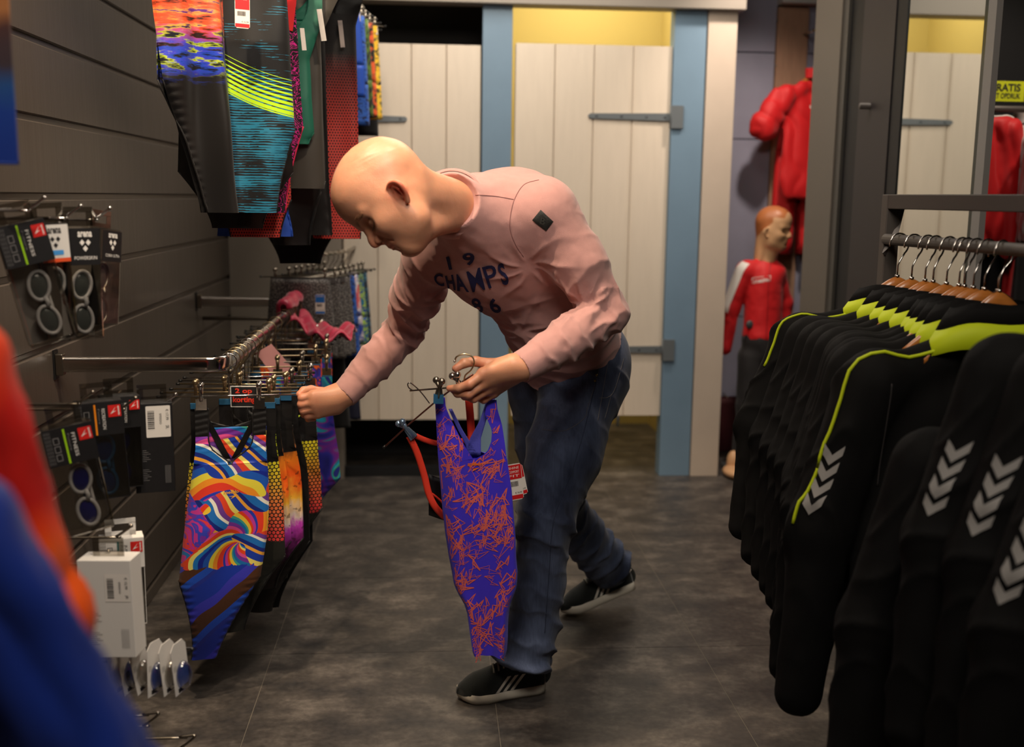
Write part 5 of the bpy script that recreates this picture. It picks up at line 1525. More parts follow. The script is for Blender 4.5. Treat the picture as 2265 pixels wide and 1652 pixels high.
# tag on the high front suits
s1_ = UPS[1][0]; t = price_tag(s1_, (-0.062, -0.052, -0.0), (0, 0.02, 0.25), w=0.034, h=0.072, price='€ 42,99', head=('COMFORT',), scale=1.0)
t.location = PY(526, -10, 2.60)-s1_.location
def loose_tag(u, v, y, w, h, m, lab, yaw=0.0, tilt=0.0):
    p = PY(u, v, y); o = MB().prism([(-w/2, 0, 0), (w/2, 0, 0), (w/2, 0, -h), (-w/2, 0, -h)], (0, 0.001, 0)).build('hang_tag', m); o.location = p; o.rotation_euler = (0, tilt, yaw)
    tag(o, lab, 'tag', 'tags among the high rail suits'); return o
loose_tag(645, -10, 2.84, 0.028, 0.085, TAGR, 'red card tag hanging above the green strip', 0.5, 0.15)
loose_tag(668, 62, 2.90, 0.012, 0.055, TAGW, 'white tag with an orange edge above the green strip', 0.5, -0.1)
loose_tag(706, 20, 2.95, 0.014, 0.08, TAGW, 'slim pale tag in front of the charcoal suit', 0.4, -0.15)
loose_tag(752, 45, 3.25, 0.013, 0.075, mat('tag_grey', (170, 160, 158)), 'grey tag beside the red mesh suit', 0.3, -0.1)

# ---------------------------------------------------------------- far corner: trunks on two short rails
def trunk_row(specs, zt_px, y0, group, rail_label):
    zt = None
    for (u, y, w, L, yaw, m, wm, lab) in specs:
        p = PY(u, zt_px, y)
        if zt is None: zt = p.z
        t = make_trunks('swim_trunks', m, w, L, leg=L*0.38, seed=int(u)); t.location = (p.x, y, zt-0.035); t.rotation_euler = (0, 0, yaw); tag(t, lab, 'swim trunks', group)
        g = make_hanger('trunk_hanger', w*2+0.03, w*0.72, CHROME_D, pads=False, hook_h=0.06); g.location = (p.x, y, zt+0.032); g.rotation_euler = (0, 0, yaw)
        tag(g, 'clip hanger of the '+lab.split(',')[0][:60], 'hanger', group+' hangers')
    a, b = specs[0], specs[-1]
    pa, pb = PY(a[0], zt_px, a[1]), PY(b[0], zt_px, b[1])
    r = MB().tube([(pa.x-0.03, pa.y-0.08, zt+0.045), (pb.x+0.02, pb.y+0.06, zt+0.045), (pb.x+0.02, YB+0.02, zt+0.045)], 0.008, 10).build('trunk_rail', CHROME_D); tag(r, rail_label, 'rail')
trunk_row([
    (664, 4.10, 0.128, 0.30, 0.0, M_SPECK, BLKFAB, 'grey speckled trunks with a blue price card, facing the aisle'),
    (690, 4.16, 0.120, 0.31, 0.0, M_SPECK, BLKFAB, 'second grey speckled trunks directly behind the tagged pair'),
    (704, 4.22, 0.118, 0.31, 0.0, M_SPECK, BLKFAB, 'third grey speckled trunks, showing only as a strip'),
    (716, 4.28, 0.118, 0.31, 0.0, M_SPECK, BLKFAB, 'last grey speckled trunks before the colourful ones'),
    (728, 4.34, 0.115, 0.33, 0.0, M_BLUEP, M_BLUE, 'blue chequered trunks in the middle far row'),
    (738, 4.41, 0.112, 0.28, 0.0, m_ramp('coral_white_print', [(0.42, (222, 90, 90)), (.5, (230, 220, 220)), (.6, (30, 60, 160))], 14), M_BLUE, 'trunks with coral and white patches in the far row'),
    (750, 4.48, 0.112, 0.30, 0.0, M_ACID, M_BLUE, 'blue trunks with acid green shapes in the far row'),
    (760, 4.56, 0.110, 0.31, 0.0, m_ramp('navy_dots_print', [(0.5, (20, 30, 50)), (.56, (60, 130, 160)), (.6, (20, 30, 50))], 60), BLKFAB, 'dark navy dotted trunks, last of the middle far row'),
    ], 596, 4.1, 'trunks on the middle far rail', 'short dull rail in the far corner carrying trunks at waist height')
t = price_tag([o for o in bpy.data.objects if o.get('label', '').startswith('grey speckled trunks with')][0], (0.075, -0.03, -0.055), (0, 0, 0), w=0.036, h=0.075, col=TAGB, price='€ 24,99', head=('SWIM',))
trunk_row([
    (752, 4.20, 0.085, 0.30, 0.1, M_BLUE, M_BLUE, 'royal blue trunks, first on the high far rail'),
    (762, 4.28, 0.085, 0.40, 0.1, M_BLUEP, M_BLUEP, 'blue patterned trunks on the high far rail'),
    (772, 4.36, 0.085, 0.36, 0.1, M_GRNP, M_GRNP, 'dark green feather print trunks on the high far rail'),
    (782, 4.44, 0.085, 0.36, 0.1, m_ramp('orange_black_print', [(0.45, (24, 22, 22)), (.55, (220, 90, 40))], 30), BLKFAB, 'black and orange trunks on the high far rail'),
    (794, 4.52, 0.085, 0.36, 0.1, M_YELP, M_YELP, 'yellow leaf print trunks, outermost on the high far rail'),
    (780, 4.62, 0.095, 0.42, 0.1, BLKFAB2, BLKFAB2, 'dark trunks hanging lowest on the high far rail'),
    ], 8, 4.2, 'trunks on the high far rail', 'short dull rail high in the far corner carrying children trunks')
# dark bundle below the middle row
for (u, v, y, w, L, m, lab) in ((702, 760, 4.3, 0.12, 0.34, BLKFAB2, 'black trunks low in the far corner beside the cubicle'), (735, 770, 4.5, 0.11, 0.30, mat('navy_lycra', (24, 26, 48), rough=0.7), 'navy trunks lowest in the far corner')):
    t = make_trunks('swim_trunks', m, w, L, leg=0.1, seed=int(u)); t.location = PY(u, v, y); tag(t, lab, 'swim trunks', 'dark trunks under the middle far rail')
    g = make_hanger('trunk_hanger', w*2, w*0.7, CHROME_D, pads=False, hook_h=0.06); g.location = PY(u, v, y)+Vector((0, 0, 0.085)); tag(g, 'clip hanger of the '+lab.split(' low')[0], 'hanger', 'dark trunks hangers')
p1, p2 = PY(702, 760, 4.3), PY(735, 770, 4.5)
r = MB().tube([(-W, p1.y, p1.z+0.1), (p1.x, p1.y, p1.z+0.1), (p2.x, p2.y, p2.z+0.1)], 0.008, 10).build('trunk_rail', CHROME_D); tag(r, 'short low rail in the far corner with two dark trunks', 'rail')

# ---------------------------------------------------------------- the suit in the man's hand
Yh2 = 2.31
VIO = mat('violet_lycra', (76, 58, 232), rough=0.42, sheen=0.15, spec=0.45, bump=0.12, bscale=1500)
CORAL = mat('coral_print', (248, 116, 104), rough=0.55)
CORALS = mat('coral_strap', (240, 66, 44), rough=0.5)
def world_suit():
    """built straight from the photo's outline; u = pixel x at depth Y(v), real width and folds"""
    rows = [  # v, left u, right u
        (878, 962, 982), (900, 964, 990), (930, 965, 1002), (960, 966, 1016), (990, 968, 1028), (1012, 970, 1120), (1040, 972, 1124), (1080, 976, 1130), (1130, 980, 1134), (1180, 986, 1138), (1230, 994, 1140), (1260, 1000, 1143), (1285, 1004, 1142), (1305, 1012, 1138), (1330, 1027, 1128), (1350, 1034, 1124), (1380, 1038, 1122), (1410, 1042, 1122), (1436, 1046, 1120), (1447, 1050, 1118)]
    return rows
rows = world_suit()
rv = [r[0] for r in rows]; rl = [r[1] for r in rows]; rr = [r[2] for r in rows]
ffs = fold_fn(31, 0.0045, 4)
SUIT0 = PY(1050, 880, Yh2)
def spos(t, v, front=True, lift=0.0):
    """t 0..1 across, v pixel row"""
    L_, R_ = np.interp(v, rv, rl), np.interp(v, rv, rr)
    u = L_+(R_-L_)*t
    Y = Yh2+0.03+(v-880)*0.00012
    p = PY(u, v, Y)
    bow = math.sqrt(max(0, 1-(2*t-1)**2))
    wave = 0.009*math.sin(t*7.0+(v-1000)*0.004)+0.005*math.sin(t*15+v*0.01)+ffs(t*0.16, (v-880)*0.001)*0.7
    amp = float(smoothstep(900, 1020, v))
    d = (0.022*bow*float(np.interp(v, [880, 1000, 1150, 1450], [0.2, 0.7, 1.0, 0.6]))+wave*0.8*amp+lift)
    p = p+Vector((0, -1, 0.0))*(d if front else -(0.022*bow*0.8-wave*0.3*amp)+lift)
    return p-SUIT0
mb = MB(); mb.smooth = True
P = [[spos(j/64, v) for j in range(65)] for v in np.linspace(1012, 1447, 120)]
mb.grid(P)
def strip(front, fl, fr, vs, n=7, mb_=None):
    P = []
    for v in vs:
        a, b = fl(v), fr(v); row = []
        for j in range(n):
            u = a+(b-a)*j/(n-1)
            L_, R_ = 964+(v-878)*0.05, 1098+(v-878)*0.165
            t = (u-L_)/(R_-L_)
            p = PY(u, v, Yh2+0.03+(v-880)*0.00012)
            bow = math.sqrt(max(0, 1-(2*min(max(t, 0), 1)-1)**2))
            amp = float(smoothstep(900, 1020, v))
            wave = 0.009*math.sin(t*7.0+(v-1000)*0.004)+0.005*math.sin(t*15+v*0.01)+ffs(t*0.16, (v-880)*0.001)*0.7
            d = 0.022*bow*float(np.interp(v, [880, 1000, 1150, 1450], [0.2, 0.7, 1.0, 0.6]))+wave*0.8*amp
            row.append(p+Vector((0, -1 if front else 1, 0))*(d if front else 0.006)-SUIT0)
        P.append(row)
    mb_.grid(P)
# front straps: left one broad, right one round the armhole
strip(True, lambda v: np.interp(v, [878, 1014], [962, 970]), lambda v: np.interp(v, [878, 900, 925, 950, 985, 1014], [984, 986, 997, 1010, 1028, 1046]), np.linspace(878, 1014, 16), 7, mb)
strip(True, lambda v: np.interp(v, [884, 915, 950, 975, 1000, 1014], [1078, 1072, 1088, 1086, 1076, 1050]), lambda v: np.interp(v, [884, 905, 940, 980, 1014], [1098, 1100, 1110, 1116, 1120]), np.linspace(884, 1014, 14), 7, mb)
held = mb.build('swimsuit', VIO); held.location = SUIT0
_md = held.modifiers.new('thickness', 'SOLIDIFY'); _md.thickness = 0.0012; _md.use_rim = False
tag(held, 'violet swimsuit with coral scribble print held out by the bald man', 'swimsuit')
# back panel with its own straps (the inside shows pale blue)
mb = MB(); mb.smooth = True
P = [[spos(j/22, v, False) for j in range(23)] for v in np.linspace(1000, 1440, 40)]
mb.grid(P)
strip(False, lambda v: np.interp(v, [880, 930, 970, 1010], [1078, 1062, 1040, 1030]), lambda v: np.interp(v, [880, 930, 970, 1010], [1096, 1076, 1064, 1064]), np.linspace(880, 1010, 14), 6, mb)
strip(False, lambda v: np.interp(v, [905, 950, 985, 1010], [992, 1012, 1030, 1034]), lambda v: np.interp(v, [905, 950, 985, 1010], [1000, 1022, 1044, 1060]), np.linspace(905, 1010, 14), 5, mb)
bk = mb.build('back_panel', mat('violet_inside', (98, 100, 214), rough=0.3, spec=0.6, bump=0.3, bscale=300), held)
bk.modifiers.new('thickness', 'SOLIDIFY').thickness = 0.001
# leg elastic
for side in (0, 1):
    MB().tube([spos(side, v) for v in np.linspace(1290, 1447, 16)], 0.0016, 6).build('leg_elastic', VIO, held)
# the scribbles: outlined zigzags lying on the cloth
rs = random.Random(11); pr = MB()
def in_suit(t, v): return 0.015 < t < 0.985 and 884 < v < 1444
def place(t, v, lift=0.0018):
    if v >= 1012: return spos(t, v, True, lift)
    L_, R_ = np.interp(v, rv, rl), 0
    return None
def ribbon(pts, w):
    """pts in (u, v) pixels; width in pixels"""
    n = len(pts); L3 = []
    for i, (u, v) in enumerate(pts):
        a = pts[max(i-1, 0)]; b = pts[min(i+1, n-1)]; du, dv = b[0]-a[0], b[1]-a[1]; l = math.hypot(du, dv)+1e-6
        nu_, nv_ = -dv/l*w/2, du/l*w/2
        row = []
        for s in (-1, 1):
            uu, vv = u+nu_*s, v+nv_*s
            if vv > 1014:
                L_, R_ = np.interp(vv, rv, rl), np.interp(vv, rv, rr); t = (uu-L_)/(R_-L_)
                row.append(spos(t, vv, True, 0.0022) if 0.01 < t < 0.99 else None)
            else:
                ins = (962+ (vv-878)*0.05 < uu < np.interp(vv, [878, 900, 925, 950, 985, 1014], [984, 986, 997, 1010, 1028, 1046])) or (np.interp(vv, [884, 915, 950, 975, 1000, 1014], [1078, 1072, 1088, 1086, 1076, 1050]) < uu < np.interp(vv, [884, 905, 940, 980, 1014], [1098, 1100, 1110, 1116, 1120])) and vv > 888
                if not ins or vv < 884: row.append(None); continue
                L_, R_ = 964+(vv-878)*0.05, 1098+(vv-878)*0.165; t = (uu-L_)/(R_-L_)
                p = PY(uu, vv, Yh2+0.03+(vv-880)*0.00012); bow = math.sqrt(max(0, 1-(2*min(max(t, 0), 1)-1)**2)); am = float(smoothstep(900, 1020, vv))
                wave = 0.009*math.sin(t*7.0+(vv-1000)*0.004)+0.005*math.sin(t*15+vv*0.01)+ffs(t*0.16, (vv-880)*0.001)*0.7
                d = 0.022*bow*float(np.interp(vv, [880, 1000, 1150, 1450], [0.2, 0.7, 1.0, 0.6]))+wave*0.8*am+0.0024
                row.append(p-Vector((0, d, 0))-SUIT0)
        L3.append(row)
    for i in range(n-1):
        q = [L3[i][0], L3[i][1], L3[i+1][1], L3[i+1][0]]
        if None not in q: pr.add(q, [(0, 1, 2, 3)])
def densify(pts, step=4.0):
    out = []
    for i in range(len(pts)-1):
        (a, b), (c, d) = pts[i], pts[i+1]; n = max(1, int(math.hypot(c-a, d-b)/step))
        out += [(a+(c-a)*k/n, b+(d-b)*k/n) for k in range(n)]
    return out+[pts[-1]]
for k in range(230):
    v0 = rs.uniform(884, 1444); L_, R_ = np.interp(v0, rv, rl), max(np.interp(v0, rv, rr), 1098)
    u0 = rs.uniform(L_, R_); ang = rs.uniform(0, 2*PI) if rs.random() < 0.3 else rs.gauss(-0.9, 0.5)
    sc = rs.uniform(13, 38); wd = rs.choice([0.8, 1.0, 1.3, 2.0, 2.4]) if sc > 22 else rs.choice([0.8, 1.0])
    shape = [(-1, 0.25), (-0.2, -0.32), (-0.05, 0.05), (0.65, -0.45), (0.1, 0.30), (0.0, -0.02), (-1, 0.25)]
    ca_, sa_ = math.cos(ang), math.sin(ang); st = rs.uniform(0.5, 1.0)
    pts = [(u0+sc*(x*ca_-y*st*sa_), v0+sc*(x*sa_+y*st*ca_)) for x, y in shape]
    ribbon(densify(pts), wd)
pr.build('scribble_print', CORAL, held)['kind'] = 'stuff'
lg = MB()
ORL = mat('orange_logo', (250, 120, 40), rough=0.5)
def sfn(a, b):
    u = 1034+33*a; v = 1030-11*b; L_, R_ = np.interp(v, rv, rl), np.interp(v, rv, rr); return spos((u-L_)/(R_-L_), v, True, 0.003)
put_text(lg, 'speedo', sfn, maxlen=0.4, bold=0.03)
def s2(u, v):
    L_, R_ = np.interp(v, rv, rl), np.interp(v, rv, rr); return spos((u-L_)/(R_-L_), v, True, 0.003)
lg.add([s2(1040, 1033), s2(1062, 1031), s2(1044, 1040), s2(1047, 1034)], [(0, 1, 3), (1, 2, 3)])
lg.build('logo', ORL, held)
t = price_tag(held, PY(1136, 1026, Yh2+0.05)-SUIT0, (0, -0.10, 0.25), w=0.035, h=0.085, price='€ 34,95', head=('SHINE', 'COMFORT', 'FIT'))
t2_ = price_tag(held, PY(1140, 1030, Yh2+0.058)-SUIT0, (0, -0.22, 0.25), w=0.033, h=0.072, price='€ 34,95', head=('SIZE',))
# hanger in the hand
hg = empty('clip_hanger', PY(1000, 857, Yh2), label='clip hanger pinched in the bald man\'s hand with the violet swimsuit', cat='hanger')
H0 = Vector(hg.location)
def hp_(u, v, y): return PY(u, v, y)-H0
MB().tube([hp_(907, 864, 2.38), hp_(975, 859, 2.32), hp_(1036, 853, 2.295), hp_(1100, 848, 2.30)], 0.0019, 8).build('bar', CHROME_D, hg)
hk = cr([hp_(1006, 799, 2.288), hp_(1010, 789, 2.288), hp_(1026, 783, 2.288), hp_(1043, 788, 2.288), hp_(1049, 802, 2.286), hp_(1042, 818, 2.286), hp_(1030, 829, 2.287), hp_(1027, 838, 2.290), hp_(1024, 853, 2.296)], 6)
MB().tube(hk, 0.0017, 8).build('hook', BRASSY, hg); MB().ball(hk[0], 0.003, 8, 6).build('hook_tip', CHROME, hg)
def clip_at(a, b, c, parent, metal, wide=0.012, pad=None):
    """a jaws' mouth, b pivot, c thumb ends"""
    a, b, c = Vector(a), Vector(b), Vector(c); ax = (a-c).normalized(); sd = Vector((ax.z, 0, -ax.x)).normalized()
    m = MB()
    for s in (-1, 1):
        dpt = Vector((0, s*0.004, 0))
        m.tube([c+dpt*2+sd*s*0.006, b+dpt, a+dpt*0.4], 0.005, 8, rs=[0.006, 0.0042, 0.005])
        m.ball(c+dpt*2+sd*s*0.006, 0.0078, 12, 8)
        q = [b+sd*wide*0.6+dpt*0.6, b-sd*wide*0.6+dpt*0.6, a-sd*wide+dpt*0.5, a+sd*wide+dpt*0.5]
        m.prism(q, (0, 0.0015*s, 0))
    o = m.build('clip', metal, parent)
    if pad: 
        e = a+ax*0.012; m = MB(); m.prism([a-ax*0.008+sd*wide*1.1-Vector((0, .006, 0)), a-ax*0.008-sd*wide*1.1-Vector((0, .006, 0)), e-sd*wide*1.1-Vector((0, .006, 0)), e+sd*wide*1.1-Vector((0, .006, 0))], (0, 0.012, 0)); m.build('pad', pad, o)
    return o
clip_at(hp_(970, 880, Yh2), hp_(972, 858, Yh2), hp_(971, 842, Yh2), hg, CHROME_D, 0.010, BLUEPAD)
clip_at(hp_(1018, 852, 2.285), hp_(1012, 842, 2.285), hp_(1006, 830, 2.285), hg, CHROME, 0.008)
# second hanger, holding the coral strapped piece behind
hg2 = empty('clip_hanger', PY(920, 930, 2.40), label='thin dark hanger slanting down left behind the violet swimsuit', cat='hanger'); H1 = Vector(hg2.location)
h2_ = lambda u, v, y: PY(u, v, y)-H1
MB().tube([h2_(849, 990, 2.42), h2_(905, 938, 2.40), h2_(965, 887, 2.38), h2_(1000, 860, 2.36), h2_(1046, 828, 2.335)], 0.0019, 8).build('bar', mat('coppery_metal', (150, 92, 80), rough=0.3, metal=0.9), hg2)
MB().tube([h2_(853, 986, 2.42), h2_(847, 991, 2.42)], 0.003, 8).build('end_cap', BLACKP, hg2)
hk = cr([h2_(912, 863, 2.375), h2_(904, 857, 2.375), h2_(902, 849, 2.375), h2_(908, 847, 2.375), h2_(922, 858, 2.38), h2_(935, 872, 2.38), h2_(950, 892, 2.385)], 5)
MB().tube(hk, 0.0014, 7).build('hook', CHROME, hg2)
clip_at(h2_(916, 968, 2.40), h2_(899, 948, 2.40), h2_(886, 935, 2.40), hg2, mat('blue_steel', (150, 176, 206), rough=0.25, metal=0.8), 0.010)
# coral straps and dark inner piece
bk2 = empty('bikini_top', PY(935, 1000, 2.42), label='coral red strappy swim top hanging behind the violet swimsuit', cat='swimwear'); B0 = Vector(bk2.location)
def band(name, px, w0, parent, m, o, ys=None):
    pts = cr([Vector((u, v, y)) for u, v, y in px], 8); P = []
    for i, p in enumerate(pts):
        a, b = pts[max(i-1, 0)], pts[min(i+1, len(pts)-1)]; du, dv = b.x-a.x, b.y-a.y; l = math.hypot(du, dv)+1e-6
        nx, ny = -dv/l*w0/2, du/l*w0/2
        P.append([PY(p.x+nx*s, p.y+ny*s, p.z+0.002*abs(s))-o for s in (-1, -0.5, 0, 0.5, 1)])
    ob = MB().grid(P).build(name, m, parent); ob.modifiers.new('thickness', 'SOLIDIFY').thickness = 0.0016; return ob
band('strap', [(905, 965, 2.40), (922, 1000, 2.405), (938, 1050, 2.41), (948, 1090, 2.41), (962, 1120, 2.41), (985, 1145, 2.42)], 15, bk2, CORALS, B0)
band('strap', [(920, 964, 2.40), (940, 973, 2.405), (965, 980, 2.41), (1000, 982, 2.41), (1035, 970, 2.41)], 12, bk2, CORALS, B0)
band('strap', [(1037, 885, 2.38), (1040, 920, 2.385), (1043, 965, 2.39), (1046, 1000, 2.39)], 17, bk2, CORALS, B0)
band('strap', [(950, 1088, 2.415), (966, 1100, 2.42), (985, 1118, 2.42)], 5, bk2, CORALS, B0)
ob = MB().grid([[PY(948+j*9, 1040+i*14+j*3+(8-i)*1.0, 2.425+0.004*math.sin(j))-B0 for j in range(5)] for i in range(8)]).build('cup', BLKFAB, bk2); ob.modifiers.new('thickness', 'SOLIDIFY').thickness = 0.002

# ---------------------------------------------------------------- goggle packs on pegs
def clear_mat(name, rgb=(225, 222, 216), gloss=0.16, tint=0.9):
    m = bpy.data.materials.new(name); m.use_nodes = True; nt = m.node_tree; nt.nodes.clear()
    o = node(nt, 'ShaderNodeOutputMaterial'); t = node(nt, 'ShaderNodeBsdfTransparent'); g = node(nt, 'ShaderNodeBsdfGlossy'); mx = node(nt, 'ShaderNodeMixShader')
    t.inputs[0].default_value = tuple(x*tint for x in lin(rgb)[:3])+(1,); g.inputs['Roughness'].default_value = 0.08; g.inputs[0].default_value = (0.9, 0.88, 0.85, 1)
    lw = node(nt, 'ShaderNodeLayerWeight'); lw.inputs[0].default_value = 0.35
    a = nmath(nt, 'MULTIPLY_ADD', lw.outputs['Facing'], 0.5, gloss)
    nt.links.new(a, mx.inputs[0]); nt.links.new(t.outputs[0], mx.inputs[1]); nt.links.new(g.outputs[0], mx.inputs[2]); nt.links.new(mx.outputs[0], o.inputs[0]); return m
CLEAR = clear_mat('clear_plastic')
CARD_BK = mat('card_black2', (24, 23, 25), rough=0.5, var=0.1, vscale=90)
CARD_WH = mat('card_white', (224, 220, 214), rough=0.55)
CARD_GR = mat('card_grey', (84, 82, 84), rough=0.5)
GRN = mat('lime_stripe', (160, 214, 20), rough=0.5); ORS = mat('orange_stripe', (240, 140, 20), rough=0.5)
REDSQ = mat('red_square', (214, 34, 30), rough=0.5); LTBL = mat('light_blue', (70, 150, 220), rough=0.5)
GREYPR = mat('grey_print', (120, 118, 118), rough=0.6)
LENSB = mat('lens_blue', (16, 24, 120), rough=0.15, spec=0.8); LENSC = mat('lens_cyan', (10, 70, 160), rough=0.15, spec=0.8); LENSG = mat('lens_smoke', (90, 96, 96), rough=0.2, spec=0.8)
FRW = mat('goggle_white', (214, 214, 218), rough=0.3)
FRB = mat('goggle_blue', (30, 120, 190), rough=0.25)
FRK = mat('goggle_black', (30, 30, 34), rough=0.3)
def rquad(mb, x0, z0, x1, z1, y, c=0.0):
    if c <= 0: mb.add([(x0, y, z0), (x1, y, z0), (x1, y, z1), (x0, y, z1)], [(0, 1, 2, 3)]); return
    pts = []
    for cx, cz, a0 in ((x1-c, z0+c, -PI/2), (x1-c, z1-c, 0), (x0+c, z1-c, PI/2), (x0+c, z0+c, PI)):
        for k in range(4):
            a = a0+k*PI/6; pts.append((cx+c*math.cos(a), y, cz+c*math.sin(a)))
    mb.add(pts, [tuple(range(len(pts)))])
def logo_square(par, x, z, s, y, word='speedo'):
    b = MB(); rquad(b, x, z-s, x+s, z, y); o = b.build('red_label', REDSQ, par)
    k = MB(); put_text(k, word, quad_fn((x+s*0.94, y-0.0003, z-s*0.1), (0, 0, -s*0.8), (-s*0.0, 0, 0)) if False else (lambda a, b_: (x+s*(0.72+0.2*b_), y-0.0003, z-s*(0.1+0.8*a))), bold=0.03)
    k.add([(x+s*0.15, y-0.0003, z-s*0.75), (x+s*0.62, y-0.0003, z-s*0.15), (x+s*0.38, y-0.0003, z-s*0.55), (x+s*0.66, y-0.0003, z-s*0.5)], [(0, 2, 1), (0, 3, 2)])
    k.build('label_print', WINK, o)
def goggles(par, cx, cz, y, lens, frame, s=1.0, white_bridge=False):
    g = empty('goggles'); g.parent = par; g.location = (cx, y, cz)
    for k in (-1, 1):
        ring = [(0.017*s*math.cos(t)+0.002*math.sin(t)*k, -0.004, k*0.031*s+0.025*s*math.sin(t)) for t in np.linspace(0, 2*PI, 24, endpoint=False)]
        MB().tube(ring, 0.0034*s, 8, closed=True).build('lens_frame', frame, g)
        MB().ball((0, -0.001, k*0.031*s), 1.0, 16, 10, (0.015*s, 0.006, 0.0225*s)).build('lens', lens, g)
    MB().tube([(0.004, -0.005, -0.010*s), (0.006, -0.008, 0), (0.004, -0.005, 0.010*s)], 0.004*s, 8).build('nose_bridge', frame, g)
    MB().tube([(0.0, 0.004, 0.055*s), (0.012, 0.010, 0.03*s), (0.014, 0.012, -0.03*s), (0, 0.004, -0.055*s)], 0.003, 6).build('strap', frame, g)
def pack(kind, loc, yaw, label, back=None, w=0.072, d=0.042, h=0.19, tilt=0.0, lens=LENSB, frame=FRW, col=GRN, word='FITNESS'):
    r = empty('goggle_pack', loc, (0, tilt, yaw), label, 'goggles', 'swim goggle packs on the pegs')
    x0, x1, hh = -w/2, w/2, h*0.34
    if kind in ('clear', 'window', 'junior'):
        base = {'clear': CARD_BK, 'window': CARD_BK, 'junior': CARD_WH}[kind]
        if kind == 'clear':
            MB().box((x0, 0, -h), (x1, d, 0)).build('clear_case', CLEAR, r, bevel=0.004)
            if back: MB().box((x0+0.002, d-0.003, -h+0.003), (x1-0.002, d-0.002, -0.003)).build('back_card', back, r)
        else:
            m = MB(); m.box((x0, d-0.001, -h), (x1, d, 0)); m.box((x0, 0, -0.001), (x1, d, 0)); m.box((x0, 0, -h), (x1, d, -h+0.001)); m.box((x0, 0, -h), (x0+0.001, d, 0)); m.box((x1-0.001, 0, -h), (x1, d, -hh)); m.build('carton', base, r)
            MB().box((x0+0.001, 0.0005, -h+0.002), (x1-0.001, 0.0011, -hh)).build('window', CLEAR, r)
        MB().box((x0-0.0006, -0.0006, -hh), (x1+0.0006, d*0.5, -0.001)).build('header_card', base, r)
        k = MB(); y = -0.0012; st = MB(); rquad(st, x0+w*0.40, -hh*0.98, x0+w*0.44, -0.004, y); st.build('stripe', {'junior': mat('teal_stripe', (60, 170, 176), rough=0.5)}.get(kind, col), r)
        ink = INK if kind == 'junior' else WINK
        put_text(k, word, lambda a, b: (x0+w*(0.56+0.07*b), y, -hh*0.2-hh*0.62*a)); k.build('header_print', ink, r)
        k = MB(); put_text(k, 'Futura', lambda a, b: (x0+w*(0.48+0.04*b), y, -hh*0.2-hh*0.45*a))
        for q in range(3):
            zz = -hh*(0.25+0.22*q); 
            for (a0, b0, a1, b1) in ((0.18, 0, 0.30, 0.02), (0.18, 0.16, 0.30, 0.18), (0.18, 0, 0.195, 0.18), (0.285, 0, 0.30, 0.18)):
                rquad(k, x0+w*a0, zz-hh*b1, x0+w*a1, zz-hh*b0, y)
        for q in range(9): rquad(k, x0+w*0.02, -hh*(0.1+0.1*q)-0.0004, x0+w*0.15, -hh*(0.1+0.1*q), y)
        for q in range(4): rquad(k, x0+w*(0.03+0.035*q), -hh*0.95, x0+w*(0.03+0.035*q)+0.0004, -hh*0.06, y)
        k.build('grid_print', GREYPR, r)
        logo_square(r, x0+w*0.70, -hh*0.12, w*0.27, -0.0014)
        goggles(r, 0.004, -hh-(h-hh)*0.5, d*0.55, lens, frame)
    elif kind == 'arena_clear':
        MB().box((x0, 0, -h), (x1, d, 0)).build('clear_case', CLEAR, r, bevel=0.003)
        MB().box((x0+0.001, d-0.002, -h+0.002), (x1-0.001, d-0.001, -0.002)).build('back_card', back or (CARD_GR if col is not GRN else CARD_BK), r)
        hd = CARD_WH if word == 'card' else CARD_BK; ink = INK if word == 'card' else WINK
        MB().box((x0+w*0.1, -0.0008, -hh), (x1-0.001, 0.0, -0.004)).build('header_card', hd, r)
        k = MB(); y = -0.0014; put_text(k, 'arena', quad_fn((x0+w*0.34, y, -hh*0.28), (w*0.42, 0, 0), (0, 0, hh*0.14)), bold=0.03)
        for (cx, cz) in ((-0.09, 0), (0.09, 0), (0, -0.11)):
            a = x0+w*(0.55+cx); b = -hh*0.42+cz*hh*1.4; q = w*0.075; k.add([(a-q, y, b), (a, y, b-q*1.2), (a+q, y, b), (a, y, b+q*1.2)], [(0, 1, 2, 3)])
        if word != 'card': put_text(k, 'POWERSKIN' if word == 'ps' else 'COBRA ULTRA', quad_fn((x0+w*0.22, y, -hh*0.86), (w*0.66, 0, 0), (0, 0, hh*0.09)))
        k.build('header_print', ink, r)
        if word == 'card':
            b = MB(); rquad(b, x0+w*0.32, -hh*0.82, x0+w*0.78, -hh*0.70, y, 0.0015); b.build('pill_print', LTBL, r)
            b = MB(); rquad(b, x0+w*0.1, -hh, x1-0.001, -hh*0.90, y); b.build('orange_band', mat('orange_band', (226, 84, 40), rough=0.5), r)
            MB().box((x0+0.004, d*0.5, -h+0.006), (x1-0.004, d*0.55, -hh-0.004)).build('inner_card', mat('coral_brown', (170, 104, 88), rough=0.6, var=0.3, vscale=25), r)
        goggles(r, 0.0, -hh-(h-hh)*0.5, d*0.45, lens, frame)
        MB().box((x0-0.001, 0.001, -h), (x0-0.0002, d-0.001, -0.002)).build('side_card', CARD_BK, r)
        k = MB()
        for q in range(5): 
            zz = -h*(0.16+0.045*q); k.add([(x0-0.0014, d*0.1, zz), (x0-0.0014, d*(0.85-0.12*(q % 2)), zz), (x0-0.0014, d*(0.85-0.12*(q % 2)), zz+0.0022), (x0-0.0014, d*0.1, zz+0.0022)], [(0, 3, 2, 1)])
        k.build('side_print', GREYPR, r)
    elif kind == 'back':
        MB().box((x0, 0, -h), (x1, d, 0)).build('carton', CARD_BK if word != 'white' else CARD_WH, r, bevel=0.001)
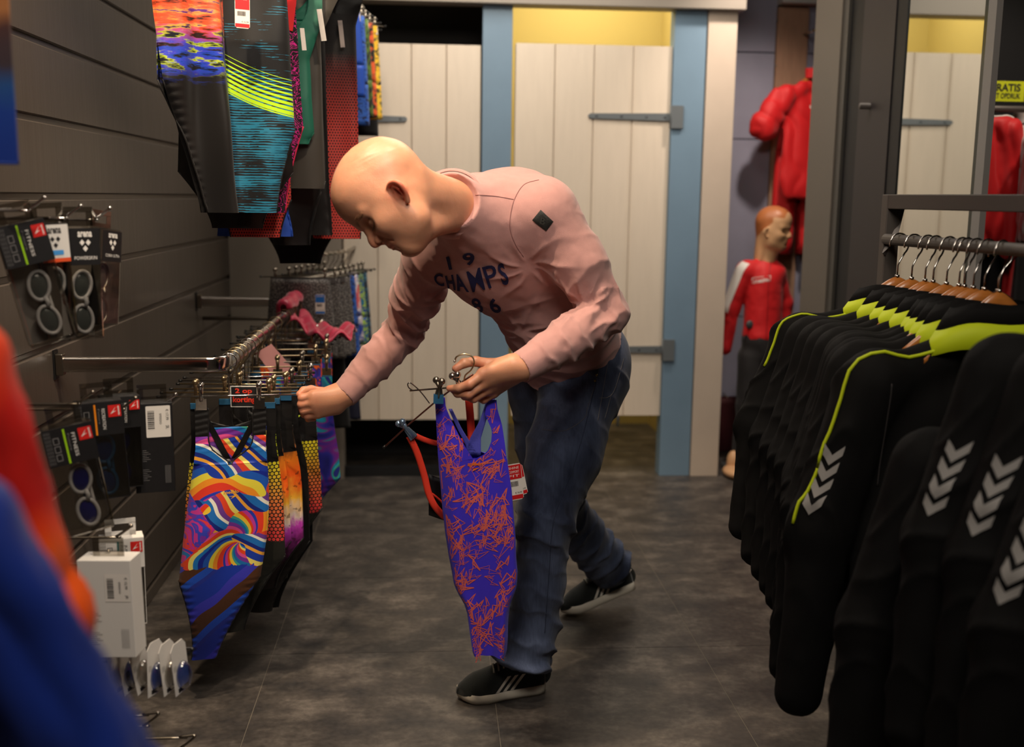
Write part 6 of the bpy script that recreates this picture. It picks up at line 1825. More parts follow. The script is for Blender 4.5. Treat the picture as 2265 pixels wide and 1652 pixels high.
        lb = MB(); rquad(lb, x0+w*0.32, -h*0.38, x1-w*0.06, -h*0.03, -0.0006, 0.002) if word != 'white' else rquad(lb, x0+w*0.5, -h*0.42, x1-w*0.04, -h*0.14, -0.0006); lb.build('price_label', TAGW, r)
        k = MB(); xa, xb = (x0+w*0.36, x1-w*0.10) if word != 'white' else (x0+w*0.54, x1-w*0.07)
        za = -h*0.06 if word != 'white' else -h*0.16
        r_ = random.Random(4); z = za-0.004; ze = za-h*0.22
        while z > ze:
            t_ = r_.choice([0.0006, 0.0012, 0.0018]); rquad(k, xa, z-t_, xa+(xb-xa)*0.32, z, -0.0010); z -= t_+r_.choice([0.0008, 0.0014])
        price = '€ 17,99' if word != 'white' else '€ 15,99'
        put_text(k, price, lambda a, b: (xb-(xb-xa)*0.16*(1-b), -0.0010, za-0.002-h*0.12*a))
        put_text(k, 'SR.' if word != 'white' else 'JR', lambda a, b: (xb-(xb-xa)*0.16*(1-b), -0.0010, za-h*0.19-h*0.04*a))
        put_text(k, 'SPEEDO', lambda a, b: (xa+(xb-xa)*(0.56+0.10*b), -0.0010, za-0.01-h*0.12*a))
        k.build('label_print', INK, r)
        k = MB()
        for q in range(7):
            zz = -h*(0.52+0.02*q); rquad(k, x0+w*0.08, zz-0.0008, x0+w*(0.3+0.05*(q % 3)), zz, -0.0010)
            rquad(k, x0+w*0.08, zz-h*0.22, x0+w*(0.3+0.05*((q+1) % 3)), zz-h*0.22+0.0008, -0.0010)
            rquad(k, x1-w*0.24+q*w*0.022, -h*0.90, x1-w*0.24+q*w*0.022+0.0005, -h*0.70, -0.0010)
        k.build('fine_print', GREYPR, r)
        if word != 'white':
            MB().add([(x1+0.0006, 0.003, -h+0.004), (x1+0.0006, d-0.002, -h+0.004), (x1+0.0006, d-0.002, -h*0.30), (x1+0.0006, 0.003, -h*0.30)], [(0, 1, 2, 3)]).build('window_print', m_ramp('pack_marble', [(0.35, (40, 90, 120)), (.45, (200, 90, 60)), (.55, (60, 40, 110)), (.62, (190, 150, 60))], 30, dist=1.5), r)
            b = MB(); b.add([(x1+0.0008, d*0.42, -h*0.30), (x1+0.0008, d*0.5, -h*0.30), (x1+0.0008, d*0.5, -0.006), (x1+0.0008, d*0.42, -0.006)], [(0, 1, 2, 3)]); b.build('stripe', ORS, r)
            b = MB(); b.add([(x1+0.0008, d*0.64, -h*0.14), (x1+0.0008, d*0.98, -h*0.14), (x1+0.0008, d*0.98, -h*0.02), (x1+0.0008, d*0.64, -h*0.02)], [(0, 1, 2, 3)]); b.build('red_label', REDSQ, r)
    # hang tab with its hole round the peg
    t = MB(); yb = d*0.5; R_ = 0.008
    for s in (-1, 1): t.box((s*0.022-0.006 if s > 0 else -0.022-0.006, yb-0.0006, 0), (s*0.022+0.006 if s > 0 else -0.022+0.006, yb+0.0006, 0.026))
    t.box((-0.028, yb-0.0006, 0.024), (0.028, yb+0.0006, 0.034)); t.box((-0.028, yb-0.0006, 0.0), (0.028, yb+0.0006, 0.010))
    t.build('hang_tab', CLEAR if kind != 'junior' else CARD_WH, r)
    return r
def peg(u, v, y, label, thick=0.0026, metal=CHROME, rise=0.022, x_from=-W, double=False):
    """wall peg whose tip shows at pixel u, v; runs out from the slatwall"""
    t = PY(u, v, y); r = empty('display_peg', (x_from, t.y, t.z-rise), label=label, cat='hook', group='display pegs on the slatwall')
    o = Vector(r.location); L_ = t.x-x_from
    for k in ((0,) if not double else (-1, 1)):
        dz = k*0.011
        pts = [(0, 0, dz), (L_-0.045, 0, dz), (L_-0.028, 0, dz+0.002), (L_-0.008, 0, rise*0.7+dz*0.5), (L_, 0, rise+dz*0.2)]
        MB().tube(cr(pts, 4), thick, 8).build('wire', metal, r)
    MB().ball((L_, 0, rise), thick*1.5, 8, 6).build('tip', metal, r)
    MB().box((0, -0.014, -0.022), (0.004, 0.014, 0.026)).build('back_plate', CHROME_D, r)
    return r
YA = 1.98
peg(98, 437, YA-0.10, 'chrome peg nearest the foreground jacket, high on the slatwall')
peg(178, 455, YA, 'chrome peg of the high row, the middle one of three')
peg(243, 460, YA+0.10, 'chrome peg of the high row with the tip furthest right')
rad = math.radians
pack('clear', PY(42, 492, YA-0.08), rad(28), 'clear goggle pack with dark grid header and lime stripe, leftmost of the high row', back=mat('card_silver', (150, 146, 144), rough=0.4), w=0.078, h=0.215, tilt=-0.22, lens=LENSG, frame=FRW)
pack('arena_clear', PY(114, 492, YA-0.02), rad(38), 'goggle pack with a white card, blue pill and orange band in the high row', w=0.055, h=0.205, word='card', lens=LENSG, frame=FRW, tilt=-0.05)
pack('arena_clear', PY(182, 500, YA+0.02), rad(40), 'goggle pack with dark header and smoke lenses over pale card, third in the high row', back=mat('card_pale', (186, 180, 174), rough=0.45), w=0.062, h=0.205, word='ps', col=ORS, lens=LENSG, frame=FRW)
pack('arena_clear', PY(247, 506, YA+0.10), rad(68), 'black sided goggle pack with silver goggles, right end of the high row', back=mat('card_silver', (150, 146, 144)), w=0.060, h=0.180, d=0.05, word='cobra', col=ORS, lens=LENSG, frame=CHROME_D, tilt=0.12)
peg(205, 867, YA-0.02, 'dark peg of the second row, above the lime striped pack', metal=CHROME_D)
peg(388, 872, YA+0.16, 'chrome peg reaching furthest right, carrying the black barcode pack')
peg(300, 880, YA+0.08, 'dark peg between two orange striped packs', metal=CHROME_D)
pack('clear', PY(146, 942, YA-0.10), rad(22), 'lime striped goggle pack with white framed blue lenses, front of the second row', w=0.082, h=0.200, tilt=-0.16, lens=LENSB, frame=FRW)
pack('window', PY(216, 890, YA+0.02), rad(20), 'orange striped goggle pack with clear blue goggles, behind the lime striped one', w=0.082, h=0.185, col=ORS, word='RECREATION', lens=LENSC, frame=FRB, tilt=-0.05)
pack('window', PY(268, 878, YA+0.10), rad(28), 'orange striped goggle pack mostly hidden, left of the barcode pack', w=0.070, h=0.18, col=ORS, word='RECREATION', lens=LENSB, frame=FRK)
pack('back', PY(337, 892, YA+0.14), rad(16), 'black goggle pack turned round, with a white barcode label and price', w=0.074, h=0.180, d=0.045)
peg(290, 1163, YA, 'dark peg through the white packs', metal=CHROME_D)
pack('junior', PY(268, 1192, YA+0.04), rad(18), 'white goggle pack with a red square and teal stripe, behind the white barcode one', w=0.080, h=0.175, word='JUNIOR', lens=LENSG, frame=FRW)
peg(240, 1220, YA-0.08, 'dark peg carrying the white barcode pack', metal=CHROME_D)
pack('back', PY(228, 1240, YA-0.12), rad(-6), 'white goggle pack turned round, with a barcode label, lowest of the packs', w=0.095, h=0.180, d=0.05, word='white', tilt=-0.02)
# small blister cards
BL = [(262, 0.45, -0.16), (283, 0.47, -0.2), (310, 0.5, -0.22), (347, 0.35, 0.02), (374, 0.42, -0.12), (400, 0.46, -0.12)]
BLU = clear_mat('blue_clear', (150, 170, 230), 0.12, 0.8)
for i, (u, yw, tl) in enumerate(BL):
    p = PY(u-4, 1452, YA-0.06)
    r = empty('blister_card', p, (0, tl, rad(66)), ['leftmost', 'second', 'third', 'fourth', 'fifth', 'rightmost'][i]+' white card with a clear blister in the row on the double hook', 'accessory', 'blister cards on the double hook')
    w, h = 0.044, 0.090
    m = MB(); m.prism([(-w/2, 0, 0.018), (-w*0.25, 0, 0.030), (w*0.3, 0, 0.030), (w/2, 0, 0.018), (w/2, 0, -h+0.018), (-w/2, 0, -h+0.018)], (0, 0.0012, 0)); m.build('card', CARD_WH, r)
    MB().ball((0.004, -0.001, -0.040), 1.0, 14, 10, (0.019, 0.016, 0.028)).build('blister', BLU if i % 2 == 1 else CLEAR, r)
    k = MB(); 
    for q in range(3): rquad(k, -w*0.42+q*0.003, -0.016-0.008, -w*0.42+q*0.003+0.0006, -0.012, -0.0006)
    rquad(k, -w*0.3, -h+0.021, w*0.4, -h+0.029, -0.0006); k.build('card_print', INK, r)['kind'] = 'stuff'
peg(425, 1436, YA-0.02, 'black double wire hook with the blister cards', metal=BLACKP, rise=0.010, double=True)
peg(350, 1578, YA-0.04, 'empty dark double hook below the blister cards', metal=CHROME_D, rise=0.014, double=True)
peg(430, 1628, YA, 'empty dark double hook lowest in view', metal=CHROME_D, rise=0.014, double=True)
# poster hanging proud of the wall
pz = PY(30, 180, 1.52)
o = MB().box((-W+0.02, 1.515, PY(30, 360, 1.52).z), (PY(33, 200, 1.52).x, 1.52, 1.30+0.62)).build('poster', m_ramp('poster_print', [(0, (16, 60, 150)), (1, (16, 60, 150))], 3)); tag(o, 'hanging poster fading from orange over brown to royal blue at the left edge', 'poster')
pm = bpy.data.materials.new('poster_art'); pm.use_nodes = True; nt = pm.node_tree
tc = node(nt, 'ShaderNodeTexCoord'); sp_ = node(nt, 'ShaderNodeSeparateXYZ'); nt.links.new(tc.outputs['Object'], sp_.inputs[0])
nz = nnoise(nt, tc.outputs['Object'], 9, 2)
nt.links.new(nramp(nt, nmath(nt, 'ADD', nmath(nt, 'SUBTRACT', sp_.outputs['Z'], 1.34), nmath(nt, 'MULTIPLY', nz, 0.10)), [(0.0, (8, 40, 120)), (.12, (12, 50, 128)), (.155, (24, 66, 120)), (.18, (50, 40, 46)), (.215, (64, 38, 36)), (.24, (150, 96, 54)), (.36, (120, 66, 26))]), nt.nodes['Principled BSDF'].inputs['Base Color'])
o.data.materials[0] = pm
MB().tube([(-W+0.02, 1.5175, PY(30, 360, 1.52).z), (PY(33, 200, 1.52).x, 1.5175, PY(30, 360, 1.52).z)], 0.003, 6).build('bottom_edge', mat('poster_edge', (14, 50, 130)), o)
MB().tube([(-W, 1.5175, 1.90), (-W+0.5, 1.5175, 1.90)], 0.004, 6).build('poster_arm', CHROME_D, o)

# ---------------------------------------------------------------- right side: rail of dark jackets
def garment_sdf(h=0.006, hw=0.225, L=0.66, sl=0.50, depth=0.05, sleeve_r=(0.062, 0.055, 0.042), spread=0.10, short=False, seed=1, fold=1.0):
    """local: neck at origin, x across, -y front, z down"""
    g = SDF((-0.46, -0.16, -L-0.12), (0.46, 0.16, 0.05), h); g.minpad = 0.05
    F4 = ((0, 1, 0), hw*0.62/depth)
    for s in (-1, 1):
        g.cone((s*hw*0.36, 0, -0.235), (s*hw*0.44, 0, -L+0.10), hw*0.53, hw*0.58, 0.03, flat=F4)
    g.cone((-hw*0.4, 0, -L+0.06), (hw*0.4, 0, -L+0.06), hw*0.5, hw*0.5, 0.03, flat=F4)
    for s in (-1, 1):
        sh = (s*hw*0.90, 0, -0.142)
        g.cone((s*0.07, 0, -0.088), sh, 0.034, 0.045, 0.03, flat=((0, 1, 0), 1.1))
        el = (s*(hw*0.90+spread*0.75), 0.004, -0.15-sl*0.45); wr_ = (s*(hw*0.90+spread), -0.01, -0.15-sl)
        if short: g.chain([sh, (s*(hw+0.075), 0, -0.285)], [0.060, 0.074], 0.03)
        else: g.chain([sh, el, wr_], list(sleeve_r), 0.022)
    # neck opening and flat hem
    g.cone((0, -0.015, 0.02), (0, -0.015, -0.06), 0.070, 0.050, 0.006, 's', flat=((0, 1, 0), 1.5))
    sl_, X, Y, Z = g.win((-0.4, -0.2, -L-0.2), (0.4, 0.2, -L+0.1), 0)
    tor = np.where(np.abs(X) < hw*1.02, 1.0, 0.0)
    g.g[sl_] = np.where((tor > 0) & (np.abs(X)+0*Z < hw*1.02), np.maximum(g.g[sl_], (-L-Z).astype(np.float32)*1.0), g.g[sl_])
    V, F_ = g.mesh(); N = quad_normals(V, F_)
    d = fold*0.006*vnoise(V*A((16, 16, 4.5)), 1, 2, seed)+0.003*vnoise(V*A((34, 34, 14)), 1, 2, seed+4)
    ax = np.abs(V[:, 0]); arm = smoothstep(hw*0.95, hw*1.15, ax)
    d += arm*0.007*(1-np.abs(np.sin(V[:, 2]*24+V[:, 1]*30+V[:, 0]*30+4*vnoise(V*7, 1, 2, seed+8))))**2*smoothstep(-0.3, 0.5, vnoise(V*6, 1, 1, seed+2))
    arp = np.exp(-((ax-hw*0.86)**2+(V[:, 2]+0.24)**2)/0.006); d -= arp*0.008
    if fold > 1: d += 0.006*fold*(np.abs(np.sin(V[:, 0]*38+V[:, 2]*9+3*vnoise(V*6, 1, 2, seed+20)))-0.5)
    V = V+N*d[:, None]
    return V, F_
BKJ = mat('black_jersey', (12, 11, 11), rough=0.8, sheen=0.0, spec=0.2, bump=0.2, bscale=900)
NEON = mat('neon_lime', (190, 206, 12), rough=0.65)
CHEV = mat('chevron_white', (150, 146, 142), rough=0.55, bump=0.3, bscale=1200)
JV, JF = garment_sdf(); JBV = bvh_of(JV, JF); JV2, JF2 = garment_sdf(seed=9, spread=0.09, sl=0.52); JBV2 = bvh_of(JV2, JF2)
WOODM = mat('hanger_wood', (176, 108, 48), rough=0.28, var=0.12, vscale=8, coat=0.4, stretch=(2, 20, 20))
WOODD = mat('hanger_wood_dark', (84, 40, 28), rough=0.3, coat=0.4)
def wood_hanger(name, wood, hook_yaw=PI/2, half=0.168):
    r = empty(name)
    R = 0.024; pts = [(R*math.cos(a)-0.0, 0, R*math.sin(a)-0.010) for a in np.linspace(math.radians(190), math.radians(-50), 22)]
    pts += [(0.004, 0, -0.046), (0, 0, -0.055), (0, 0, -0.085)]
    h = MB().tube(pts, 0.0019, 8).build('hook', CHROME, r); h.rotation_euler = (0, 0, hook_yaw)
    top = []; bot = []
    for x in np.linspace(-half, half, 41):
        q = abs(x)/half; zt = -0.080-0.135*(math.sqrt(q*q+0.02)-0.1414)**0.92*1.03
        hh = 0.034*(1-q)**0.6+0.014
        top.append((x, zt)); bot.append((x, zt-hh if q > 0.03 else zt-0.040))
    P = []
    for (x, zt), (_, zb) in zip(top, bot):
        yb = -0.018*(abs(x)/half)**2; m = (zt+zb)/2
        P.append([(x, yb-0.0045, zb+0.002), (x, yb-0.006, m), (x, yb-0.0045, zt-0.002), (x, yb, zt), (x, yb+0.0045, zt-0.002), (x, yb+0.006, m), (x, yb+0.0045, zb+0.002), (x, yb, zb)])
    mb = MB(); mb.grid(P, True, closed_u=True); mb.add(P[0], [tuple(range(8))]); mb.add(P[-1], [tuple(range(7, -1, -1))])
    mb.build('wooden_body', wood, r)
    MB().tube([(0, 0, -0.076), (0, 0, -0.082)], 0.005, 10).build('ferrule', CHROME, r)
    return r
def jacket_proto(V, F_, B, chev=True, full=True, pipe=True):
    j = np_mesh('track_jacket', V, F_, BKJ)
    # collar: black stand with a lime band below
    n = 36; ang = np.linspace(0, 2*PI, n+1)
    def ringp(rx, ry, z, dz=0.0): return [(rx*math.cos(a), ry*math.sin(a)-0.006, z+dz*(-math.sin(a)*0.5-0.5)+0.0025*math.sin(5*a)) for a in ang]
    m = MB(); m.grid([ringp(0.124, 0.066, -0.076, 0.036), ringp(0.116, 0.062, -0.054, 0.036), ringp(0.104, 0.057, -0.036, 0.032)]); c = m.build('collar_band', NEON, j); c.modifiers.new('thickness', 'SOLIDIFY').thickness = 0.003
    m = MB(); m.grid([ringp(0.105, 0.057, -0.038, 0.032), ringp(0.094, 0.052, -0.020, 0.026), ringp(0.082, 0.046, -0.006, 0.020), ringp(0.076, 0.042, -0.026, 0.026)]); c = m.build('collar', BKJ, j); c.modifiers.new('thickness', 'SOLIDIFY').thickness = 0.002
    # piping over the shoulder and down the sleeve
    for s in (-1, 1):
        pts = []
        for q in np.linspace(0, 1 if full else 0.50, 30):
            if q < 0.62:
                an_ = math.radians(112-132*q/0.62); dr_ = Vector((s*math.cos(an_), 0, math.sin(an_))); h = B.ray_cast(Vector((s*0.135, -0.026, -0.235))+dr_*0.3, -dr_, 0.5)
            else: h = B.ray_cast(Vector((s*0.5, -0.026, -0.265-(q-0.62)*0.25)), Vector((-s, 0.0, 0)), 0.5)
            if h[0] is not None: pts.append(A(h[0])+A(h[1])*0.002)
        if len(pts) > 3 and pipe: MB().tube(pts, 0.0030, 6).build('piping', NEON, j)
        if chev:
            out_ = Vector((s*0.72, -0.69, 0)); tn = Vector((0.69*s*s, 0.72*s, 0)) if False else Vector((0, 0, 1)).cross(out_)
            for k in range(4):
                zc = -0.240-k*0.0265; hwc = 0.0165; P = []
                for i in range(9):
                    t = -1+i/4; row = []
                    for e in (0, 0.5, 1):
                        zz = zc-0.017*(1-abs(t))-0.0165*e+0.010
                        axp = Vector((s*(0.2025+0.10*float(np.interp(-zz, [0.15, 0.375, 0.65], [0, 0.75, 1]))), 0, zz))
                        h = B.ray_cast(axp+out_*0.16+tn*(t*hwc), -out_, 0.3)
                        row.append(tuple(A(h[0])+A(h[1])*0.0030) if h[0] is not None else None)
                    P.append(row)
                P = [r for r in P if None not in r]
                if len(P) > 3: MB().grid(P).build('chevron', CHEV, j)
        # armhole seam
        pts = []
        for a in np.linspace(0.1, PI-0.1, 12):
            h = B.ray_cast(Vector((s*0.190, -0.3, -0.13-0.17*(1-math.cos(a))/2)), Vector((0, 1, 0)), 0.5)
            if h[0] is not None: pts.append(A(h[0])+A(h[1])*0.0006)
        if len(pts) > 3: MB().tube(pts, 0.0013, 5).build('seam', mat('seam_dark', (48, 44, 44), rough=0.8), j)
    h = [B.ray_cast(Vector((0, -0.3, z)), Vector((0, 1, 0)), 0.5) for z in np.linspace(-0.10, -0.64, 30)]
    pts = [A(q[0])+A(q[1])*0.0008 for q in h if q[0] is not None]
    if len(pts) > 3: MB().tube(pts, 0.0018, 6).build('zip', mat('zip_black', (14, 14, 15), rough=0.4), j)
    return j
zr2 = PY(1975, 531, 2.30).z
ra, rb = Vector((PY(1975, 531, 2.32).x, 2.32, zr2)), Vector((1.05, 1.91, zr2))
rd = (rb-ra)/(rb.y-ra.y); rail_at = lambda y: ra+rd*(y-ra.y)
YAW = math.atan2(rd.x, -rd.y)*-1*0
protoA = jacket_proto(JV, JF, JBV, False, False); protoB = jacket_proto(JV2, JF2, JBV2, False, False, False); protoC = jacket_proto(JV, JF, JBV, True, True); protoD = jacket_proto(JV2, JF2, JBV2, True, True, False)
hooks_px = [1990, 2022, 2052, 2070, 2100, 2128, 2140, 2160, 2185, 2218]
def y_for(u):
    lo, hi = 1.4, 2.5
    for _ in range(40):
        m = (lo+hi)/2; p = proj(rail_at(m))[0]
        if p < u: hi = m
        else: lo = m
    return (lo+hi)/2
JL = ['furthest black track jacket with lime collar, its lime shoulder piping fully in view', 'second furthest black track jacket on the right rail', 'third furthest black track jacket on the right rail', 'fourth furthest black track jacket on the right rail', 'fifth black track jacket from the mirror on the right rail', 'sixth black track jacket from the mirror on the right rail', 'seventh black track jacket from the mirror on the right rail', 'eighth black track jacket from the mirror on the right rail', 'black track jacket second from the front of the lime collared row', 'front black track jacket of the lime collared row, with piping down its sleeve']
first = True; wood0 = wood_hanger('wooden_hanger', WOODM, 0.35)
for i, u in enumerate(hooks_px):
    y = y_for(u); p = rail_at(y)
    src = protoC if i == 9 else protoA if i == 0 else protoB
    used = [o for o in (protoA, protoB, protoC) if 'label' in o]
    j = src if src not in used else copy_tree(src)
    h = wood0 if i == 0 else copy_tree(wood0)
    yaw = random.uniform(-0.10, 0.06)+(-0.10 if i == 0 else 0)+(0.08 if i == 9 else 0)
    h.location = (p.x, p.y, p.z-0.004+0.005); h.rotation_euler = (0, 0, yaw); h.scale = (0.86, 1, 1) if i == 9 else (1, 1, 1)
    h['label'] = ['furthest', 'second furthest', 'third furthest', 'fourth furthest', 'fifth', 'sixth', 'seventh', 'eighth', 'second nearest', 'nearest'][i]+' honey coloured wooden hanger on the right rail'+(' counted from the mirror' if 3 < i < 8 else '')
    h['category'] = 'hanger'; h['group'] = 'wooden hangers on the right rail'
    sc_ = 0.86+0.022*i if i < 9 else 1.05
    j.location = (p.x, p.y, p.z-0.090); j.rotation_euler = (0, 0, yaw+random.uniform(-0.03, 0.03)); j.scale = (max(1.0, sc_*1.06), 0.62 if i < 9 else 0.85, sc_*(1.13 if i == 9 else 1.06 if i > 6 else 1.0))
    tag(j, JL[i], 'jacket', 'black track jackets on the right rail')
# nearer jackets with white chevrons, on a front arm
NL = ['black jacket with one column of white chevrons in the right foreground', 'black jacket with blurred chevrons at the right edge of the picture', 'nearest black chevron jacket, cut by the right edge']
for i, (x, y, z, sc_) in enumerate(((1.065, 1.50, 1.195, 1.05), (1.10, 1.40, 1.20, 1.08), (1.10, 1.29, 1.14, 1.1))):
    j = protoD if i == 0 else copy_tree(protoD); j.location = (x, y, z); j.rotation_euler = (0, 0, -0.12-0.05*i); j.scale = (sc_, 0.8, sc_); tag(j, NL[i], 'jacket', 'chevron jackets in the right foreground')
    h = copy_tree(wood0); h.location = (x, y, z+0.068); h.rotation_euler = (0, 0, -0.3); tag(h, ['wooden hanger of the chevron jacket in the right foreground', 'wooden hanger out by the right edge', 'wooden hanger nearest the camera on the right'][i], 'hanger', 'wooden hangers of the chevron jackets')
j = copy_tree(protoB); j.location = (1.03, 1.63, 1.03); j.rotation_euler = (0, 0, -0.10); j.scale = (1.08, 0.8, 1.12)
tag(j, 'plain black jacket hanging lower, between the lime collared row and the chevron jackets', 'jacket')
h = copy_tree(wood0); h.location = (1.03, 1.63, 1.098); tag(h, 'wooden hanger of the low plain black jacket', 'hanger')
# rack frame
FR = mat('frame_grey', (92, 86, 82), rough=0.45, metal=0.3)
r = empty('clothes_rack', (ra.x, ra.y, 0), label='grey metal clothes rack frame on the right carrying the black jackets', cat='rack'); O = Vector(r.location)
tz0, tz1 = PY(1960, 462, 2.36).z, PY(1960, 430, 2.36).z
xf = PY(1957, 440, 2.37).x; yfr = 2.37
def bar(name, a, b, t=0.016, m=FR):
    a, b = Vector(a)-O, Vector(b)-O; d = (b-a).normalized(); up = Vector((0, 0, 1)) if abs(d.z) < 0.9 else Vector((0, 1, 0)); s = d.cross(up).normalized()*t; u = s.cross(d).normalized()*t
    mb = MB(); q = [a+s+u, a-s+u, a-s-u, a+s-u]; mb.prism(q, b-a); return mb.build(name, m, r, bevel=0.002)
zc = (tz0+tz1)/2
p0 = Vector((xf+0.016, yfr, zc)); p1 = p0+Vector((rd.x*(1.0-yfr)*1.0, 1.0-yfr, 0))
bar('top_bar', p0-Vector((0, 0, 0)), p1); bar('post', (p0.x, p0.y, 0), (p0.x, p0.y, zc+0.016)); bar('post', (p1.x, p1.y, 0), (p1.x, p1.y, zc))
q0 = p0+Vector((0.42, 0.03, -0.045)); q1 = q0+Vector((rd.x*(1.0-yfr), 1.0-yfr, 0))
bar('back_bar', q0, q1); bar('cross_bar', p0, q0+Vector((0, 0, 0.045))); bar('post', (q0.x, q0.y, 0), q0)
bar('cross_bar', (p1.x, p1.y, zc), q1+Vector((0, 0, 0.0)))
MB().tube([ra-O+Vector((0, 0.035, 0)), rail_at(1.02)-O], 0.0125, 14).build('hang_tube', FR, r)
MB().prism([p0-O+Vector((0, 0, -0.01)), p0-O+Vector((0.03, 0.0, -0.01)), ra-O+Vector((0.02, 0.03, 0.0)), ra-O+Vector((-0.01, 0.03, -0.03)), p0-O+Vector((0, 0, -0.13))], (0, -0.006, 0)).build('gusset', FR, r)
MB().tube([Vector((1.05, 1.62, 1.235))-O, Vector((1.08, 1.42, 1.235))-O, Vector((1.11, 1.22, 1.235))-O], 0.011, 10).build('front_arm', FR, r)
MB().tube([Vector((1.05, 1.63, 1.235))-O, Vector((1.03, 1.63, 1.12))-O], 0.009, 10).build('drop_arm', FR, r)
MB().tube([Vector((1.08, 1.42, 1.235))-O, rail_at(1.42)-O], 0.010, 10).build('arm_link', FR, r)
h = wood_hanger('wooden_hanger', WOODD, 0.2); pq = PY(2215, 552, 2.02); h.location = (pq.x, pq.y, pq.z+0.0); h.rotation_euler = (0, 0, -0.25); tag(h, 'dark red wooden hanger behind the honey coloured ones, without a garment in view', 'hanger')

# ---------------------------------------------------------------- mirror wall and beyond
XM = 1.55
def ym(u, v=400): return PX(u, v, XM).y
mir = empty('mirror_panel', (XM, ym(2165), 0), label='tall framed mirror panel on the right reflecting the cubicle doors', cat='mirror'); MO = Vector(mir.location)
def mbox(name, u0, u1, m, x0=0.0, x1=0.02, z0=0.0, z1=2.72):
    ya, yb = sorted((ym(u0), ym(u1))); o = boxo(name, (XM+x0-MO.x, ya-MO.y, z0), (XM+x1-MO.x, yb-MO.y, z1), m, mir); return o
MIRR = bpy.data.materials.new('mirror_glass'); MIRR.use_nodes = True
b = MIRR.node_tree.nodes['Principled BSDF']; b.inputs['Metallic'].default_value = 1; b.inputs['Roughness'].default_value = 0.02; b.inputs['Base Color'].default_value = (0.62, 0.64, 0.62, 1)
FG = mat('frame_taupe', (112, 104, 94), rough=0.5); FD = mat('frame_dark', (52, 46, 46), rough=0.5); FK = mat('frame_black', (14, 14, 17), rough=0.5); FL_ = mat('frame_light', (150, 146, 142), rough=0.4)
mbox('outer_frame', 1795, 1852, FG, -0.02, 0.03); mbox('outer_lip', 1852, 1862, mat('frame_mid', (84, 80, 74), rough=0.5), -0.012, 0.02); mbox('black_strip', 1862, 1893, FK, 0.0, 0.02)  # plain black strips set between the frame members
mbox('inner_panel', 1893, 1962, FD, -0.008, 0.02); mbox('black_strip', 1962, 1984, FK, -0.004, 0.02)
mbox('mirror_glass', 1984, 2150, MIRR, 0.0, 0.01); mbox('glass_edge', 2150, 2160, mat('glass_edge', (20, 40, 36), rough=0.2), -0.002, 0.012); mbox('light_frame', 2160, 2178, FL_, -0.006, 0.012)
# dark area beyond
YD = 4.3
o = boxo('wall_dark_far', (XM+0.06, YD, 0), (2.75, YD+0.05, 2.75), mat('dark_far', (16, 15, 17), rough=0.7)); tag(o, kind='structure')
YS = mat('yellow_card', (206, 212, 30), rough=0.6)
a, b_ = PY(2160, 223, YD-0.35), PY(2250, 180, YD-0.35)
a.x += 0.03; b_.x += 0.03
o = boxo('promo_sign', (a.x, YD-0.352, a.z), (b_.x, YD-0.35, b_.z), YS); tag(o, 'small yellow card with black lettering above the red jacket at the right', 'sign')
k = MB(); put_text(k, 'GRATIS', quad_fn((a.x+0.014, YD-0.3532, b_.z-0.037), (b_.x-a.x-0.03, 0, 0), (0, 0, 0.028)), bold=0.03); put_text(k, 'MET OPDRUK', quad_fn((a.x+0.02, YD-0.3532, a.z+0.010), (b_.x-a.x-0.035, 0, 0), (0, 0, 0.020)), bold=0.02); k.build('lettering', INK, o)
MB().tube([((a.x+b_.x)/2, YD-0.35, b_.z), ((a.x+b_.x)/2, YD, b_.z+0.03)], 0.003, 6).build('card_arm', CHROME_D, o)
RED = mat('red_polyester', (204, 18, 24), rough=0.6, sheen=0.1, bump=0.2, bscale=300)
RV, RF = garment_sdf(0.009, seed=5, L=0.62, sl=0.5, spread=0.04, fold=1.6)
def red_jacket(loc, sc_, label, stripes=True, yaw=0.0, name='track_jacket', m=RED):
    j = np_mesh(name, RV, RF, m); j.location = loc; j.scale = (sc_,)*3; j.rotation_euler = (0, 0, yaw); tag(j, label, 'jacket')
    B = bvh_of(RV, RF)
    if stripes:
        for s in (-1, 1):
            for off_ in (-0.03, 0.0, 0.03):
                pts = []
                for q in np.linspace(0, 1, 22):
                    if q < 0.45: h = B.ray_cast(Vector((s*(0.08+0.14*q/0.45), off_*0.5, 0.1)), Vector((0, 0, -1)), 0.5)
                    else: h = B.ray_cast(Vector((s*0.5, off_*0.6-0.004, -0.12-(q-0.45)*0.72)), Vector((-s, 0, 0)), 0.5)
                    if h[0] is not None: pts.append(A(h[0])+A(h[1])*0.001)
                if len(pts) > 3: MB().tube(pts, 0.005, 6).build('stripe', CARD_WH, j)
    MB().grid([[(0.085*math.cos(t), 0.05*math.sin(t)-0.006, z) for t in np.linspace(0, 2*PI, 24)] for z in (-0.05, 0.0)]).build('collar', m, j)
    return j
pj = PY(2150, 215, 3.75); red_jacket((pj.x-0.02, 3.75, pj.z), 0.82, 'red track jacket with white shoulder stripes below the yellow card', yaw=0.1)
for i, (u, v, y) in enumerate(((2262, 250, 3.9), (2300, 250, 3.6))):
    p = PY(u, v, y); red_jacket(p, 0.7, ['white shirt right of the red striped jacket', 'white shirt cut off by the right edge, high up'][i], False, 1.2, 'shirt', mat('white_cotton', (196, 188, 186), rough=0.8))
p = PY(2200, 285, 3.8); o = MB().tube([(p.x-0.5, 3.8, p.z+0.07), (p.x+0.6, 3.8, p.z+0.07)], 0.012, 10).build('wall_rail', FR); tag(o, 'dark wall rail at the far right behind the mirror, holding red and white shirts', 'rail')
for u in (2250, 2262, 2275):
    pass
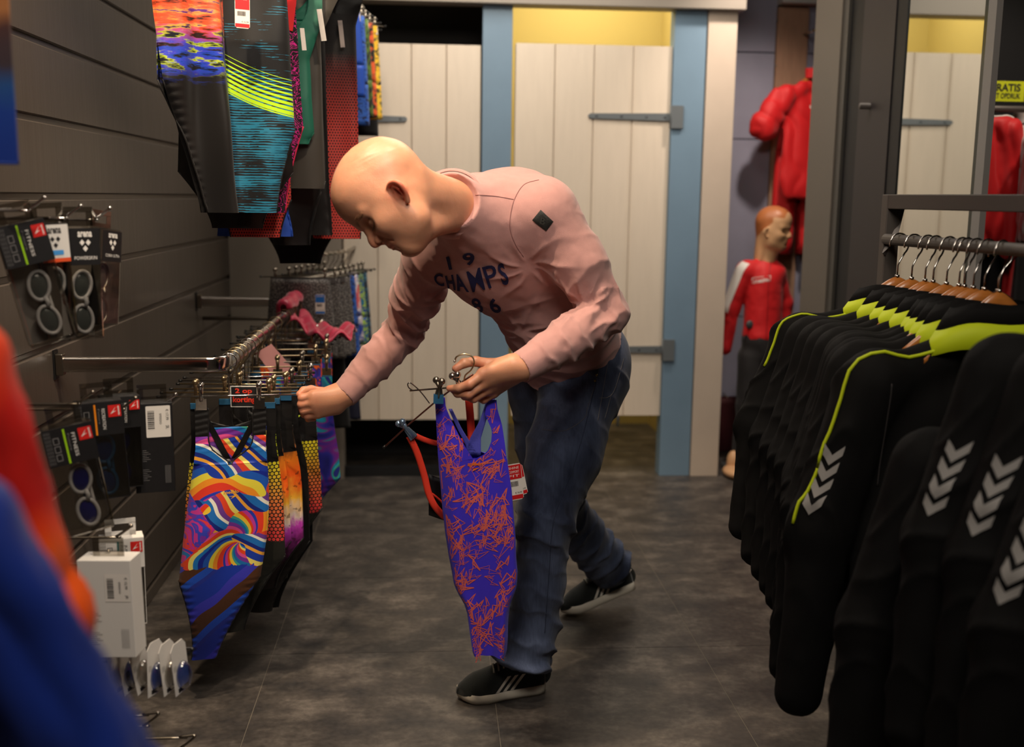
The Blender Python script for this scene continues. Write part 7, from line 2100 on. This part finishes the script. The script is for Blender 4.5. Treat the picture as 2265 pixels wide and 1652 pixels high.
# dark garments under that rail
for i, (u, v) in enumerate(((2185, 500), (2215, 505), (2245, 500), (2270, 500))):
    p = PY(u, v, 3.95); t = make_trunks('swim_trunks', mat('charcoal_cloth', (34, 32, 34), rough=0.8) if i % 2 else RED if i == 2 else BLKFAB2, 0.07, 0.42, 0.1, seed=i+70); t.location = p; t.rotation_euler = (0, 0, 0.5); tag(t, ['leftmost', 'second', 'third', 'rightmost'][i]+' dark pair of shorts on the lower wall rail beyond the rack', 'shorts', 'shorts on the lower wall rail')
p = PY(2230, 500, 3.95); o = MB().tube([(p.x-0.35, 3.95, p.z+0.02), (p.x+0.5, 3.95, p.z+0.02)], 0.012, 10).build('wall_rail', FR); tag(o, 'lower dark wall rail at the far right with shorts', 'rail')

# ---------------------------------------------------------------- alcove with the child mannequin
YL = YB+0.62
BLUEG = mat('alcove_blue_grey', (150, 150, 170), rough=0.7, var=0.08, vscale=5)
x0, x1, x2, x3 = PY(1600, 300, YL).x, PY(1703, 300, YL).x, PY(1773, 300, YL).x, PY(1990, 300, YL).x
o = boxo('wall_alcove', (x0-0.1, YL, 0), (x3+0.6, YL+0.05, 2.75), mat('joint_dark', (70, 70, 80))); tag(o, kind='structure')
zj = [0, PY(1650, 700, YL).z, PY(1650, 308, YL).z, PY(1650, 116, YL).z, 2.74]
for i in range(4):
    MB().box((x0-0.1, YL-0.012, zj[i]+0.003), (x1, YL, zj[i+1]-0.003)).build('panel', BLUEG, o, bevel=0.001)
    MB().box((x2, YL-0.012, zj[i]+0.003), (x3, YL, zj[i+1]-0.003)).build('panel', BLUEG, o, bevel=0.001)
MB().box((x1+0.003, YL-0.028, 0.0), (x2-0.003, YL, PY(1740, 18, YL).z)).build('plank', mat('alcove_plank', (166, 130, 106), rough=0.7, var=0.1, vscale=12, stretch=(8, 8, 1)), o, bevel=0.002)
for (u, v) in ((1720, 45), (1716, 145)):
    p = PY(u, v, YL-0.03); MB().ball((p.x, YL-0.029, p.z), 0.006, 8, 5).build('screw', CHROME_D, o)
zt = PY(1760, 14, YL).z
tag(boxo('trim_7', (x1, YL-0.10, zt), (x3+0.2, YL-0.0, zt+0.12), mat('alcove_top', (196, 194, 192), rough=0.6)), kind='structure')
# red polo and red trousers
p = PY(1800, 150, YL-0.19)
PV, PF = garment_sdf(0.009, hw=0.21, L=0.66, depth=0.045, short=True, seed=12, fold=1.8)
polo = np_mesh('polo_shirt', PV, PF, RED); polo.location = (p.x+0.035, p.y, p.z); polo.scale = (1.05, 0.7, 0.95); polo.rotation_euler = (0, -0.06, 0.15); tag(polo, 'red short sleeved polo shirt hanging above the child mannequin', 'shirt')
MB().grid([[(0.08*math.cos(t), 0.05*math.sin(t)-0.006, z) for t in np.linspace(0, 2*PI, 24)] for z in (-0.05, 0.0)]).build('collar', RED, polo)
bb = bvh_of(PV, PF); h_ = bb.ray_cast(Vector((-0.06, -0.3, -0.20)), Vector((0, 1, 0)), 0.5)
if h_[0] is not None: k = MB(); k.ball(tuple(A(h_[0])), 0.012, 10, 6, (1, 0.2, 0.8)); k.build('chest_badge', CARD_WH, polo)
wh = copy_tree(wood0); wh.location = (p.x+0.035, p.y, p.z+0.085); wh.rotation_euler = (0, 0, 0.15); tag(wh, 'wooden hanger holding the red polo shirt on the back wall', 'hanger')
pp = PY(1792, 80, YL-0.12); o = MB().tube([(pp.x, YL, pp.z+0.02), (pp.x, YL-0.20, pp.z+0.02)], 0.006, 8).build('wire', CHROME); MB().box((pp.x-0.04, YL-0.004, pp.z-0.0), (pp.x+0.04, YL+0.0, pp.z+0.05)).build('back_plate', CHROME, o); o.name = 'wall_hook'; tag(o, 'chrome wall hook above the red polo shirt', 'hook')
tr = make_trunks('track_trousers', RED, 0.12, 0.66, leg=0.52, depth=0.03, seed=44, amp=0.009, split=0.03); q = PY(1772, 270, YL-0.10); tr.location = q; tag(tr, 'red track trousers hanging straight below the polo shirt', 'trousers')
q2 = PY(1765, 300, YL-0.06); o = make_hanger('clip_hanger', 0.26, 0.08, CHROME_D); o.location = (q.x, q.y, q.z+0.115); tag(o, 'clip hanger hidden under the polo shirt, holding the red trousers', 'hanger')
MB().tube([(0, 0, 0.02), (0, 0, 0.10)], 0.0016, 6).build('hook_neck', CHROME_D, o)

YMQ = YB+0.12
mq = empty('child_mannequin', (PY(1680, 1000, YMQ).x, YMQ, 0), label='child mannequin with painted hair in a red sports jacket and black trousers', cat='mannequin'); MQ0 = A(mq.location)
_s = (HC, hf, hu, hs, HS, NECK, spine, frn, lat)
HS = 0.86; HC = A(PY(1706, 512, YMQ))
hf = A((0.80, -0.60, -0.06)); hf /= np.linalg.norm(hf); hu = A((0, 0, 1.0)); hu -= hf*(hu@hf); hu /= np.linalg.norm(hu); hs = np.cross(hf, hu); hs *= np.sign(-hs[1])
NECK = HC+A((-0.02, 0.02, -0.165)); spine = A((0, 0, 1.0)); frn = A((0.3, -0.95, 0)); lat = A((-0.95, -0.3, 0)); NECKm = NECK
def head_sdf_small():
    global SDF
    return head_sdf()
g = head_sdf(); MV, MF = g.mesh()
loc_m = (MV-HC)@np.stack([hf, hu, hs], 1)/HS
HAIRM = mat('mannequin_hair', (176, 106, 62), rough=0.4); MSK = mat('mannequin_skin', (206, 160, 118), rough=0.38)
fcs = loc_m[MF].mean(1); hairm = ((fcs[:, 1] > 0.075-0.9*np.maximum(0, 0.055-fcs[:, 0])*1.0) & (fcs[:, 0] < 0.085)) & ~((fcs[:, 0] > 0.03) & (fcs[:, 1] < 0.08))
np_mesh('head', MV-MQ0, MF, [MSK, HAIRM], mq, mi=hairm.astype(int))
(HC, hf, hu, hs, HS, NECK, spine, frn, lat) = _s
g = SDF(MQ0+A((-0.32, -0.2, 0.45)), MQ0+A((0.32, 0.2, 1.15)), 0.006); g.minpad = 0.04
c = lambda u, v, dy=0.0: A(PY(u, v, YMQ+dy))
g.cone(c(1690, 625), c(1686, 735), 0.088, 0.092, 0.03, flat=((0, 1, 0), 1.15))
g.cone(c(1655, 595), c(1715, 600), 0.045, 0.045, 0.04)
g.chain([c(1648, 602), c(1618, 680, 0.02), c(1604, 770, 0.02)], [0.048, 0.040, 0.032], 0.02)
g.chain([c(1718, 605, 0.02), c(1738, 670, 0.03), c(1736, 740, 0.02)], [0.042, 0.034, 0.030], 0.02)
g.cone(c(1686, 745), c(1690, 752), 0.092, 0.088, 0.02, flat=((0, 1, 0), 1.1))
g.cone(NECKm+A((0, 0, -0.02)), NECKm+A((0.012, -0.004, 0.062)), 0.050, 0.050, 0.02)
V, F_ = g.mesh(); N = quad_normals(V, F_); V = V+N*(0.004*vnoise(V*A((20, 20, 9)), 1, 2, 3)+0.0015*vnoise(V*40, 1, 2, 5))[:, None]
mj = np_mesh('jacket', V-MQ0, F_, RED, mq); MJB = bvh_of(V, F_)
def on_mj(px, name, m, r=0.004, n=6):
    pts = []
    for p_ in cr([Vector((u, v, 0)) for u, v in px], n):
        c_ = cast(p_.x, p_.y, MJB, 0.001)
        if c_ is not None: pts.append(tuple(A(c_)-MQ0))
    if len(pts) > 2: MB().tube(pts, r, 8).build(name, m, mj)
P = []
for q in np.linspace(0, 1, 20):
    row = []
    for e in np.linspace(0, 1, 5):
        u = np.interp(q, [0, .3, .7, 1], [1656, 1628, 1602, 1597])+e*np.interp(q, [0, .3, 1], [14, 18, 13]); v = np.interp(q, [0, .3, .7, 1], [562, 592, 660, 686])+e*6
        c_ = cast(u, v, MJB, 0.0016); row.append(tuple(A(c_)-MQ0) if c_ is not None else None)
    if None not in row: P.append(row)
if len(P) > 3: MB().grid(P).build('shoulder_stripe', CARD_WH, mj)
on_mj([(1706, 565), (1700, 620), (1698, 680), (1694, 752)], 'zip', mat('zip_red', (120, 10, 14), rough=0.5), 0.0015)
k = MB(); P = []
def mjp(u, v, off=0.0016):
    c_ = cast(u, v, MJB, off); return (A(c_)-MQ0) if c_ is not None else A((0, 0, 0))
for (a, b) in (((1664, 615), (1704, 610)), ((1664, 627), (1704, 621)), ((1664, 615), (1664, 627)), ((1704, 610), (1704, 621))): k.tube([mjp(*a), mjp((a[0]+b[0])/2, (a[1]+b[1])/2), mjp(*b)], 0.0014, 5)
put_text(k, 'masita', lambda a, b: mjp(1668+32*a, 625-4*a-7*b), bold=0.02)
k.build('chest_logo', CARD_WH, mj)
MB().ball(tuple(mjp(1660, 718, 0.004)), 0.021, 16, 10, (1, 0.5, 1)).build('security_button', mat('dark_grey_plastic', (60, 60, 62), rough=0.45), mj)
g = SDF(MQ0+A((-0.3, -0.2, -0.0)), MQ0+A((0.3, 0.25, 0.72)), 0.007); g.minpad = 0.04
g.cone(c(1680, 752), c(1690, 775), 0.086, 0.088, 0.03)
g.chain([c(1665, 790), c(1655, 900, -0.02), c(1640, 1030, -0.04)], [0.072, 0.056, 0.050], 0.02)
g.chain([c(1712, 790, 0.03), c(1718, 900, 0.03), c(1722, 1035, 0.02)], [0.068, 0.055, 0.050], 0.02)
V, F_ = g.mesh(); N = quad_normals(V, F_); V = V+N*(0.006*vnoise(V*A((22, 22, 8)), 1, 2, 6))[:, None]
np_mesh('trousers', V-MQ0, F_, mat('black_trousers', (28, 25, 26), rough=0.75, sheen=0.1), mq)
for (u, v, dy) in ((1622, 1052, -0.10), (1700, 1050, 0.0)):
    e = PZ(u, v+4); m_ = MB(); m_.ball((e.x-MQ0[0], e.y-MQ0[1], 0.028), 1.0, 14, 10, (0.05, 0.085, 0.028)); m_.ball((e.x-MQ0[0]+0.01, e.y-MQ0[1]+0.05, 0.06), 1.0, 12, 8, (0.032, 0.035, 0.06)); m_.build('foot', MSK, mq)
"""base"""
MB().tube([(0, 0.05, 0.0), (0, 0.05, 0.012)], 0.17, 32).build('base_plate', mat('base_glass', (90, 92, 92), rough=0.2), mq)
# garment stand that the sleeveless white cuff shows behind the mannequin's legs
o = make_trunks('sports_shorts', mat('dark_wine', (70, 20, 26), rough=0.7), 0.09, 0.5, 0.2, seed=81); o.location = PY(1610, 880, YL-0.1); tag(o, 'dark wine red garment half hidden behind the cream post', 'clothing')
"""hook for it"""
a = o.location; w_ = MB().tube([(a.x, a.y, a.z+0.0), (a.x, YL, a.z+0.01)], 0.004, 6).build('wall_hook', CHROME_D); tag(w_, 'small hook holding the wine red garment', 'hook')

# ---------------------------------------------------------------- blurred jackets right in front of the camera
ORJ = m_ramp('orange_red_cloth', [(0.40, (200, 20, 10)), (.50, (236, 60, 8)), (.60, (250, 92, 10))], 5, det=1, rough=0.6)
nt = ORJ.node_tree; tc = nt.nodes.new('ShaderNodeTexCoord')
for n in nt.nodes:
    if n.type == 'TEX_NOISE':
        for l in list(n.inputs['Vector'].links):
            if l.from_node.type == 'UVMAP': nt.links.new(tc.outputs['Object'], n.inputs['Vector'])
BLJ = mat('cobalt_cloth', (5, 42, 134), rough=0.5, sheen=0.2, spec=0.4)
FV, FFc = garment_sdf(0.007, seed=30, L=0.66, sl=0.56, spread=0.13, fold=1.7)
def fore_jacket(m, loc, sc_, yaw, tilt, label, hl):
    j = np_mesh('sports_jacket', FV, FFc, m); j.location = loc; j.scale = (sc_, sc_, sc_); j.rotation_euler = (0, tilt, yaw); tag(j, label, 'jacket')
    MB().grid([[(0.088*math.cos(t), 0.05*math.sin(t)-0.006, z) for t in np.linspace(0, 2*PI, 28)] for z in (-0.06, -0.03, 0.005)]).build('collar', m, j)
    for s_ in (-1, 1):
        e = Vector((s_*(0.2025+0.13), -0.01, -0.71)); MB().tube([e+Vector((0, 0, 0.02)), e+Vector((0, 0, -0.045))], 0.043, 20).build('cuff', m, j)
    h = copy_tree(wood0); h.location = (loc[0], loc[1], loc[2]+0.085); h.rotation_euler = (0, tilt, yaw); h.scale = (0.9, 1, 1); tag(h, hl, 'hanger')
    return j
a = fore_jacket(ORJ, (-0.565, 0.88, 1.290), 0.86, 0.35, 0.12, 'blurred orange red sports jacket at the left edge, close to the camera', 'wooden hanger of the orange red jacket close to the camera')
b = fore_jacket(BLJ, (-0.498, 0.64, 1.175), 0.86, 0.35, -0.08, 'blurred cobalt blue sports jacket filling the lower left corner', 'wooden hanger of the cobalt blue jacket nearest the camera')
o = MB().tube([(-W, 0.40, 1.392), (-0.53, 0.40, 1.392), (-0.55, 0.64, 1.392), (-0.565, 1.0, 1.392), (-W, 1.0, 1.392)], 0.009, 10).build('garment_rail', CHROME); tag(o, 'chrome rail at the left edge beside the camera with two bright sports jackets', 'rail')
MB().tube([(-0.55, 0.64, 1.392), (-0.498, 0.64, 1.265)], 0.006, 8).build('drop_hook', CHROME, o)
